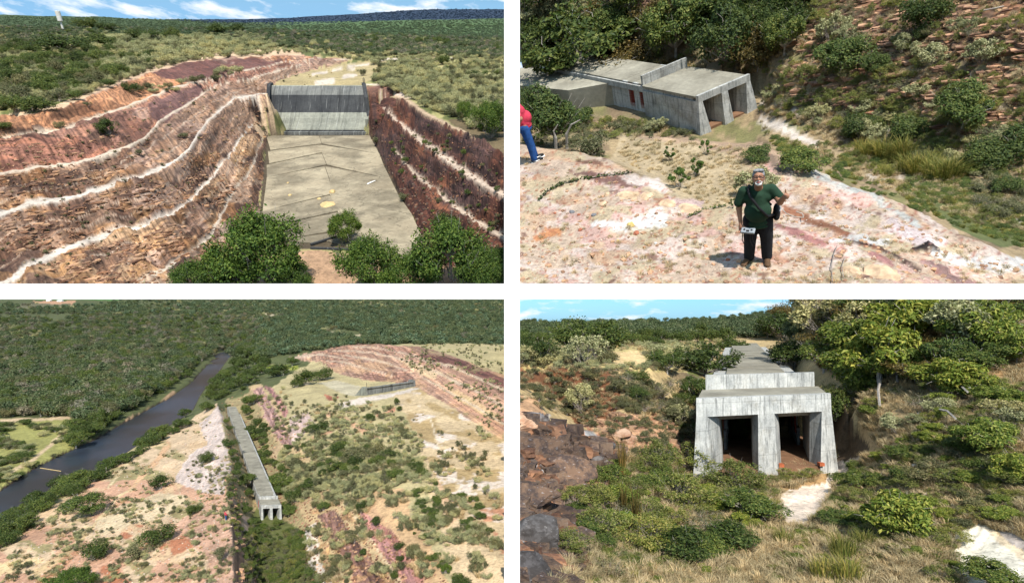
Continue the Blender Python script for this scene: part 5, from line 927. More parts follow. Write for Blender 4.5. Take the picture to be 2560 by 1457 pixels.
def blob(parts, name, m, voxel, parent, smooth=3, dec=1.0):
    bm = bmesh.new()
    for q in parts:
        if q[0] == 'e': _, c, r, *rot = q; mt = Matrix.Translation(c) @ (rot[0].to_4x4() if rot else Matrix.Identity(4)) @ Matrix.Diagonal((*r, 1)); bmesh.ops.create_icosphere(bm, subdivisions=3, radius=1, matrix=mt)
        else:
            _, a, ra, b, rb = q; a = Vector(a); b = Vector(b); n = max(2, int((b - a).length / (min(ra, rb) * .35)))
            for i in range(n + 1): t = i / n; bmesh.ops.create_icosphere(bm, subdivisions=2, radius=ra + (rb - ra) * t, matrix=Matrix.Translation(a.lerp(b, t)))
    me = bpy.data.meshes.new(name); bm.to_mesh(me); bm.free(); o = bpy.data.objects.new(name, me); SC.collection.objects.link(o)
    r = o.modifiers.new('r', 'REMESH'); r.mode = 'VOXEL'; r.voxel_size = voxel; s = o.modifiers.new('s', 'SMOOTH'); s.iterations = smooth; s.factor = .5
    if dec < 1: d = o.modifiers.new('d', 'DECIMATE'); d.ratio = dec
    dg = bpy.context.evaluated_depsgraph_get(); me2 = bpy.data.meshes.new_from_object(o.evaluated_get(dg)); o.modifiers.clear(); o.data = me2; me2.name = name; bpy.data.meshes.remove(me)
    me2.materials.clear(); me2.materials.append(m); me2.polygons.foreach_set('use_smooth', np.ones(len(me2.polygons), bool)); o.parent = parent; return o
def hand(W, D, S, curl, thumb, side=1, spread=1.0):
    """W wrist, D direction of the fingers, S direction across the palm towards the thumb; returns capsules"""
    W = Vector(W); D = Vector(D).normalized(); S = Vector(S); S = (S - D * S.dot(D)).normalized(); Nn = D.cross(S) * side; out = [('c', W, .028, W + D * .05, .034)]
    for q in (-.6, -.2, .2, .6): out.append(('c', W + D * .03 + S * .03 * q, .020, W + D * .085 + S * .042 * q, .017))
    for i, (q, ln) in enumerate(((.95, .070), (.32, .080), (-.32, .075), (-.95, .058))):
        b = W + D * .088 + S * .031 * q * spread; d = D.copy(); r = .0105 if i < 3 else .009
        for k in range(3):
            ang = curl * (.6 + .5 * k); d2 = (D * math.cos(ang) + Nn * math.sin(ang)).normalized() ; e = b + (d2 + S * .08 * q * spread * (1 - min(curl, 1))) * ln * (.45, .32, .25)[k]; out.append(('c', b, r, e, r * .9)); b = e; r *= .92
    tb = W + D * .03 + S * .03; t1 = tb + Vector(thumb[0]) * .035; t2 = t1 + Vector(thumb[1]) * .038; out += [('c', tb, .017, t1, .013), ('c', t1, .013, t2, .011)]
    return out
# --- the man in the green shirt (x = his left as seen by us to the right, -y = towards us)
mp_ = TR.hit(1896, 652)[0][0]; mp_[2] = float(TR.h(mp_[0], mp_[1])) + .0
toc = math.atan2(-mp_[0], -mp_[1]);
man = root(TR, 'person', tuple(mp_), 'grey-haired man in dark green t-shirt giving a thumbs up', 'person', rz=-(toc - math.pi) + .0, sc=.96)
sk = M['skin']; V = Vector
tilt = Matrix.Rotation(math.radians(-32), 3, 'X'); hc = V((.02, -.07, 1.62))
def hd(p): return hc + tilt @ V(p)
bodyp = [('e', hd((0, 0, .02)), (.080, .095, .115), tilt), ('e', hd((0, -.028, -.055)), (.060, .064, .060), tilt), ('c', hd((0, -.09, .0)), .013, hd((0, -.108, -.028)), .019), ('e', hd((.079, .005, 0)), (.014, .022, .032), tilt), ('e', hd((-.079, .005, 0)), (.014, .022, .032), tilt), ('e', hd((.035, -.075, -.02)), (.028, .02, .022), tilt), ('e', hd((-.035, -.075, -.02)), (.028, .02, .022), tilt),
    ('c', (.01, -.01, 1.38), .07, hd((0, .015, -.06)), .058), ('c', (0, 0, 1.0), .15, (0, 0, 1.3), .14), ('c', (-.16, 0, 1.39), .06, (.18, 0, 1.39), .06), ('c', (-.09, 0, .9), .09, (-.11, 0, .5), .06), ('c', (-.11, 0, .5), .055, (-.13, 0, .1), .045), ('c', (.09, 0, .9), .09, (.12, 0, .5), .06), ('c', (.12, 0, .5), .055, (.12, 0, .1), .045),
    ('c', (-.215, -.01, 1.37), .062, (-.275, -.03, 1.09), .050), ('c', (-.275, -.03, 1.09), .047, (-.255, -.14, .88), .030), ('c', (.225, -.01, 1.37), .062, (.32, -.12, 1.20), .052), ('c', (.32, -.12, 1.20), .048, (.39, -.29, 1.42), .034)]
bodyp += hand((-.255, -.15, .865), (.05, -.25, -1), (1, -.5, 0), 1.0, ((.7, -.6, -.3), (.6, -.7, -.2)), 1)
bodyp += hand((.393, -.30, 1.435), (-.25, -.85, .15), (-.05, .1, 1), 1.75, ((-.1, -.35, 1), (-.05, .1, 1)), -1)
blob(bodyp, 'body', sk, .0085, man, 2, .45)
blob([('e', hd((0, .018, .055)), (.089, .098, .092), tilt), ('e', hd((0, .06, -.01)), (.078, .062, .085), tilt), ('e', hd((.03, -.05, .108)), (.05, .05, .03), tilt), ('e', hd((-.03, -.045, .108)), (.05, .05, .03), tilt)], 'hair', M['hair_g'], .01, man, 1)
blob([('e', hd((0, -.078, -.098)), (.036, .026, .024), tilt), ('c', hd((-.034, -.088, -.056)), .008, hd((0, -.104, -.046)), .009), ('c', hd((.034, -.088, -.056)), .008, hd((0, -.104, -.046)), .009), ('c', hd((-.046, -.076, -.065)), .009, hd((-.03, -.08, -.10)), .013), ('c', hd((.046, -.076, -.065)), .009, hd((.03, -.08, -.10)), .013)], 'beard', M['beard'], .007, man, 1)
blob([('e', hd((0, -.111, -.070)), (.024, .010, .010), tilt)], 'mouth', M['lip'], .004, man, 1)
for sx in (-1, 1):
    mb = MB(); ring = [hd((sx * .036 + .030 * math.cos(a) * (1 if abs(math.cos(a)) < .9 else .96), -.104, .018 + .019 * math.sin(a))) for a in np.linspace(0, 2 * math.pi, 15)]; mb.tube(ring, .0042, 5); mb.tube([hd((sx * .066, -.1, .022)), hd((sx * .088, -.03, .02)), hd((sx * .084, .02, .01))], .004, 4); mb.tube([hd((0, -.106, .022)), hd((sx * .010, -.106, .022))], .004, 4); g = mb.build('spectacles', M['black'], man)
    blob([('e', hd((sx * .034, -.088, .016)), (.012, .008, .008), tilt)], 'eye', M['eye'], .003, man, 1)
blob([('c', (0, 0, .90), .175, (0, -.03, 1.08), .185), ('e', (0, -.09, 1.05), (.205, .155, .19)), ('e', (0, 0, .84), (.215, .165, .10)), ('e', (0, 0, .77), (.215, .165, .07)), ('c', (0, -.03, 1.08), .19, (0, 0, 1.28), .165), ('e', (-.03, 0, 1.27), (.225, .135, .13)), ('e', (.03, 0, 1.27), (.225, .135, .13)), ('c', (-.17, 0, 1.375), .078, (.17, 0, 1.375), .078), ('c', (0, .01, 1.36), .10, (0, 0, 1.42), .085), ('c', (-.20, 0, 1.375), .085, (-.275, -.025, 1.19), .078), ('c', (.20, 0, 1.375), .085, (.305, -.06, 1.26), .078)], 'shirt', M['shirt_g'], .014, man, 3)
blob([('c', (-.10, 0, .84), .135, (-.12, .0, .50), .108), ('c', (-.12, 0, .50), .105, (-.145, .0, .10), .088), ('c', (.10, 0, .84), .135, (.125, 0, .50), .108), ('c', (.125, 0, .50), .105, (.13, 0, .10), .088), ('e', (0, 0, .86), (.20, .15, .12))], 'trousers', M['trouser_k'], .014, man, 3)
for sx, tx in ((-1, -.235), (1, .135)):
    blob([('c', (sx * .135, .03, .07), .055, (tx, -.15, .045), .050), ('e', (tx, -.16, .045), (.052, .07, .042))], 'boot', M['boot'], .010, man, 2)
    blob([('c', (sx * .135, .04, .018), .045, (tx, -.17, .018), .052)], 'boot_sole', M['black'], .012, man, 1).scale = (1, 1, .55)
mb = MB(); mb.tube([(-.13, -.10, 1.44), (-.10, -.165, 1.36), (.02, -.255, 1.20), (.14, -.235, 1.03), (.225, -.10, .97), (.24, .02, .95)], .022, 6); mb.tube([(-.13, -.10, 1.44), (-.12, .05, 1.44), (.0, .17, 1.25), (.2, .14, 1.0)], .020, 6); st_ = mb.build('bag_strap', M['black'], man, smooth=True)
bag = root(TR, 'shoulder_bag', (0, 0, 0), 'black shoulder bag hanging at the hip of the man in green', 'bag'); bag.matrix_basis = man.matrix_basis.copy()
blob([('e', (.275, .0, .965), (.055, .11, .14)), ('e', (.27, .0, .90), (.055, .12, .08))], 'pouch', M['black'], .012, bag, 2); mb = MB(); mb.tube([(.315, -.1, 1.02), (.335, 0, 1.04), (.315, .1, 1.02)], .006, 4); mb.build('zip', M['silver'], bag)
ctl = root(TR, 'drone_controller', (0, 0, 0), 'silver drone controller with black straps, held by the man in green', 'controller'); ctl.matrix_basis = man.matrix_basis @ Matrix.Translation((-.145, -.26, .80)) @ Matrix.Rotation(-.25, 4, 'Z') @ Matrix.Rotation(.35, 4, 'X')
MB().box(-.105, .105, -.05, .05, -.022, .022).build('casing', M['silver'], ctl, bevel=.012)
for a in (-.055, .055): MB().prism([(a + .016 * math.cos(t), .004 + .016 * math.sin(t), .0225) for t in np.linspace(0, 5.8, 9)], [(a + .013 * math.cos(t), .004 + .013 * math.sin(t), .034) for t in np.linspace(0, 5.8, 9)]).build('joystick', M['black'], ctl)
MB().box(-.022, .022, -.035, .0, .0225, .026).build('display', M['black'], ctl)
for a, l_ in ((-.08, .34), (-.05, .30), (.04, .33), (.08, .24)): mb = MB(); mb.tube([(a, -.03, -.02), (a - .02, -.05, -l_ * .6), (a + .02, -.08, -l_)], .007, 4); mb.build('strap', M['black'], ctl)

# --- the man in the pink shirt, seen from the side and cut by the wall; he faces right (+x)
S2 = 1.24; pp, _ = TR.hit(1327, 403); pp = pp[0]; toc2 = math.atan2(-pp[0], -pp[1])
man2 = root(TR, 'person', (pp[0] + .09, pp[1], pp[2]), 'man in pink-red t-shirt and blue jeans standing side-on, hand on hip', 'person', rz=-(toc2 - math.pi), sc=S2)
ln2 = lambda z: -.26 * max(0, z - .9)                # he leans back
b2 = [('e', (-.22, 0, 1.62), (.095, .078, .115)), ('e', (-.20, 0, 1.56), (.07, .06, .06)), ('c', (-.13, 0, 1.62), .016, (-.118, 0, 1.595), .018), ('e', (-.23, -.078, 1.61), (.022, .012, .03)), ('c', (-.17, 0, 1.38), .068, (-.21, 0, 1.55), .058), ('c', (-.02, 0, .95), .14, (-.12, 0, 1.3), .14), ('c', (-.13, -.17, 1.37), .06, (-.13, .17, 1.37), .06),
      ('c', (-.13, -.21, 1.36), .06, (-.04, -.32, 1.14), .052), ('c', (-.04, -.32, 1.14), .048, (-.15, -.22, .99), .034), ('c', (-.13, .21, 1.36), .06, (-.1, .27, 1.12), .05), ('c', (-.1, .27, 1.12), .045, (.02, .24, .95), .03), ('c', (0, -.1, .9), .08, (.02, -.09, .1), .045), ('c', (-.02, .1, .9), .08, (.06, .1, .1), .045)]
b2 += hand((-.155, -.215, .985), (-.55, .1, -.75), (.5, -.1, .3), .35, ((.7, -.3, -.4), (.5, -.2, -.6)), 1)
b2 += hand((.02, .24, .94), (-.3, -.2, -.8), (.8, 0, -.3), .5, ((.7, -.1, -.6), (.4, -.1, -.7)), 1)
blob(b2, 'body', M['skin'], .011, man2, 2, .45)
blob([('e', (-.245, 0, 1.65), (.098, .086, .105)), ('e', (-.27, 0, 1.60), (.06, .078, .08))], 'hair', M['hair_d'], .012, man2, 1)
blob([('c', (-.13, 0, 1.36), .15, (.0, 0, .92), .175), ('e', (.04, 0, 1.03), (.17, .16, .17)), ('e', (-.01, 0, .86), (.185, .17, .08)), ('c', (-.02, 0, .90), .165, (-.06, 0, 1.12), .175), ('c', (-.06, 0, 1.1), .18, (-.13, 0, 1.3), .15), ('c', (-.13, -.14, 1.36), .085, (-.13, .14, 1.36), .085), ('e', (-.10, 0, 1.26), (.165, .2, .15)), ('c', (-.04, -.02, 1.2), .15, (-.02, 0, .95), .16), ('c', (-.13, -.18, 1.37), .08, (-.07, -.285, 1.2), .075), ('c', (-.13, .18, 1.37), .08, (-.11, .26, 1.2), .075), ('c', (-.16, 0, 1.38), .09, (-.17, 0, 1.42), .075)], 'shirt', M['shirt_p'], .014, man2, 3)
blob([('e', (-.01, 0, .80), (.175, .16, .10)), ('c', (-.02, -.09, .84), .12, (.01, -.095, .5), .09), ('c', (.01, -.095, .5), .088, (.02, -.09, .1), .078), ('c', (-.02, .09, .84), .12, (.03, .095, .5), .09), ('c', (.03, .095, .5), .088, (.06, .1, .1), .078)], 'jeans', M['jeans'], .014, man2, 3)
for yy, xx in ((-.09, 0), (.1, .04)):
    blob([('c', (xx - .02, yy, .055), .045, (xx + .19, yy, .04), .038)], 'shoe', M['black'], .009, man2, 2); mb = MB(); mb.box(xx - .06, xx + .23, yy - .045, yy + .045, 0, .018); mb.build('shoe_sole', M['white'], man2, bevel=.006)
    mb = MB(); mb.tube([(xx + .14, yy - .041, .045), (xx + .05, yy - .046, .035), (xx - .01, yy - .046, .05)], [.004, .012, .006], 5); mb.build('shoe_mark', M['white'], man2)
MAN2_PARTS = [(o.name.split('.')[0], o.data) for o in man2.children if not o.name.startswith('shoe_mark')]
# cut the second man cleanly where the wall passes
bpy.context.view_layer.update()
inv = TR.M.inverted()
for o in list(man2.children):
    W = inv @ man2.matrix_basis @ o.matrix_basis; m2 = clipmesh(TR, o.data, W); o.data = m2
    if len(m2.polygons) == 0: bpy.data.objects.remove(o)

# ================================================================== BOTTOM LEFT: river, conduit in its trench, terraces and the small weir from the air
_lb = [(-140, 1272), (0, 1240), (100, 1174), (235, 1109), (330, 1054), (420, 1004), (480, 962), (530, 907), (560, 871), (590, 850)]
BLL = [
    [(x, y - .045 * (y - 738) - 2, -55.0) for x, y in _lb], [(x - 6, y - .06 * (y - 738) - 6, -54.6) for x, y in _lb],
    #[(-140, 1265, -55.2), (0, 1233, -55.2), (40, 1208, -55.2), (100, 1168, -55.2), (170, 1138, -55.2), (235, 1103, -55.2), (270, 1073, -55.2), (330, 1048, -55.2), (385, 1028, -55.2), (420, 998, -55.2), (480, 958, -55.2), (530, 903, -55.2), (560, 868, -55.2), (592, 846, -55.2)],
    [(-140, 1272, -56.8), (0, 1240, -56.8), (100, 1174, -56.8), (235, 1109, -56.8), (330, 1054, -56.8), (420, 1004, -56.8), (480, 962, -56.8), (530, 907, -56.8), (560, 871, -56.8), (590, 850, -56.8)],
    [(-140, 1395, -56.8), (0, 1318, -56.8), (40, 1303, -56.8), (80, 1264, -56.8), (130, 1239, -56.8), (225, 1190, -56.8), (320, 1125, -56.8), (430, 1056, -56.8), (478, 1026, -56.8), (498, 985, -56.8), (543, 930, -56.8), (573, 890, -56.8), (598, 858, -56.8)],
    [(-140, 1405, -55), (0, 1326, -55), (40, 1311, -55), (80, 1271, -55), (130, 1246, -55), (225, 1196, -55), (320, 1131, -55), (430, 1062, -55), (482, 1030, -55), (504, 987, -55), (548, 932, -55), (578, 890, -55), (602, 858, -55)],
    [(-140, 1215, -54.3), (0, 1180, -54.3), (200, 1085, -54.2), (330, 1030, -54)], [(-140, 1050, -53.5), (0, 1050, -53.5), (300, 1000, -53.8)], [(-140, 900, -52.5), (0, 900, -52.5), (300, 900, -53), (500, 860, -53.5)], [(-140, 830, 0, 790), (0, 830, 0, 790), (300, 833, 0, 780), (600, 838, 0, 740)],
    [(-140, 790, 0, 1150), (0, 790, 0, 1150), (300, 792, 0, 1150), (600, 800, 0, 1050), (700, 806, 0, 900)], [(-140, 765, 0, 1600), (0, 765, 0, 1600), (300, 765, 0, 1600), (600, 765, 0, 1700), (800, 768, 0, 1400)], [(-140, 742, 0, 2400), (300, 742, 0, 2500), (640, 740, 0, 2500), (900, 738, 0, 1900), (1100, 730, 0, 1600), (1300, 724, 0, 1500)],
    [(900, 800, 0, 720), (1100, 790, 0, 720), (1258, 785, 0, 720), (1400, 780, 0, 700)], [(700, 850, 0, 560), (900, 840, 0, 560), (1100, 835, 0, 560), (1258, 840, 0, 540), (1400, 840, 0, 540)],
    [(640, 900, -51), (700, 900, -49.5), (760, 905, -48), (800, 880, -43)],
    [(-140, 1480, -53), (0, 1400, -52.6), (100, 1330, -52), (220, 1250, -52), (300, 1200, -52), (400, 1120, -52), (480, 1060, -51.5), (530, 1010, -51)],
    [(-140, 1560, -50.5), (0, 1457, -50.5), (150, 1400, -49.5), (260, 1320, -48.8), (330, 1260, -48.8), (430, 1150, -48.8), (500, 1080, -48.5)], [(200, 1560, -46), (300, 1457, -46), (400, 1340, -45.8), (470, 1220, -45.8), (520, 1120, -46)],
    [(540, 1008, -48), (556, 1060, -45.6), (568, 1110, -44.6), (575, 1160, -43.8), (566, 1240, -42.8), (574, 1290, -42.2), (580, 1340, -41.6), (583, 1457, -41), (584, 1600, -40.5)],
    [(562, 1000, -52), (590, 1080, -51.8), (612, 1140, -51.6), (632, 1200, -51.6), (632, 1280, -51.4), (640, 1340, -50.8), (650, 1400, -50.2), (660, 1500, -49.5), (665, 1620, -49)],
    [(600, 1000, -51.6), (640, 1080, -51.5), (676, 1150, -51.4), (705, 1230, -51.4), (715, 1290, -51.2), (745, 1340, -50.5), (770, 1400, -50.0), (800, 1500, -49.4), (820, 1620, -49)],
    [(625, 985, -49), (660, 1040, -48), (700, 1110, -48), (740, 1190, -48), (775, 1270, -47.6), (830, 1340, -47.2), (880, 1430, -46.8), (940, 1620, -46.4)],
    [(645, 965, -47), (700, 1030, -45.5), (770, 1130, -45.2), (830, 1220, -45), (890, 1310, -44.6), (960, 1400, -44.2), (1030, 1500, -43.8), (1090, 1620, -43.5)],
    [(700, 950, -45), (790, 1040, -43), (880, 1150, -42.5), (960, 1260, -42), (1040, 1350, -41.6), (1130, 1440, -41.2), (1200, 1620, -41)],
    [(760, 960, -43.6), (850, 1020, -41.6), (960, 1110, -40.8), (1080, 1240, -40.2), (1180, 1340, -39.8), (1300, 1500, -39.6), (1400, 1620, -39.5)],
    [(900, 1000, -40.9), (1060, 1000, -40.2), (1060, 1090, -40), (1258, 1150, -39.6), (1258, 1300, -39.4), (1400, 1400, -39.4)],
    [(798, 955, -43.9), (840, 948, -43.9), (905, 967, -43.9), (890, 986, -43.9), (860, 984, -43.9)], [(906, 962, -43.9), (1000, 953, -43.9), (1030, 948, -43.4)],
    [(902, 993, -40.6), (1032, 969, -40.6), (1040, 965, -40.6)],
    [(820, 915, -43.6), (860, 925, -43.2), (920, 940, -43.0), (1000, 946, -42.2)], [(815, 903, -42.4), (860, 905, -41.6), (920, 921, -40.8), (980, 935, -40.6), (1040, 944, -40.4)],
    [(820, 893, -41), (870, 888, -40.2), (930, 898, -39), (1010, 915, -38.6), (1060, 940, -38.9), (1160, 1000, -38.9), (1258, 1050, -38.8), (1400, 1120, -38.6)],
    [(830, 880, -39.6), (880, 874, -38.6), (940, 880, -37), (1010, 896, -36.6), (1100, 930, -36.8), (1180, 975, -36.8), (1258, 1020, -37), (1400, 1090, -37)],
    [(860, 868, -38), (930, 866, -35.6), (1010, 880, -34.8), (1100, 908, -34.8), (1258, 985, -35.2), (1400, 1050, -35.2)],
    [(940, 862, -34.4), (1050, 872, -32.8), (1160, 905, -32.6), (1258, 945, -33), (1400, 1000, -33)],
]
am_ = [(740, 893), (800, 878), (860, 864), (940, 860), (1050, 870), (1160, 905), (1250, 960), (1250, 1080), (1150, 1025), (1045, 965), (900, 945), (840, 925)]
def paint_bl(P, X, Y, Z, px, py):
    p = Paint(px, py, C(198, 182, 136), 9, 5, .03); one = np.ones(px.shape)
    p.poly([(-160, 700), (1400, 700), (1400, 860), (1000, 858), (800, 890), (700, 950), (620, 1010), (500, 1040), (-160, 1260)], C(96, 102, 62))
    p.poly([(0, 770), (60, 760), (130, 752), (200, 766), (120, 778), (20, 782)], C(120, 116, 86)); p.poly([(80, 751), (190, 752), (180, 760), (90, 757)], C(206, 160, 126)); p.line([(120, 772, 3), (205, 766, 3)], C(150, 146, 96)); p.line([(600, 742, 3), (900, 741, 3)], C(96, 150, 60)); p.line([(0, 745, 2), (300, 748, 2)], C(90, 140, 66))
    p.line([(0, 848, 5), (70, 845, 5), (130, 838, 4)], C(150, 142, 120)); p.line([(240, 842, 3), (310, 852, 4)], C(150, 142, 90))
    for a in ([(640, 788, 6), (680, 792, 5)], [(825, 832, 6), (860, 838, 5), (900, 840, 5)], [(940, 824, 4), (965, 828, 5)], [(650, 912, 5), (720, 920, 6)]): p.line(a, C(206, 190, 156))
    p.line([(652, 914, 5), (740, 920, 6)], C(160, 166, 70))
    # bank of the far side
    p.poly([(-160, 1050), (0, 1048), (170, 1044), (230, 1060), (170, 1140), (60, 1200), (-160, 1280)], C(168, 164, 96)); p.line([(-100, 1058, 5), (0, 1053, 5), (60, 1048, 5), (170, 1045, 4)], C(222, 194, 156))
    p.line([(-60, 1220, 5), (20, 1182, 4), (80, 1150, 4), (130, 1110, 4), (160, 1080, 3)], C(226, 198, 158)); p.line([(320, 1048, 5), (370, 1030, 10), (405, 1010, 8), (435, 980, 3)], C(196, 160, 124))
    # near hillside
    hs = [(-160, 1480), (0, 1345), (90, 1290), (240, 1200), (340, 1130), (440, 1068), (500, 1030), (540, 1005), (575, 1160), (566, 1240), (583, 1457), (590, 1620), (-160, 1620)]
    p.poly(hs, C(226, 196, 160)); f = inpoly(px, py, hs)
    p.spots(f, C(160, 148, 100), .02, .02, 101, 0, .9); p.spots(f, C(224, 190, 150), .014, .04, 102); p.spots(f & (py > 1200), C(218, 168, 138), .012, -.04, 103, 0, .9, 1.5); p.spots(f & (py > 1290) & (px > 250), C(196, 130, 96), .014, .08, 104)
    p.poly([(500, 1060), (545, 1012), (560, 1080), (576, 1160), (560, 1240), (500, 1230), (440, 1200), (470, 1140), (520, 1110)], C(236, 216, 204), .35)
    p.poly([(440, 1300), (560, 1236), (578, 1330), (584, 1457), (590, 1600), (480, 1600), (520, 1400)], C(224, 180, 152), .3); p.poly([(300, 1262), (400, 1230), (470, 1240), (420, 1290), (330, 1310), (250, 1340), (240, 1300)], C(228, 204, 166))
    for ln, c in (([(420, 1110, 7), (395, 1150, 6), (355, 1190, 6), (325, 1228, 6)], C(228, 184, 142)), ([(340, 1130, 3), (390, 1112, 4), (415, 1112, 4)], C(232, 204, 158)), ([(240, 1300, 3), (300, 1240, 3), (330, 1225, 3)], C(232, 204, 158)), ([(200, 1290, 2), (170, 1310, 2), (180, 1322, 2), (230, 1314, 2)], C(236, 208, 160)), ([(230, 1330, 2), (240, 1300, 2)], C(236, 208, 160)),
                  ([(220, 1330, 4), (180, 1370, 8), (140, 1400, 9), (80, 1430, 6)], C(216, 186, 140)), ([(-60, 1440, 16), (40, 1415, 14), (100, 1402, 8)], C(236, 206, 156)), ([(90, 1457, 12), (140, 1420, 10), (190, 1380, 7)], C(206, 152, 116)), ([(330, 1140, 4), (300, 1180, 4), (270, 1220, 3)], C(228, 204, 160))): p.line(ln, c)
    # trench
    p.poly([(560, 1000), (600, 990), (640, 960), (700, 1060), (760, 1180), (800, 1260), (850, 1360), (900, 1460), (960, 1620), (590, 1620), (583, 1457), (574, 1290), (566, 1240), (576, 1160)], C(172, 154, 112))
    p.poly([(640, 1270), (700, 1290), (760, 1330), (790, 1420), (780, 1620), (640, 1620), (600, 1400)], C(108, 112, 62))
    p.poly([(566, 1180), (590, 1240), (600, 1320), (640, 1330), (650, 1420), (660, 1620), (590, 1620), (583, 1457), (574, 1290)], C(176, 150, 132), .7)
    p.poly([(604, 1290), (636, 1296), (640, 1330), (655, 1350), (625, 1360), (605, 1320)], C(222, 190, 168), .2)
    # terraces right of the trench
    p.poly([(620, 966), (650, 960), (720, 1060), (800, 1180), (880, 1290), (980, 1400), (1080, 1560), (1150, 1620), (940, 1620), (840, 1440), (760, 1290), (700, 1130)], C(206, 178, 134), 0)
    p.poly([(628, 972), (650, 968), (700, 1050), (740, 1110), (720, 1130), (680, 1080)], C(204, 162, 152), .8); p.poly([(660, 965), (680, 970), (720, 1030), (710, 1050)], C(190, 140, 134), .8)
    p.poly([(795, 1290), (830, 1272), (880, 1330), (930, 1400), (970, 1457), (1050, 1620), (930, 1620), (880, 1440)], C(160, 122, 110), 1.0); p.spots((px > 780) & (px < 1000) & (py > 1270), C(212, 168, 120), .03, .08, 105, 1, .8)
    p.poly([(895, 1270), (930, 1250), (980, 1320), (1040, 1400), (1080, 1457), (1140, 1620), (1060, 1620), (1000, 1457), (930, 1350)], C(200, 146, 138), .8)
    p.poly([(762, 1320), (790, 1310), (800, 1400), (835, 1457), (850, 1520), (800, 1500), (765, 1400)], C(238, 226, 212), .5); p.line([(800, 1310, 4), (840, 1400, 4), (880, 1500, 4)], C(226, 198, 150)); p.line([(860, 1250, 4), (940, 1370, 4), (1000, 1457, 5)], C(226, 198, 160))
    p.poly([(725, 1040), (770, 1030), (790, 1060), (740, 1110), (720, 1090)], C(222, 194, 184), .4); p.poly([(670, 1120), (700, 1110), (720, 1150), (690, 1170)], C(200, 172, 134), .1)
    p.poly([(880, 1230), (1010, 1220), (1030, 1290), (1080, 1370), (1120, 1457), (1150, 1600), (1060, 1457), (980, 1330), (900, 1270)], C(220, 180, 136), 0, .9)
    p.line([(820, 1035, 5), (860, 1045, 6), (900, 1070, 6), (950, 1100, 5)], C(224, 178, 142)); p.line([(770, 1100, 3), (830, 1075, 3)], C(214, 168, 134)); p.line([(945, 1040, 4), (985, 1022, 4)], C(206, 150, 120))
    p.line([(850, 1012, 6), (900, 1000, 7), (960, 990, 6), (1040, 975, 6)], C(232, 216, 200)); p.poly([(815, 985), (850, 990), (842, 1000), (825, 1000)], C(196, 124, 100), .5)
    # the flat field at the right
    p.poly([(985, 988), (1060, 975), (1150, 1020), (1258, 1090), (1400, 1180), (1400, 1620), (1180, 1620), (1120, 1400), (1070, 1200), (1040, 1080)], C(222, 196, 156))
    g = inpoly(px, py, [(985, 985), (1060, 972), (1400, 1170), (1400, 1300), (1150, 1300), (1060, 1130)])
    p.spots(g, C(190, 162, 114), .016, .0, 106, 0, .9, 2); p.spots(g, C(240, 222, 204), .018, .06, 107, 0, 1, 2.4)
    p.poly([(1090, 1230), (1130, 1270), (1160, 1330), (1258, 1420), (1400, 1500), (1400, 1620), (1200, 1620), (1150, 1450), (1115, 1340)], C(236, 206, 164)); p.line([(1095, 1200, 4), (1110, 1240, 7), (1130, 1290, 12)], C(230, 190, 152)); p.line([(1075, 1045, 1.3), (1090, 1090, 1.3), (1115, 1170, 1.3)], C(240, 220, 190))
    p.spots((px > 1180) & (py > 1270), C(214, 156, 122), .014, .08, 108)
    # amphitheatre of benches behind the small weir
    am = [(720, 893), (800, 878), (860, 862), (940, 858), (1050, 868), (1160, 900), (1400, 990), (1400, 1190), (1258, 1100), (1150, 1030), (1045, 970), (1000, 955), (900, 950), (840, 930), (800, 905)]
    p.poly(am, C(206, 166, 142), .75); a_ = inpoly(px, py, am); p.spots(a_, C(172, 128, 112), .02, .05, 109, .9, .8, 2); p.spots(a_, C(216, 174, 138), .025, .07, 110, .5, .9, 2)
    p.poly([(1000, 900), (1050, 912), (1110, 930), (1090, 948), (1030, 925)], C(232, 200, 160), .2); p.poly([(1100, 950), (1160, 975), (1250, 1020), (1240, 1050), (1160, 1010)], C(234, 196, 150), .2); p.poly([(1045, 885), (1160, 900), (1258, 945), (1258, 970), (1150, 925), (1060, 905)], C(150, 106, 98), .8)
    for ln in ([(720, 895, 3), (800, 885, 3), (870, 900, 2)], [(815, 903, 2), (860, 906, 2.5), (920, 922, 2.5), (980, 938, 2)], [(850, 888, 2), (900, 893, 3), (960, 905, 3), (1030, 930, 3)], [(835, 878, 2), (880, 876, 2), (940, 882, 3), (1010, 898, 3), (1100, 932, 3), (1258, 1030, 3)], [(880, 866, 2), (930, 867, 2), (1010, 882, 2), (1100, 908, 2), (1258, 985, 3)]): p.line(ln, C(220, 196, 170), 0, .9, .8)
    p.spots(a_ & (px > 1000), C(178, 166, 116), .03, .1, 111, 0, .6, 2)
    for ln in ([(1040, 905, 4), (1120, 925, 7), (1258, 985, 9), (1400, 1050, 9)], [(1100, 945, 6), (1180, 985, 8), (1258, 1035, 9), (1400, 1110, 9)], [(1050, 950, 4), (1160, 1015, 6), (1258, 1075, 7)]): p.line(ln, C(204, 160, 136), .6, .9)
    for ln in ([(1050, 897, 2), (1130, 915, 2.5), (1258, 972, 3)], [(1100, 935, 2), (1190, 975, 2.5), (1258, 1018, 3)], [(1060, 945, 2), (1170, 1005, 2.5), (1258, 1058, 3)]): p.line(ln, C(226, 202, 172), 0)
    p.poly([(796, 957), (840, 950), (902, 966), (890, 990), (862, 986)], C(206, 194, 164), 0, raw=True)
    wet = Z < -55.6; p.put(wet.astype(float), C(70, 58, 46))
    D = np.hypot(X, Y)
    d = p.rock * (.5 * fbm(X / 3, Y / 3, 121, 4)) + fbm(X / 14, Y / 14, 122, 4) * 1.2 * (Z > -55) * np.clip(1 - p.rock, 0, 1) + np.clip((D - 550) / 300, 0, 1) * fbm(X / 90, Y / 90, 123) * 7
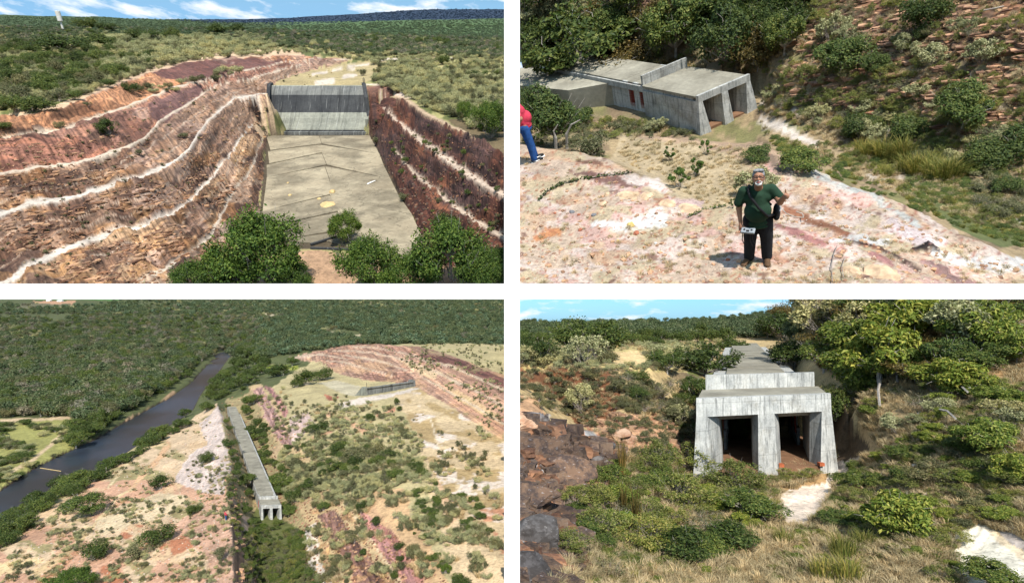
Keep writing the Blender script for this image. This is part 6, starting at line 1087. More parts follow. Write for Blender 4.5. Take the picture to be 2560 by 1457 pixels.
    d = np.where(inpoly(px, py, [(790, 950), (905, 960), (1040, 940), (1045, 972), (900, 1000), (855, 992)]), 0, d)
    return p.col, p.rock, d, (X * .8 + Y * .3, Z + fbm(X / 20, Y / 20, 8) * 2)
M['ground_bl'] = ground_mat('valley_ground', 1.1, 1.6, .9, 1.08)
BL.terrain('valley_ground', BLL, 50, -1.20, 0.12, 62, 2700, 470, 440, paint_bl, M['ground_bl'])
# river
m, t, b = mat('river_water'); co = t.nodes.new('ShaderNodeTexCoord').outputs['Object']
w_ = noise(t, co, .02, 4, .6); t.links.new(mixn(t, (0.018, 0.019, 0.022, 1), (0.030, 0.042, 0.064, 1), ramp(t, w_, [(.4, 0), (.65, 1)])), b.inputs['Base Color']); b.inputs['Roughness'].default_value = .3; b.inputs['Specular IOR Level'].default_value = .15
bump(t, b, noise(t, co, .8, 3, .6), .12, .15); M['water'] = m
Wp = [BL.un(x, y, -56.0) for x, y in ((-150, 1255), (0, 1215), (150, 1125), (260, 1060), (400, 990), (470, 945), (520, 890), (550, 855), (600, 835), (640, 850), (590, 905), (550, 960), (500, 1045), (380, 1130), (250, 1215), (120, 1280), (40, 1340), (-150, 1440))]
me = mesh('river', Wp, [tuple(range(len(Wp)))], [M['water']]); o = link('river', me, mw=BL.M.copy()); tag(o, None, None, None, 'structure')
me = mesh('pond', [BL.un(x, y, -50.3) for x, y in ((650, 918), (700, 914), (745, 920), (740, 930), (690, 930))], [(0, 1, 2, 3, 4)], [flat_mat('pond_weed', C(150, 160, 60), .6, .2, .3)]); o = link('pond', me, mw=BL.M.copy()); tag(o, None, None, None, 'structure')
# small weir from behind
zc = -38.2; a = BL.un(916, 968, zc); bq = BL.un(1032, 952, zc); e1 = (bq - a); Wd = float(np.linalg.norm(e1)); e1 = Vector(e1 / Wd); nv = Vector((-e1.y, e1.x, 0)).normalized()
wr = root(BL, 'spillway_weir', (0, 0, 0), 'long pale concrete weir wall with rounded crest, seen from behind among the terraces', 'spillway'); a = Vector(a)
pr = [(0, -3), (0, -.9), (-.35, -.7), (-.5, -.35), (-.35, -.08), (0, 0), (.8, -.1), (2.0, -.7), (3.4, -2.2), (5, -4.2), (7, -5.4), (7, -6), (0, -6)]
nseg = 9
for i in range(nseg):
    s0 = a + e1 * (Wd * i / nseg + .03); s1 = a + e1 * (Wd * (i + 1) / nseg - .03); MB().prism([s0 + nv * q[0] + Vector((0, 0, q[1])) for q in pr], [s1 + nv * q[0] + Vector((0, 0, q[1])) for q in pr]).build('wall_bay', M['weir_mid'], wr)
s0 = a - e1 * 1.2; MB().prism([s0 + nv * q[0] + Vector((0, 0, q[1])) for q in ((-.6, -6), (-.6, -1.2), (-.6, .25), (1.5, .25), (8.5, -5.2), (8.5, -6))], [s0 + e1 * 1.1 + nv * q[0] + Vector((0, 0, q[1])) for q in ((-.6, -6), (-.6, -1.2), (-.6, .25), (1.5, .25), (8.5, -5.2), (8.5, -6))]).build('side_wall', M['weir_pale'], wr)
s0 = a + e1 * (Wd + .05); MB().prism([s0 + nv * q[0] + Vector((0, 0, q[1])) for q in ((-.6, -6), (-.6, .35), (3, .35), (8.5, -5.2), (8.5, -6))], [s0 + e1 * .9 + nv * q[0] + Vector((0, 0, q[1])) for q in ((-.6, -6), (-.6, .35), (3, .35), (8.5, -5.2), (8.5, -6))]).build('side_wall', M['weir_mid'], wr)
for q in (0, 1): MB().tube([s0 + Vector((0, 0, .3)) - e1 * q * Wd, s0 + Vector((0, 0, 2.0)) - e1 * q * Wd], .09, 4).build('post', M['weir_dark'], wr)
# outlet + conduit along the trench
zr = -48.0; A_ = BL.un(653, 1264, zr); B_ = BL.un(703, 1262, zr); C_ = BL.un(640, 1240, zr); W_ = float(np.linalg.norm(B_ - A_)); e1 = (B_ - A_) / W_; D2 = BL.un(562, 1010, zr); e2 = D2 - C_; e2 /= np.linalg.norm(e2)
outlet(BL, A_, e1, e2, zr, -51.4, W_, 4.6, .95, 'small grey two-bay outlet at the near end of the long conduit, seen from the air', float(np.linalg.norm(D2 - C_)) - 8, W_ * .82, W_ * .05, True, 'long straight concrete conduit lying in the trench beside the river', parap=.7)

R_ = lambda *a, **k: plant(BL, *a, **k)
for kd, x, y, w, hk, lab in (('dark', 400, 1222, 62, .85, 'round dark bush alone on the orange slope'), ('dark', 515, 1156, 46, .95, 'dark bush on the white rock beside the ridge'), ('dark', 395, 1360, 84, .9, 'large dark bush in the middle of the pink slope'), ('olive', 345, 1390, 76, .7, 'dull olive bush joined to the left of the large dark one'), ('dark', 230, 1400, 84, .85, 'dark bush left of the olive one on the lower slope'), ('big', 175, 1480, 120, .7, 'wide green bush at the bottom left edge'), ('dark', 480, 1285, 44, .9, 'dark bush near the pink ridge'), ('green', 215, 1292, 110, .75, 'broad green tree between the footpath loop and the river'),
    ('green', 195, 1215, 96, .55, 'spreading tree leaning over the near river bank'), ('green', 90, 1282, 50, .9, 'round tree on the near bank at the lower left'), ('olive', 563, 1395, 58, .95, 'grey-green bush on the edge of the trench'), ('green', 190, 1120, 70, .9, 'tall dark tree on the far bank by the dirt track'), ('green', 185, 1080, 64, .8, 'second tall tree behind the far-bank track'), ('green', 515, 1030, 44, .9, 'tree at the near bank where the conduit begins'), ('dark', 573, 1118, 44, .8, 'bush left of the conduit middle'), ('dark', 630, 1095, 58, .9, 'dark tree right of the conduit upper half'), ('green', 615, 1215, 52, .9, 'tree overhanging the conduit above the outlet'), ('green', 575, 1250, 28, 1.2, 'slim tree on the trench edge left of the outlet'), ('green', 690, 1225, 84, .8, 'dense tree to the right of the conduit end'), ('dark', 740, 1250, 60, .9, 'dark tree right behind the outlet'),
    ('dark', 805, 950, 62, .8, 'large dark tree left of the amphitheatre'), ('dark', 765, 962, 70, .8, 'dark tree in front of the large one'), ('dark', 740, 968, 40, .8, 'small dark tree at the toe of the channel floor'), ('dark', 700, 940, 90, .5, 'wide dark thicket above the pale gully'), ('green', 730, 915, 42, .9, 'round green tree beside the yellow pond'), ('dark', 990, 1012, 22, 1.2, 'dark bush behind the weir wall'), ('dark', 1000, 1026, 22, .8, 'second dark bush behind the weir wall'), ('dark', 795, 1080, 58, .7, 'dark bush in the pale scrub left of the sandy hollow'), ('dark', 922, 1052, 40, .7, 'dark bush on the slope below the weir'), ('olive', 900, 1150, 86, .6, 'dull green thicket in the centre right'), ('dark', 970, 1150, 66, .6, 'dark thicket tree, second from the right of the central belt'), ('dark', 1040, 1175, 46, .8, 'dark tree at the right end of the central belt'), ('dark', 845, 1180, 66, .6, 'dark tree in the middle of the central belt'), ('mid', 810, 1275, 40, .8, 'green bush near the head of the striped rock'),
    ('dark', 905, 1275, 34, 1.1, 'dark bush on the sandy shoulder'), ('olive', 980, 1265, 36, 1.0, 'grey-green bush right of the sandy shoulder'), ('dark', 942, 1312, 34, 1.0, 'dark bush on the pink face, uppermost'), ('dark', 925, 1342, 18, .8, 'small round bush on the pink face edge'), ('dark', 998, 1372, 34, .7, 'dark bush on the lower pink face'), ('dark', 1000, 1400, 28, .6, 'sparse bush under the dark one on the pink face'), ('dark', 910, 1385, 28, .8, 'sparse bush on the striped rock'), ('dark', 987, 1445, 28, .9, 'round dark bush at the bottom of the pink face'), ('big', 1115, 1432, 38, .9, 'bright yellow-green bush near the bottom right'), ('dark', 1150, 1475, 62, .8, 'dark bush at the bottom right edge of the field'), ('dark', 1035, 1335, 12, .9, 'tiny dark bush on the orange slope'), ('dark', 1050, 1345, 14, .9, 'small dark bush right of the tiny one'), ('mid', 1140, 1450, 34, .8, 'low bush touching the yellow-green one'), ('mid', 660, 1110, 30, .9, 'shrub on the pink bench'), ('dark', 720, 1125, 28, .9, 'dark shrub near the pink rock patch'), ('dark', 790, 1140, 26, .9, 'dark shrub at the left tip of the central belt'), ('dark', 760, 1120, 22, 1., 'dark shrub in the pale slope'),
    ('big', 655, 1320, 24, .8, 'bright shrub in the trench bottom'), ('big', 750, 1340, 24, .9, 'bright green shrub on the pale rock by the trench')):
    R_(kd, 'bush' if w < 60 else 'tree', x, y, w, lab, 'bush' if w < 60 else 'tree', None, hk)
bank = lambda x, y: 20 + max(0, y - 860) * .085
scatter(BL, ['green', 'dark', 'mid'], 'riverside_tree', [(60, 1270), (130, 1235), (230, 1190), (330, 1125), (430, 1062), (480, 1030), (490, 1045), (420, 1100), (320, 1150), (230, 1215), (120, 1275), (0, 1380), (-40, 1400), (0, 1330)], 90, bank, 501, 'green bush along the near river bank', 'bush', 'bushes along the near river bank', .75, .3)
scatter(BL, ['green', 'dark', 'mid'], 'riverside_tree', [(170, 1120), (240, 1085), (300, 1050), (400, 985), (470, 945), (525, 890), (550, 860), (530, 850), (440, 900), (330, 990), (230, 1050)], 90, bank, 502, 'green tree along the far river bank', 'tree', 'trees along the far river bank', .8, .3)
scatter(BL, ['dark', 'green'], 'riverside_tree', [(560, 940), (600, 880), (640, 870), (680, 900), (640, 960), (560, 1000), (500, 1020), (520, 980)], 60, lambda x, y: 30, 503, 'dark tree on the near bank upstream', 'tree', 'trees on the near bank upstream', .9, .3)
scatter(BL, ['mid', 'olive', 'dark'], 'trench_tree', [(700, 1180), (800, 1130), (900, 1110), (1060, 1170), (1050, 1200), (900, 1200), (760, 1230)], 34, lambda x, y: 38, 504, 'dark green tree in the belt across the slope', 'tree', 'trees in the belt across the slope', .8, .35)
scatter(BL, ['mid', 'green', 'olive'], 'trench_tree', [(590, 1330), (640, 1290), (740, 1330), (770, 1400), (800, 1470), (600, 1480)], 46, lambda x, y: 30, 505, 'green shrub filling the bottom of the trench', 'shrub', 'shrubs in the trench bottom', .7, .35)
scatter(BL, ['green', 'dark', 'mid'], 'trench_tree', [(600, 1010), (640, 1000), (680, 1090), (720, 1180), (760, 1260), (720, 1310), (690, 1230), (650, 1140), (615, 1070)], 34, lambda x, y: 32, 508, 'tree on the slope directly right of the conduit', 'tree', 'trees right of the conduit', .85, .3)
scatter(BL, ['green', 'dark', 'mid'], 'trench_tree', [(548, 1010), (575, 1020), (590, 1090), (605, 1170), (625, 1230), (615, 1300), (590, 1240), (572, 1150)], 16, lambda x, y: 26, 509, 'tree between the white ridge and the conduit', 'tree', 'trees left of the conduit', .85, .3)
scatter(BL, ['pale', 'mid'], 'slope_bush', [(1030, 1190), (1080, 1180), (1115, 1260), (1120, 1400), (1080, 1440), (1040, 1330), (1020, 1250)], 55, lambda x, y: 26, 506, 'pale green bush lining the sandy track', 'bush', 'bushes lining the sandy track', .7, .35)
scatter(BL, ['pale', 'mid'], 'slope_bush', [(1150, 1240), (1250, 1260), (1250, 1330), (1160, 1330)], 16, lambda x, y: 28, 507, 'pale green bush on the flat right of the track', 'bush', 'bushes on the flat right of the track', .6, .4)
nr = [(790, 1040), (900, 1020), (980, 1020), (1060, 1110), (1060, 1190), (900, 1250), (720, 1260), (690, 1180), (700, 1130), (760, 1080)]
mass(BL, 'scrub_cover', ['pale', 'pale', 'olive'], nr, 800, lambda X, Y: 12 + (Y - 1000) * .04, 511, 'pale scrub over the slope right of the trench')
mass(BL, 'scrub_patches', ['pale', 'olive', 'tuft'], [(640, 960), (800, 990), (1060, 1000), (1258, 1100), (1258, 1457), (1000, 1457), (800, 1457), (700, 1200)], 1100, lambda X, Y: 10 + np.maximum(Y - 950, 0) * .035, 512, 'patchy pale scrub on the benches and the field', mask=lambda X, Y: fbm(X * .02, Y * .035, 93) > .06)
mass(BL, 'plateau_scrub', ['pale', 'olive'], [(960, 868), (1258, 860), (1258, 1100), (1140, 1000), (1060, 945), (1010, 905)], 360, lambda X, Y: 8 + X * 0, 513, 'pale scrub between the upper benches', mask=lambda X, Y: fbm(X * .03, Y * .06, 94) > -.03)
mass(BL, 'hillside_weeds', ['olive', 'tuft', 'pale'], [(0, 1457), (0, 1380), (200, 1230), (400, 1100), (520, 1030), (575, 1160), (575, 1457)], 900, lambda X, Y: 7 + np.maximum(Y - 1000, 0) * .02, 514, 'small weeds and scrub over the near hillside', mask=lambda X, Y: fbm(X * .02, Y * .03, 95) > -.02)
wood = [(-140, 775), (300, 778), (640, 760), (700, 860), (600, 900), (545, 880), (500, 905), (420, 960), (330, 1020), (240, 1060), (170, 1042), (-140, 1042)]
mass(BL, 'riverside_woodland', ['canopy', 'canopy', 'mid', 'olive', 'greycan'], wood, 5000, lambda X, Y: 8 + np.maximum(Y - 770, 0) * .115, 515, 'dense low woodland on the plain beyond the river', mask=lambda X, Y: ~((Y > 768) & (Y < 800) & (X < 210) & (X > -20) & (fbm(X * .02, Y * .05, 96) > .05)))
mass(BL, 'trench_bottom_growth', ['mid', 'weed', 'olive', 'weed'], [(610, 1325), (700, 1315), (770, 1350), (800, 1480), (650, 1480)], 230, lambda X, Y: 15 + X * 0, 524, 'low tangled growth on the trench bottom below the outlet')
mass(BL, 'trench_scrub', ['mid', 'weed', 'block_p', 'olive'], [(562, 1180), (590, 1230), (605, 1330), (650, 1420), (665, 1600), (590, 1600), (580, 1340), (568, 1250)], 220, lambda X, Y: 14 + X * 0, 523, 'scrub and rock at the foot of the ridge in the trench')
mass(BL, 'rock_debris', ['block_p', 'block_b'], [(620, 960), (700, 1000), (800, 1180), (900, 1260), (1120, 1457), (780, 1457), (720, 1300), (560, 1240), (575, 1160), (540, 1010), (560, 1000)], 1500, lambda X, Y: 3 + np.maximum(Y - 950, 0) * .008, 519, 'broken rock on the benches beside the trench')
mass(BL, 'slope_rubble', ['block_p', 'pebble'], [(0, 1457), (0, 1400), (250, 1230), (430, 1110), (540, 1030), (575, 1160), (583, 1457)], 1500, lambda X, Y: 2.4 + np.maximum(Y - 1000, 0) * .004, 520, 'small rocks strewn over the near hillside')
mass(BL, 'cut_rubble', ['block_b', 'block_p'], am_, 1200, lambda X, Y: 2.6 + X * 0, 521, 'broken rock on the terraces behind the weir')
mass(BL, 'pale_wood_patches', ['greycan', 'olive', 'pale'], [(-140, 760), (700, 750), (1290, 745), (1290, 850), (700, 860), (540, 880), (300, 1000), (-140, 1030)], 1500, lambda X, Y: 8 + np.maximum(Y - 770, 0) * .09, 522, 'paler patches of thin trees in the woodland', mask=lambda X, Y: fbm(X * .012, Y * .04, 100) > .06)
mass(BL, 'grey_woodland', ['twiggy', 'shoots'], [(-20, 840), (130, 832), (130, 850), (-20, 862)], 160, lambda X, Y: 12 + X * 0, 516, 'grey leafless thicket in the left woods')
mass(BL, 'far_woodland', ['canopy', 'farcan'], [(-140, 746), (0, 760), (210, 766), (330, 745), (640, 745), (1290, 735), (1290, 860), (1050, 862), (880, 862), (760, 880), (640, 900), (640, 790), (300, 785), (-140, 785)], 5200, lambda X, Y: 7 + np.maximum(Y - 745, 0) * .10, 517, 'woodland covering the far valley and hills', avoid=([(815, 822), (905, 828), (900, 845), (830, 842)], [(635, 782), (690, 786), (690, 796), (640, 796)], [(60, 748), (200, 748), (190, 765), (40, 775)]))
mass(BL, 'bank_scrub', ['mid', 'olive', 'pale'], [(-140, 1070), (160, 1050), (170, 1130), (60, 1190), (-140, 1250)], 260, lambda X, Y: 26 + X * 0, 518, 'scrub on the flat of the far bank', hk=.6, mask=lambda X, Y: fbm(X * .02, Y * .04, 97) > .0)
# far farm buildings and fence posts
for x, y, w, lab in ((122, 753, 9, 'tiny white-roofed farm shed on the red clearing at the far left'), (150, 754, 11, 'tiny farm shed with pale roof, right of the first on the clearing')):
    p, _ = BL.hit(x, y); p = p[0]; s = p[1] / F; t = root(BL, 'farm_shed', tuple(p), lab, 'shed'); MB().box(-w * s / 2, w * s / 2, -3 * s, 3 * s, 0, 2.5 * s).build('wall', M['tank'], t); MB().prism([(-w * s * .6, -4 * s, 2.5 * s), (w * s * .6, -4 * s, 2.5 * s), (w * s * .6, 4 * s, 2.5 * s), (-w * s * .6, 4 * s, 2.5 * s)], [(-w * s * .5, -.2 * s, 4 * s), (w * s * .5, -.2 * s, 4 * s), (w * s * .5, .2 * s, 4 * s), (-w * s * .5, .2 * s, 4 * s)]).build('roof', M['white'], t)
for x, y, lab in ((62, 1163, 'thin post standing by the far-bank track'), (226, 1213, 'thin post beside the leaning river tree'), (265, 1180, 'thin post among the near bank bushes')):
    p, _ = BL.hit(x, y); p = p[0]; mb = MB(); mb.tube([(p[0], p[1], p[2]), (p[0], p[1], p[2] + 1.6)], .07, 4); o = mb.build('post', M['bark'], mw=BL.M.copy()); tag(o, lab, 'post')
q0 = BL.un(100, 1169, -55.9); q1 = BL.un(152, 1177, -55.9); mb = MB(); mb.tube([tuple(q0), tuple(q1)], .12, 4); o = mb.build('rope', M['dirt'], mw=BL.M.copy()); tag(o, 'pale rope or pole floating out from the far bank', 'rope')
# two tiny people on the ridge above the outlet
p, _ = BL.hit(567, 1300); p = p[0]
for k_, (src, dx, lab) in enumerate(((man2, -.2, 'tiny figure in red standing on the ridge edge above the trench'),)):
    t = root(BL, 'person', (p[0] + dx, p[1], p[2]), lab, 'person', rz=.4, sc=1.05)
    for ch in MAN2_PARTS: link(ch[0], ch[1], t)

# ================================================================== BOTTOM RIGHT: the outlet from the front
BRL = [
    [(1180, 1600, -4.6), (1400, 1600, -5.4), (1930, 1600, -5.9), (2250, 1600, -5.9), (2700, 1600, -5.8)], [(1180, 1457, -4.6), (1299, 1457, -4.9), (1450, 1457, -5.6), (1700, 1457, -6.1), (1930, 1457, -6.2), (2250, 1457, -5.9), (2400, 1457, -5.9), (2560, 1457, -5.6), (2700, 1457, -5.4)],
    [(1500, 1330, -6.1), (1750, 1300, -6.5), (2000, 1290, -6.5), (2140, 1260, -6.3), (2220, 1350, -5.9)], [(1700, 1200, -6.4), (1900, 1190, -6.4), (2110, 1180, -6.4)], [(1680, 1130, -6.2), (1705, 1100, -6.2)], [(2120, 1140, -6.3), (2130, 1110, -6.3)],
    *[[('L', 7.85 + 6.2 * a + .372 * t, 23.7 + .928 * t, -6.7) for t in (-1, 3, 7, 11)] for a in (.0, .25, .5, .75, 1.0)], *[[('L', 7.85 + 6.2 * a + .372 * t, 23.7 + .928 * t, -4.4) for t in (15, 30, 50, 70)] for a in (.0, .3, .6, 1.0)],
    [(1180, 1260, -4.5), (1299, 1260, -4.9), (1400, 1225, -5.4), (1470, 1190, -5.7)], [(1180, 1020, -3.1), (1299, 1022, -3.3), (1330, 1030, -3.4), (1370, 1050, -3.6), (1385, 1090, -4.1), (1390, 1150, -4.9)], [(1299, 985, -3.2), (1340, 1000, -3.4)],
    [(1180, 960, -3.4), (1330, 960, -3.9), (1400, 1000, -4.5), (1450, 1060, -5.2), (1500, 1100, -5.5)], [(1480, 1080, -4.9), (1560, 1050, -4.6), (1640, 1080, -5.0), (1690, 1100, -5.7)], [(1520, 1150, -5.6), (1600, 1140, -5.6)],
    [(1180, 925, -2.6), (1299, 925, -2.7), (1400, 916, -2.7), (1480, 922, -2.7), (1530, 935, -2.8), (1580, 950, -3.1), (1640, 980, -3.9), (1700, 1000, -4.8)], [(1180, 900, -2.4), (1299, 900, -2.4), (1450, 895, -2.5), (1550, 905, -2.5), (1620, 915, -2.7), (1720, 930, -3.6)],
    [(1180, 870, -2.4), (1299, 870, -2.4), (1500, 872, -2.6), (1600, 872, -2.6), (1700, 880, -2.9), (1800, 880, -3.4)], [(1299, 850, -2.6), (1600, 846, -2.8), (1800, 850, -3.3), (1900, 850, -3.3)], [(1180, 835, 0, 140), (1299, 835, 0, 140), (1600, 832, 0, 150), (1800, 830, 0, 150)],
    [(1180, 812, 0, 300), (1299, 812, 0, 300), (1500, 812, 0, 300), (1600, 812, 0, 260)], [(1180, 808, 0, 420), (1299, 808, 0, 420), (1520, 808, 0, 420)], [(1600, 806, 0, 300), (1700, 800, 0, 300), (1800, 793, 0, 290), (1900, 785, 0, 280), (1990, 774, 0, 260), (2060, 770, 0, 240)],
    [(1960, 850, 0, 70), (2000, 820, 0, 80), (2060, 800, 0, 80)], [(1980, 760, 0, 62), (2040, 735, 0, 58), (2090, 700, 0, 55), (2150, 660, 0, 52)], [(2000, 900, 0, 52), (2060, 930, 0, 42), (2100, 980, 0, 36), (2130, 1060, 0, 32)],
    [(2080, 830, 0, 50), (2150, 850, 0, 45), (2300, 870, 0, 38.3), (2560, 920, 0, 34.5), (2700, 930, 0, 33.5)], [(2150, 1000, 0, 33), (2300, 1080, 0, 27.2), (2400, 1090, 0, 25.4), (2560, 1100, 0, 24.4), (2700, 1110, 0, 24.5)],
    [(2130, 1130, -6.2), (2180, 1200, -5.9), (2230, 1280, -5.85), (2300, 1360, 0, 17.9), (2450, 1380, 0, 18.2), (2560, 1380, 0, 18.2), (2700, 1380, 0, 18.8)], [(2300, 1220, 0, 22.3), (2450, 1250, 0, 21.2), (2560, 1260, 0, 20.3), (2700, 1270, 0, 20.8)],
    [(2130, 760, 0, 57), (2300, 745, 0, 49.5), (2400, 735, 0, 48), (2560, 730, 0, 46), (2700, 725, 0, 44)], [(2100, 620, 0, 66), (2300, 600, 0, 59), (2560, 590, 0, 54), (2700, 590, 0, 52)],
]
def paint_br(P, X, Y, Z, px, py):
    p = Paint(px, py, C(190, 164, 118), 12, 8, .015); one = np.ones(px.shape)
    p.spots(one, C(124, 106, 78), .014, .0, 131); p.spots(one, C(196, 170, 124), .012, .06, 132); p.spots(one, C(112, 116, 62), .012, .10, 133)
    p.poly([(1180, 850), (1299, 850), (1600, 846), (1800, 860), (1720, 930), (1600, 925), (1480, 920), (1300, 922), (1180, 922)], C(190, 172, 116)); p.poly([(1520, 880), (1600, 878), (1620, 905), (1580, 920), (1530, 912)], C(228, 198, 146))
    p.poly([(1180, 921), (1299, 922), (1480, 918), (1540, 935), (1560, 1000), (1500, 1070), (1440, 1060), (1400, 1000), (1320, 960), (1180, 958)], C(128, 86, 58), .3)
    p.poly([(1480, 1060), (1560, 1030), (1660, 1050), (1720, 1090), (1720, 1150), (1600, 1150), (1490, 1120)], C(214, 172, 138), .2); p.spots((px > 1460) & (px < 1740) & (py > 1020) & (py < 1160), C(160, 112, 80), .03, .06, 134)
    p.poly([(1180, 1000), (1299, 1018), (1370, 1045), (1390, 1100), (1470, 1090), (1520, 1110), (1530, 1180), (1480, 1220), (1450, 1330), (1400, 1457), (1380, 1620), (1180, 1620)], C(104, 92, 84), 1.0)
    r = inpoly(px, py, [(1180, 1030), (1299, 1040), (1540, 1080), (1540, 1200), (1450, 1350), (1420, 1620), (1180, 1620)]); p.spots(r, C(84, 58, 44), .016, .0, 135, 1, .9, 1.3); p.spots(r, C(186, 184, 184), .018, .08, 136, .9, .9, 1.6); p.spots(r, C(166, 108, 62), .024, .13, 137, .9, .9, 1.3); p.spots(r, C(56, 48, 46), .02, .08, 138, 1, .8, 1.0)
    p.poly([(1180, 985), (1299, 990), (1345, 1003), (1368, 1040), (1299, 1035), (1180, 1030)], C(212, 168, 128), .2)
    for a in ([(1300, 1250, 3), (1340, 1225, 4), (1385, 1205, 3)], [(1362, 1192, 3), (1392, 1195, 4), (1450, 1168, 3)], [(1362, 1150, 2), (1358, 1190, 3)], [(1400, 1112, 3), (1430, 1150, 6), (1440, 1160, 3)]): p.line(a, C(206, 202, 200), .3)
    p.line([(1470, 1090, 10), (1500, 1110, 14), (1520, 1160, 12)], C(168, 168, 170), .6)
    sand = C(234, 214, 194)
    p.line([(2135, 1140, 14), (2110, 1165, 20), (2060, 1200, 26), (2020, 1240, 42), (1995, 1275, 48), (1985, 1310, 30), (1990, 1330, 10)], sand, 0, 1, 1, .5)
    p.poly([(1900, 1175), (2080, 1165), (2060, 1200), (1960, 1230), (1900, 1220)], C(176, 142, 98))
    p.poly([(1640, 1400), (1780, 1390), (1800, 1457), (1700, 1600), (1560, 1600), (1600, 1440)], C(224, 198, 160)); p.poly([(1960, 1330), (2060, 1330), (2100, 1400), (2040, 1457), (1960, 1400)], C(216, 176, 134)); p.poly([(1430, 1400), (1500, 1390), (1540, 1440), (1500, 1500), (1440, 1460)], C(206, 184, 168), .2)
    p.poly([(2380, 1330), (2450, 1308), (2490, 1350), (2560, 1400), (2700, 1450), (2700, 1620), (2420, 1620), (2400, 1420)], C(236, 228, 208), .15); p.line([(2450, 1305, 6), (2500, 1350, 8), (2560, 1395, 10), (2640, 1420, 10)], C(232, 212, 180), .3); p.poly([(2480, 1300), (2560, 1270), (2700, 1260), (2700, 1400), (2560, 1385), (2500, 1340)], C(176, 166, 158), .2)
    p.line([(2180, 1110, 6), (2230, 1160, 7), (2240, 1175, 4)], C(232, 222, 206), .3); p.line([(2270, 1150, 6), (2290, 1165, 5)], C(232, 216, 196)); p.line([(2355, 1292, 4), (2370, 1305, 4)], C(230, 216, 204))
    p.poly([(1985, 775), (2040, 728), (2130, 660), (2160, 700), (2090, 760), (2060, 770), (2020, 800)], C(214, 184, 146))
    p.poly([(2150, 1040), (2300, 1010), (2420, 1080), (2400, 1180), (2250, 1160), (2160, 1120)], C(190, 160, 116)); p.poly([(2450, 880), (2700, 870), (2700, 1100), (2500, 1000)], C(186, 150, 104))
    p.poly([(1700, 1030), (1745, 980), (1745, 1180), (1700, 1180)], C(110, 88, 60)); p.poly([(2080, 980), (2140, 1050), (2170, 1120), (2120, 1150), (2085, 1150)], C(90, 74, 56))  # dark patch right of the outlet is its cast shadow, painted on the ground
    p.poly([(1180, 700), (1299, 803), (1560, 803), (2060, 770), (2060, 840), (1180, 842)], C(70, 84, 46))
    D = np.hypot(X, Y); near = np.clip(1 - (D - 60) / 60, 0, 1)
    d = near * (.35 * fbm(X / 2.2, Y / 2.2, 141, 5)) + r * .55 * (np.abs(fbm(X / 1.6, Z * 1.4 + Y / 2, 142, 4)) + .5 * (vn(X * .8, Y * .8 + Z * 2, 143) > .6) * .5)
    st = (px > 1690) & (px < 2110) & (py > 900) & (py < 1185) ; d = np.where(st, 0, d)
    return p.col, p.rock, d, (X * .6 + Y * .5, Z + X * .25 + fbm(X / 4, Y / 4, 8) * 1.2)
M['ground_br'] = ground_mat('gully_ground', 0.35, 2.0, 1.0, 1.3)
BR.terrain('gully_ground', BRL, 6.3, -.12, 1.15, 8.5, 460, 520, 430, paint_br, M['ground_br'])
zr = -3.35; A_ = BR.un(1740, 1003, zr); B_ = BR.un(2077, 990, zr); W_ = float(np.linalg.norm(B_ - A_)); e1 = (B_ - A_) / W_; e2 = np.array([.372, .928, 0])
outlet(BR, A_, e1, e2, zr, -6.42, W_, 4.4, 1.0, 'large pale concrete outlet with two tapered square openings facing us across the weeds', 62, W_ * .66, W_ * .17, True, 'leaf-strewn concrete conduit roof running back into the trees behind the large outlet', parap=.72)
for x, y, w, lab in ((1951, 1166, 12, 'red brick lying at the foot of the middle pier'), (2052, 1163, 12, 'red brick edge at the foot of the right opening')):
    p = BR.un(x, y, -6.35); s = w * p[1] / F; o = MB().box(-s / 2, s / 2, -.12, .12, 0, .14).build('brick', M['brick'], mw=BR.M @ Matrix.Translation(tuple(p))); tag(o, lab, 'brick')
S_ = lambda *a, **k: plant(BR, *a, **k)
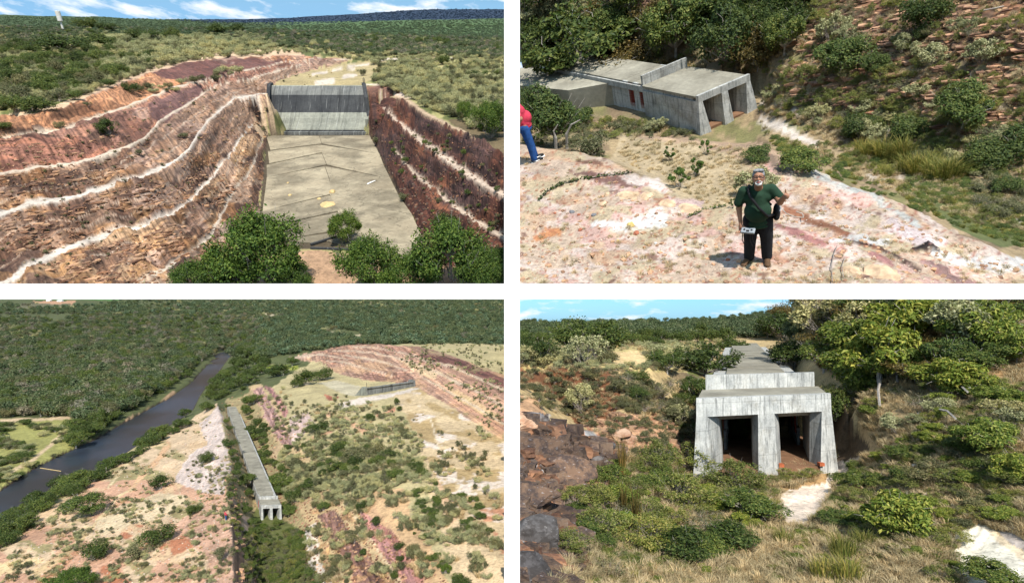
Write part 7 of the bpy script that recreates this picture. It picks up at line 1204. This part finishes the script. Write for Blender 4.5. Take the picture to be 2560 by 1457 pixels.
for kd, nm, x, y, w, hk, lab, cat in (
    ('acacia', 'acacia_tree', 1482, 890, 190, .85, 'flat-topped acacia against the sky at the left', 'tree'), ('shoots', 'bush', 1462, 915, 110, 1.0, 'tall pale bush in front of the acacia', 'bush'), ('shoots', 'bush', 1456, 1030, 100, .95, 'pale silvery bush growing in the shaded gully', 'bush'), ('shoots', 'bush', 1370, 905, 80, .7, 'pale straw-green bush at the left rim', 'bush'), ('shoots', 'bush', 1318, 905, 70, .8, 'pale bush at the far left rim by the wall', 'bush'), ('shoots', 'bush', 1700, 1060, 90, .8, 'pale green bush left of the outlet', 'bush'),
    ('green', 'tree', 1668, 935, 130, .75, 'rounded green bush tree beside the conduit', 'tree'), ('acacia', 'tree', 1760, 940, 180, .8, 'feathery green tree arching at the left of the parapet', 'tree'), ('green', 'tree', 1740, 1010, 110, .9, 'dark green growth hanging down beside the outlet left wall', 'tree'), ('acacia', 'tree', 1830, 880, 90, .7, 'feathery bough over the left edge of the conduit roof', 'tree'),
    ('acacia', 'tree', 1985, 925, 150, .9, 'feathery tree to the right of the conduit roof', 'tree'), ('acacia', 'tree', 1950, 850, 130, .9, 'tree over the far end of the conduit roof', 'tree'), ('green', 'tree', 2060, 930, 150, .9, 'leafy tree behind the right end of the parapet', 'tree'), ('green', 'tree', 2010, 800, 60, .9, 'dark tree on the sandy shoulder at the skyline', 'tree'), ('rust', 'tree', 1960, 800, 80, 1.0, 'slim feathery tree against the sky', 'tree'),
    ('broad', 'tree', 2200, 960, 250, .9, 'broad-leaved yellow-green tree with a dark trunk right of the outlet', 'tree'), ('broad', 'tree', 2130, 900, 190, .8, 'broad-leaved tree up the slope behind the parapet', 'tree'), ('broad', 'tree', 2290, 860, 230, .8, 'bright yellow-green tree in the middle of the slope', 'tree'), ('green', 'tree', 2170, 820, 190, .8, 'green tree high on the slope right of the sky gap', 'tree'), ('broad', 'tree', 2330, 780, 220, .6, 'yellow-topped tree at the top edge', 'tree'), ('shoots', 'tree', 2440, 880, 210, .9, 'silvery pale tree at the upper right', 'tree'), ('green', 'tree', 2520, 800, 150, .7, 'dark tree in the upper right corner', 'tree'), ('broad', 'tree', 2380, 980, 180, .7, 'bright tree with pale bare branches on the right slope', 'tree'),
    ('dark', 'bush', 2090, 1050, 110, 1.0, 'dark bush hugging the right wall of the outlet', 'bush'), ('weed', 'bush', 2120, 1010, 120, .8, 'green bush above the shaded corner of the outlet', 'bush'), ('broad', 'bush', 2470, 1130, 180, .7, 'bright leafy bush on the right slope', 'bush'), ('broad', 'bush', 2360, 1050, 70, .7, 'small bright bush under the pale branches', 'bush'), ('broad', 'bush', 2540, 1210, 140, .8, 'leafy bush at the right edge', 'bush'),
    ('broad', 'bush', 2250, 1345, 230, .75, 'bright green bush in the lower right middle', 'bush'), ('green', 'bush', 2160, 1230, 110, .8, 'green bush at the right side of the sand path', 'bush'), ('weed', 'bush', 2260, 1200, 80, .6, 'light green bush by the pale stones', 'bush'), ('green', 'bush', 2480, 1470, 200, .5, 'dark green bush at the bottom right corner', 'bush'), ('weed', 'bush', 2350, 1460, 80, .8, 'yellow-green bush at the bottom edge right', 'bush'),
    ('weed', 'bush', 1730, 1180, 130, .8, 'green bush covering the foot of the left pier', 'bush'), ('weed', 'bush', 1650, 1170, 120, .8, 'yellow-green bush between rocks and outlet', 'bush'), ('weed', 'bush', 1840, 1230, 190, .6, 'dense green bush below the left opening', 'bush'), ('weed', 'bush', 1700, 1260, 180, .6, 'green bush in the middle of the gully', 'bush'), ('green', 'bush', 1880, 1300, 180, .6, 'dark green bush left of the sand path', 'bush'), ('weed', 'bush', 1490, 1270, 120, .8, 'yellowish shrub in front of the dark rock', 'bush'), ('weed', 'bush', 1500, 1350, 150, .8, 'yellow-green shrub below the rocks', 'bush'), ('weed', 'bush', 1620, 1370, 190, .6, 'green bush at the lower left middle', 'bush'), ('dark', 'bush', 1720, 1400, 200, .6, 'dark shaded bush at the bottom middle', 'bush'), ('dark', 'bush', 1830, 1370, 170, .6, 'dark bush under the gully weeds', 'bush'),
    ('sapling', 'sapling', 1813, 1180, 26, 1.0, 'small sapling in the mouth of the left opening', 'sapling'), ('twiggy', 'bush', 2068, 1165, 60, 1.2, 'spiky grey plant in front of the right pier', 'bush'), ('dark', 'tree', 1340, 900, 110, .9, 'dark tree at the far left below the skyline', 'tree')):
    S_(kd, nm, x, y, w, lab, cat, None, hk)
scatter(BR, ['dark', 'mid', 'green'], 'rim_tree', [(1299, 850), (1560, 845), (1820, 845), (1820, 860), (1600, 868), (1299, 872)], 34, lambda x, y: 58, 601, 'dark tree in the belt beyond the grassy rim', 'tree', 'trees in the belt beyond the rim', .8, .3)
scatter(BR, ['broad', 'green', 'rust', 'shoots', 'broad'], 'slope_tree', [(2050, 770), (2200, 740), (2560, 735), (2560, 920), (2350, 960), (2120, 1000), (2060, 880)], 44, lambda x, y: 150, 602, 'leafy tree crowding the right slope', 'tree', 'trees crowding the right slope', .8, .3, True)
scatter(BR, ['shoots', 'pale', 'olive'], 'rim_bush', [(1299, 880), (1700, 872), (1740, 900), (1600, 925), (1480, 915), (1299, 915)], 36, lambda x, y: 56, 603, 'pale bush on the dry grassy rim', 'bush', 'pale bushes on the grassy rim', .7, .35, avoid=([(1520, 870), (1625, 870), (1625, 925), (1520, 925)],))
scatter(BR, ['weed', 'weed', 'broad', 'mid', 'twiggy'], 'gully_bush', [(1440, 1250), (1640, 1150), (1720, 1190), (1930, 1210), (1900, 1330), (1750, 1440), (1500, 1450), (1420, 1400)], 60, lambda x, y: 84 + (y - 1200) * .1, 604, 'tangled weed bush in the gully before the outlet', 'bush', 'weed bushes in the gully', .55, .3)
scatter(BR, ['weed', 'broad', 'weed', 'mid', 'olive'], 'slope_bush', [(2110, 1180), (2250, 1130), (2560, 1120), (2560, 1300), (2420, 1320), (2300, 1430), (2140, 1400), (2080, 1290)], 70, lambda x, y: 80, 605, 'tangled bush on the lower right slope', 'bush', 'bushes on the lower right slope', .5, .3)
scatter(BR, ['weed', 'twiggy', 'shoots', 'broad'], 'dry_bush', [(2150, 1000), (2560, 960), (2560, 1120), (2200, 1120)], 30, lambda x, y: 80, 606, 'dry brownish bush on the bare part of the slope', 'bush', 'dry bushes on the bare slope', .6, .4)
scatter(BR, ['dark', 'olive', 'twiggy'], 'dry_bush', [(1540, 950), (1740, 960), (1740, 1120), (1640, 1060), (1560, 1000)], 24, lambda x, y: 70, 607, 'dark tangled bush on the gully side left of the outlet', 'bush', 'tangled bushes on the gully side', .6, .35)
for i, (x, y, w, hk) in enumerate(((2110, 1400, 110, .9), (2160, 1370, 90, .8), (1960, 1360, 80, .7), (2060, 1450, 110, .7), (2120, 1457, 120, .8), (2480, 1230, 60, .8))):
    S_('reed', 'reed_clump', x, y, w, ['tall yellow-green grass clump in the lower centre right', 'grass clump right beside the tallest one', 'green grass clump at the foot of the sand path', 'straw-yellow grass clump at the bottom centre', 'straw-yellow grass clump at the bottom, right one', 'grass clump on the right slope'][i], 'grass', None, hk)
full = [(1299, 1100), (1740, 1170), (2110, 1170), (2560, 960), (2700, 960), (2700, 1560), (1180, 1560), (1299, 1300)]
path = [(1940, 1240), (2000, 1215), (2060, 1180), (2110, 1150), (2145, 1140), (2130, 1180), (2080, 1220), (2050, 1290), (2010, 1320), (1960, 1310)]
rockp = [(1200, 1000), (1400, 1060), (1520, 1110), (1500, 1220), (1430, 1360), (1400, 1457), (1200, 1600)]; whi = [(2380, 1330), (2450, 1308), (2700, 1400), (2700, 1600), (2420, 1600)]
mass(BR, 'dry_grass', ['tuft'], full, 4200, lambda X, Y: 34 + np.maximum(Y - 1100, 0) * .05, 611, 'dry yellow grass over the gully and slope', avoid=(path, rockp, whi))
mass(BR, 'green_weeds', ['weed', 'weed', 'broad', 'reed'], full, 1150, lambda X, Y: 34 + X * 0, 612, 'green weeds growing through the dry grass', avoid=(path, rockp, whi), hk=.6, mask=lambda X, Y: fbm(X * .008, Y * .014, 98) > -.02)
mass(BR, 'slope_grass', ['tuft'], [(1980, 780), (2100, 700), (2700, 700), (2700, 980), (2200, 1120), (2120, 1000), (2040, 860)], 2200, lambda X, Y: 34 + X * 0, 613, 'dry grass on the upper right slope')
mass(BR, 'rim_grass', ['tuft', 'pale'], [(1180, 860), (1820, 855), (1740, 930), (1560, 930), (1299, 920), (1180, 920)], 900, lambda X, Y: 20 + X * 0, 614, 'straw grass on the plateau rim', avoid=([(1530, 876), (1615, 876), (1615, 915), (1530, 915)],))
mass(BR, 'gully_weeds', ['tuft', 'olive'], [(1180, 930), (1540, 930), (1700, 1010), (1740, 1100), (1700, 1160), (1560, 1150), (1480, 1070), (1380, 1030), (1180, 990)], 700, lambda X, Y: 30 + X * 0, 615, 'weeds on the shaded gully side', hk=.7)
mass(BR, 'fractured_rock', ['block_d', 'block_d', 'block_b'], [(1200, 1040), (1299, 1030), (1390, 1060), (1480, 1090), (1545, 1130), (1520, 1230), (1460, 1340), (1420, 1600), (1200, 1600)], 520, lambda X, Y: 50 + X * 0, 621, 'dark angular fractured rock of the left cut')
mass(BR, 'pink_rubble', ['block_p'], [(1480, 1050), (1560, 1030), (1680, 1060), (1730, 1120), (1640, 1160), (1520, 1110)], 160, lambda X, Y: 24 + X * 0, 622, 'pinkish rubble between the dark rocks and the outlet')
mass(BR, 'far_woodland', ['canopy'], [(1180, 808), (1560, 808), (1760, 797), (1900, 785), (2060, 772), (2080, 800), (1980, 845), (1180, 852)], 1700, lambda X, Y: 12 + np.maximum(Y - 800, 0) * .5, 616, 'woodland and low hills on the horizon', hk=.9)
# rocks at the left
def slabrock(x, y, w, hk, m, lab, seed, nm='rock'):
    p, _ = BR.hit(x, y); p = p[0]; r = w / 2 * BR.depth(p) / F; bm = bmesh.new(); bmesh.ops.create_icosphere(bm, subdivisions=4, radius=1); rr = random.Random(seed); pl = [Vector([rr.gauss(0, 1) for _ in range(3)]).normalized() for _ in range(9)]; pd = [rr.uniform(.5, .85) for _ in range(9)]
    for v in bm.verts:
        k = min(d_ / v.co.dot(q) if v.co.dot(q) > .05 else 9 for q, d_ in zip(pl, pd)); v.co *= min(1.25, k); v.co += v.co.normalized() * .05 * float(fbm(v.co.x * 3 + seed, v.co.y * 3 + v.co.z * 4, 6)) * 2
        v.co = Vector((v.co.x * r, v.co.y * r * .9, v.co.z * r * hk))
    me = bpy.data.meshes.new(nm); bm.to_mesh(me); bm.free(); me.materials.append(m); Wm = Matrix.Translation((p[0], p[1], p[2])) @ Matrix.Rotation(seed, 4, 'Z'); o = link(nm, clipmesh(BR, me, Wm), mw=BR.M @ Wm); return tag(o, lab, 'rock')
M['rk1'] = rock_mat('veined_dark_rock', (.045, .032, .028, 1), (.12, .075, .05, 1), (.34, .33, .34, 1), 2.2); M['rk2'] = rock_mat('grey_slab_rock', (.085, .08, .08, 1), (.045, .04, .038, 1), (.24, .23, .22, 1), 3.2); M['rk3'] = rock_mat('pink_rock', C(226, 190, 160), C(196, 150, 120), C(236, 220, 206), 1.4)  # dark veined and grey rocks: colour darkened further for the shade on this cut
for i, (x, y, w, hk, m, lab) in enumerate(((1330, 1120, 150, .7, 'rk1', 'big dark brown rock face under the pale ledge at the left'), (1410, 1190, 150, .55, 'rk1', 'dark veined rock wedge in the middle of the outcrop'), (1320, 1250, 150, .5, 'rk1', 'dark rock with white bands at the left edge'), (1400, 1290, 120, .5, 'rk1', 'black and rusty rock below the wedge'), (1330, 1340, 150, .6, 'rk2', 'grey layered rock at the lower left'), (1410, 1320, 90, .5, 'rk2', 'smaller grey rock with a pale face'), (1320, 1430, 140, .5, 'rk2', 'grey rock at the bottom left corner'), (1500, 1120, 80, .5, 'rk2', 'pale grey slab on top of the outcrop'), (1500, 1165, 70, .6, 'rk2', 'pale grey block under the slab'), (1540, 1085, 60, .5, 'rk3', 'pink rock block behind the grey slab'), (1580, 1100, 50, .5, 'rk3', 'small pale rock right of the pink block'), (1300, 1055, 130, .35, 'rk3', 'pale pink ledge rock at the left edge'), (1455, 1240, 60, .9, 'rk1', 'rusty upright rock at the gully edge'), (1530, 1280, 44, .6, 'rk2', 'pale stone among the yellow weeds'), (1468, 1068, 30, .7, 'rk3', 'small rounded pink stone in the gully'), (1640, 1110, 50, .4, 'rk3', 'low pale rock near the outlet'))):
    slabrock(x, y, w, hk, M[m], lab, i * 3 + 1)
for x, y, w, lab in ((2305, 1180, 22, 'pale flat stone on the right slope below the bushes'), (2285, 1165, 18, 'smaller pale stone beside the flat one'), (2366, 1298, 16, 'white stone near the bright bush'), (2280, 1160, 12, 'tiny pale stone on the slope')): stone(BR, x, y, w, M['st_w'], lab)
def strandb(pts, rad, lab, nm='bare_branch', m='bark', lift=.05): return strand(BR, pts, rad, m, nm, lab, 'branch', 0, lift)
strandb([(2292, 1044), (2298, 1036), (2306, 1030)], 2.2, 'white stick lying on the dry slope', 'stick', 'white', .1)
for i, pts in enumerate((((2200, 1040), (2196, 1000), (2205, 960)), ((2420, 1010), (2400, 990), (2372, 970), (2350, 960)), ((2425, 1000), (2432, 960), (2428, 930), (2450, 905)), ((2430, 900), (2470, 872), (2510, 860), (2556, 858)), ((2390, 1080), (2370, 1060), (2350, 1055)))):
    strandb(pts, 3, ['dark crooked trunk under the broad-leaved tree', 'pale bare branch sweeping left on the slope', 'pale bare trunk rising in the silvery tree', 'long pale bare branch reaching the right edge', 'short bare branch low on the slope'][i], 'bare_branch', 'bark', .5)
for i, (x, y, h_) in enumerate(((1555, 1200, 1.6), (1590, 1330, 1.4), (1560, 1290, 1.0), (1720, 1080, .7))):
    p, _ = BR.hit(x, y); p = p[0]; v, f = blades(900 + i, 60, h_ * 1.1, .012, .12, .12); mm = mesh('seed_stalk', v, f, [M['rustst']]) if 'rustst' in M else mesh('seed_stalk', v, f, [M['leaf_rust']]); o = link('seed_stalk', mm, mw=BR.M @ Matrix.Translation(tuple(p))); tag(o, ['tall rusty seed stalk between the rocks and the outlet', 'rusty seed stalk in the lower gully', 'short rusty stalk behind the lower one', 'small rusty stalk left of the outlet'][i], 'plant')
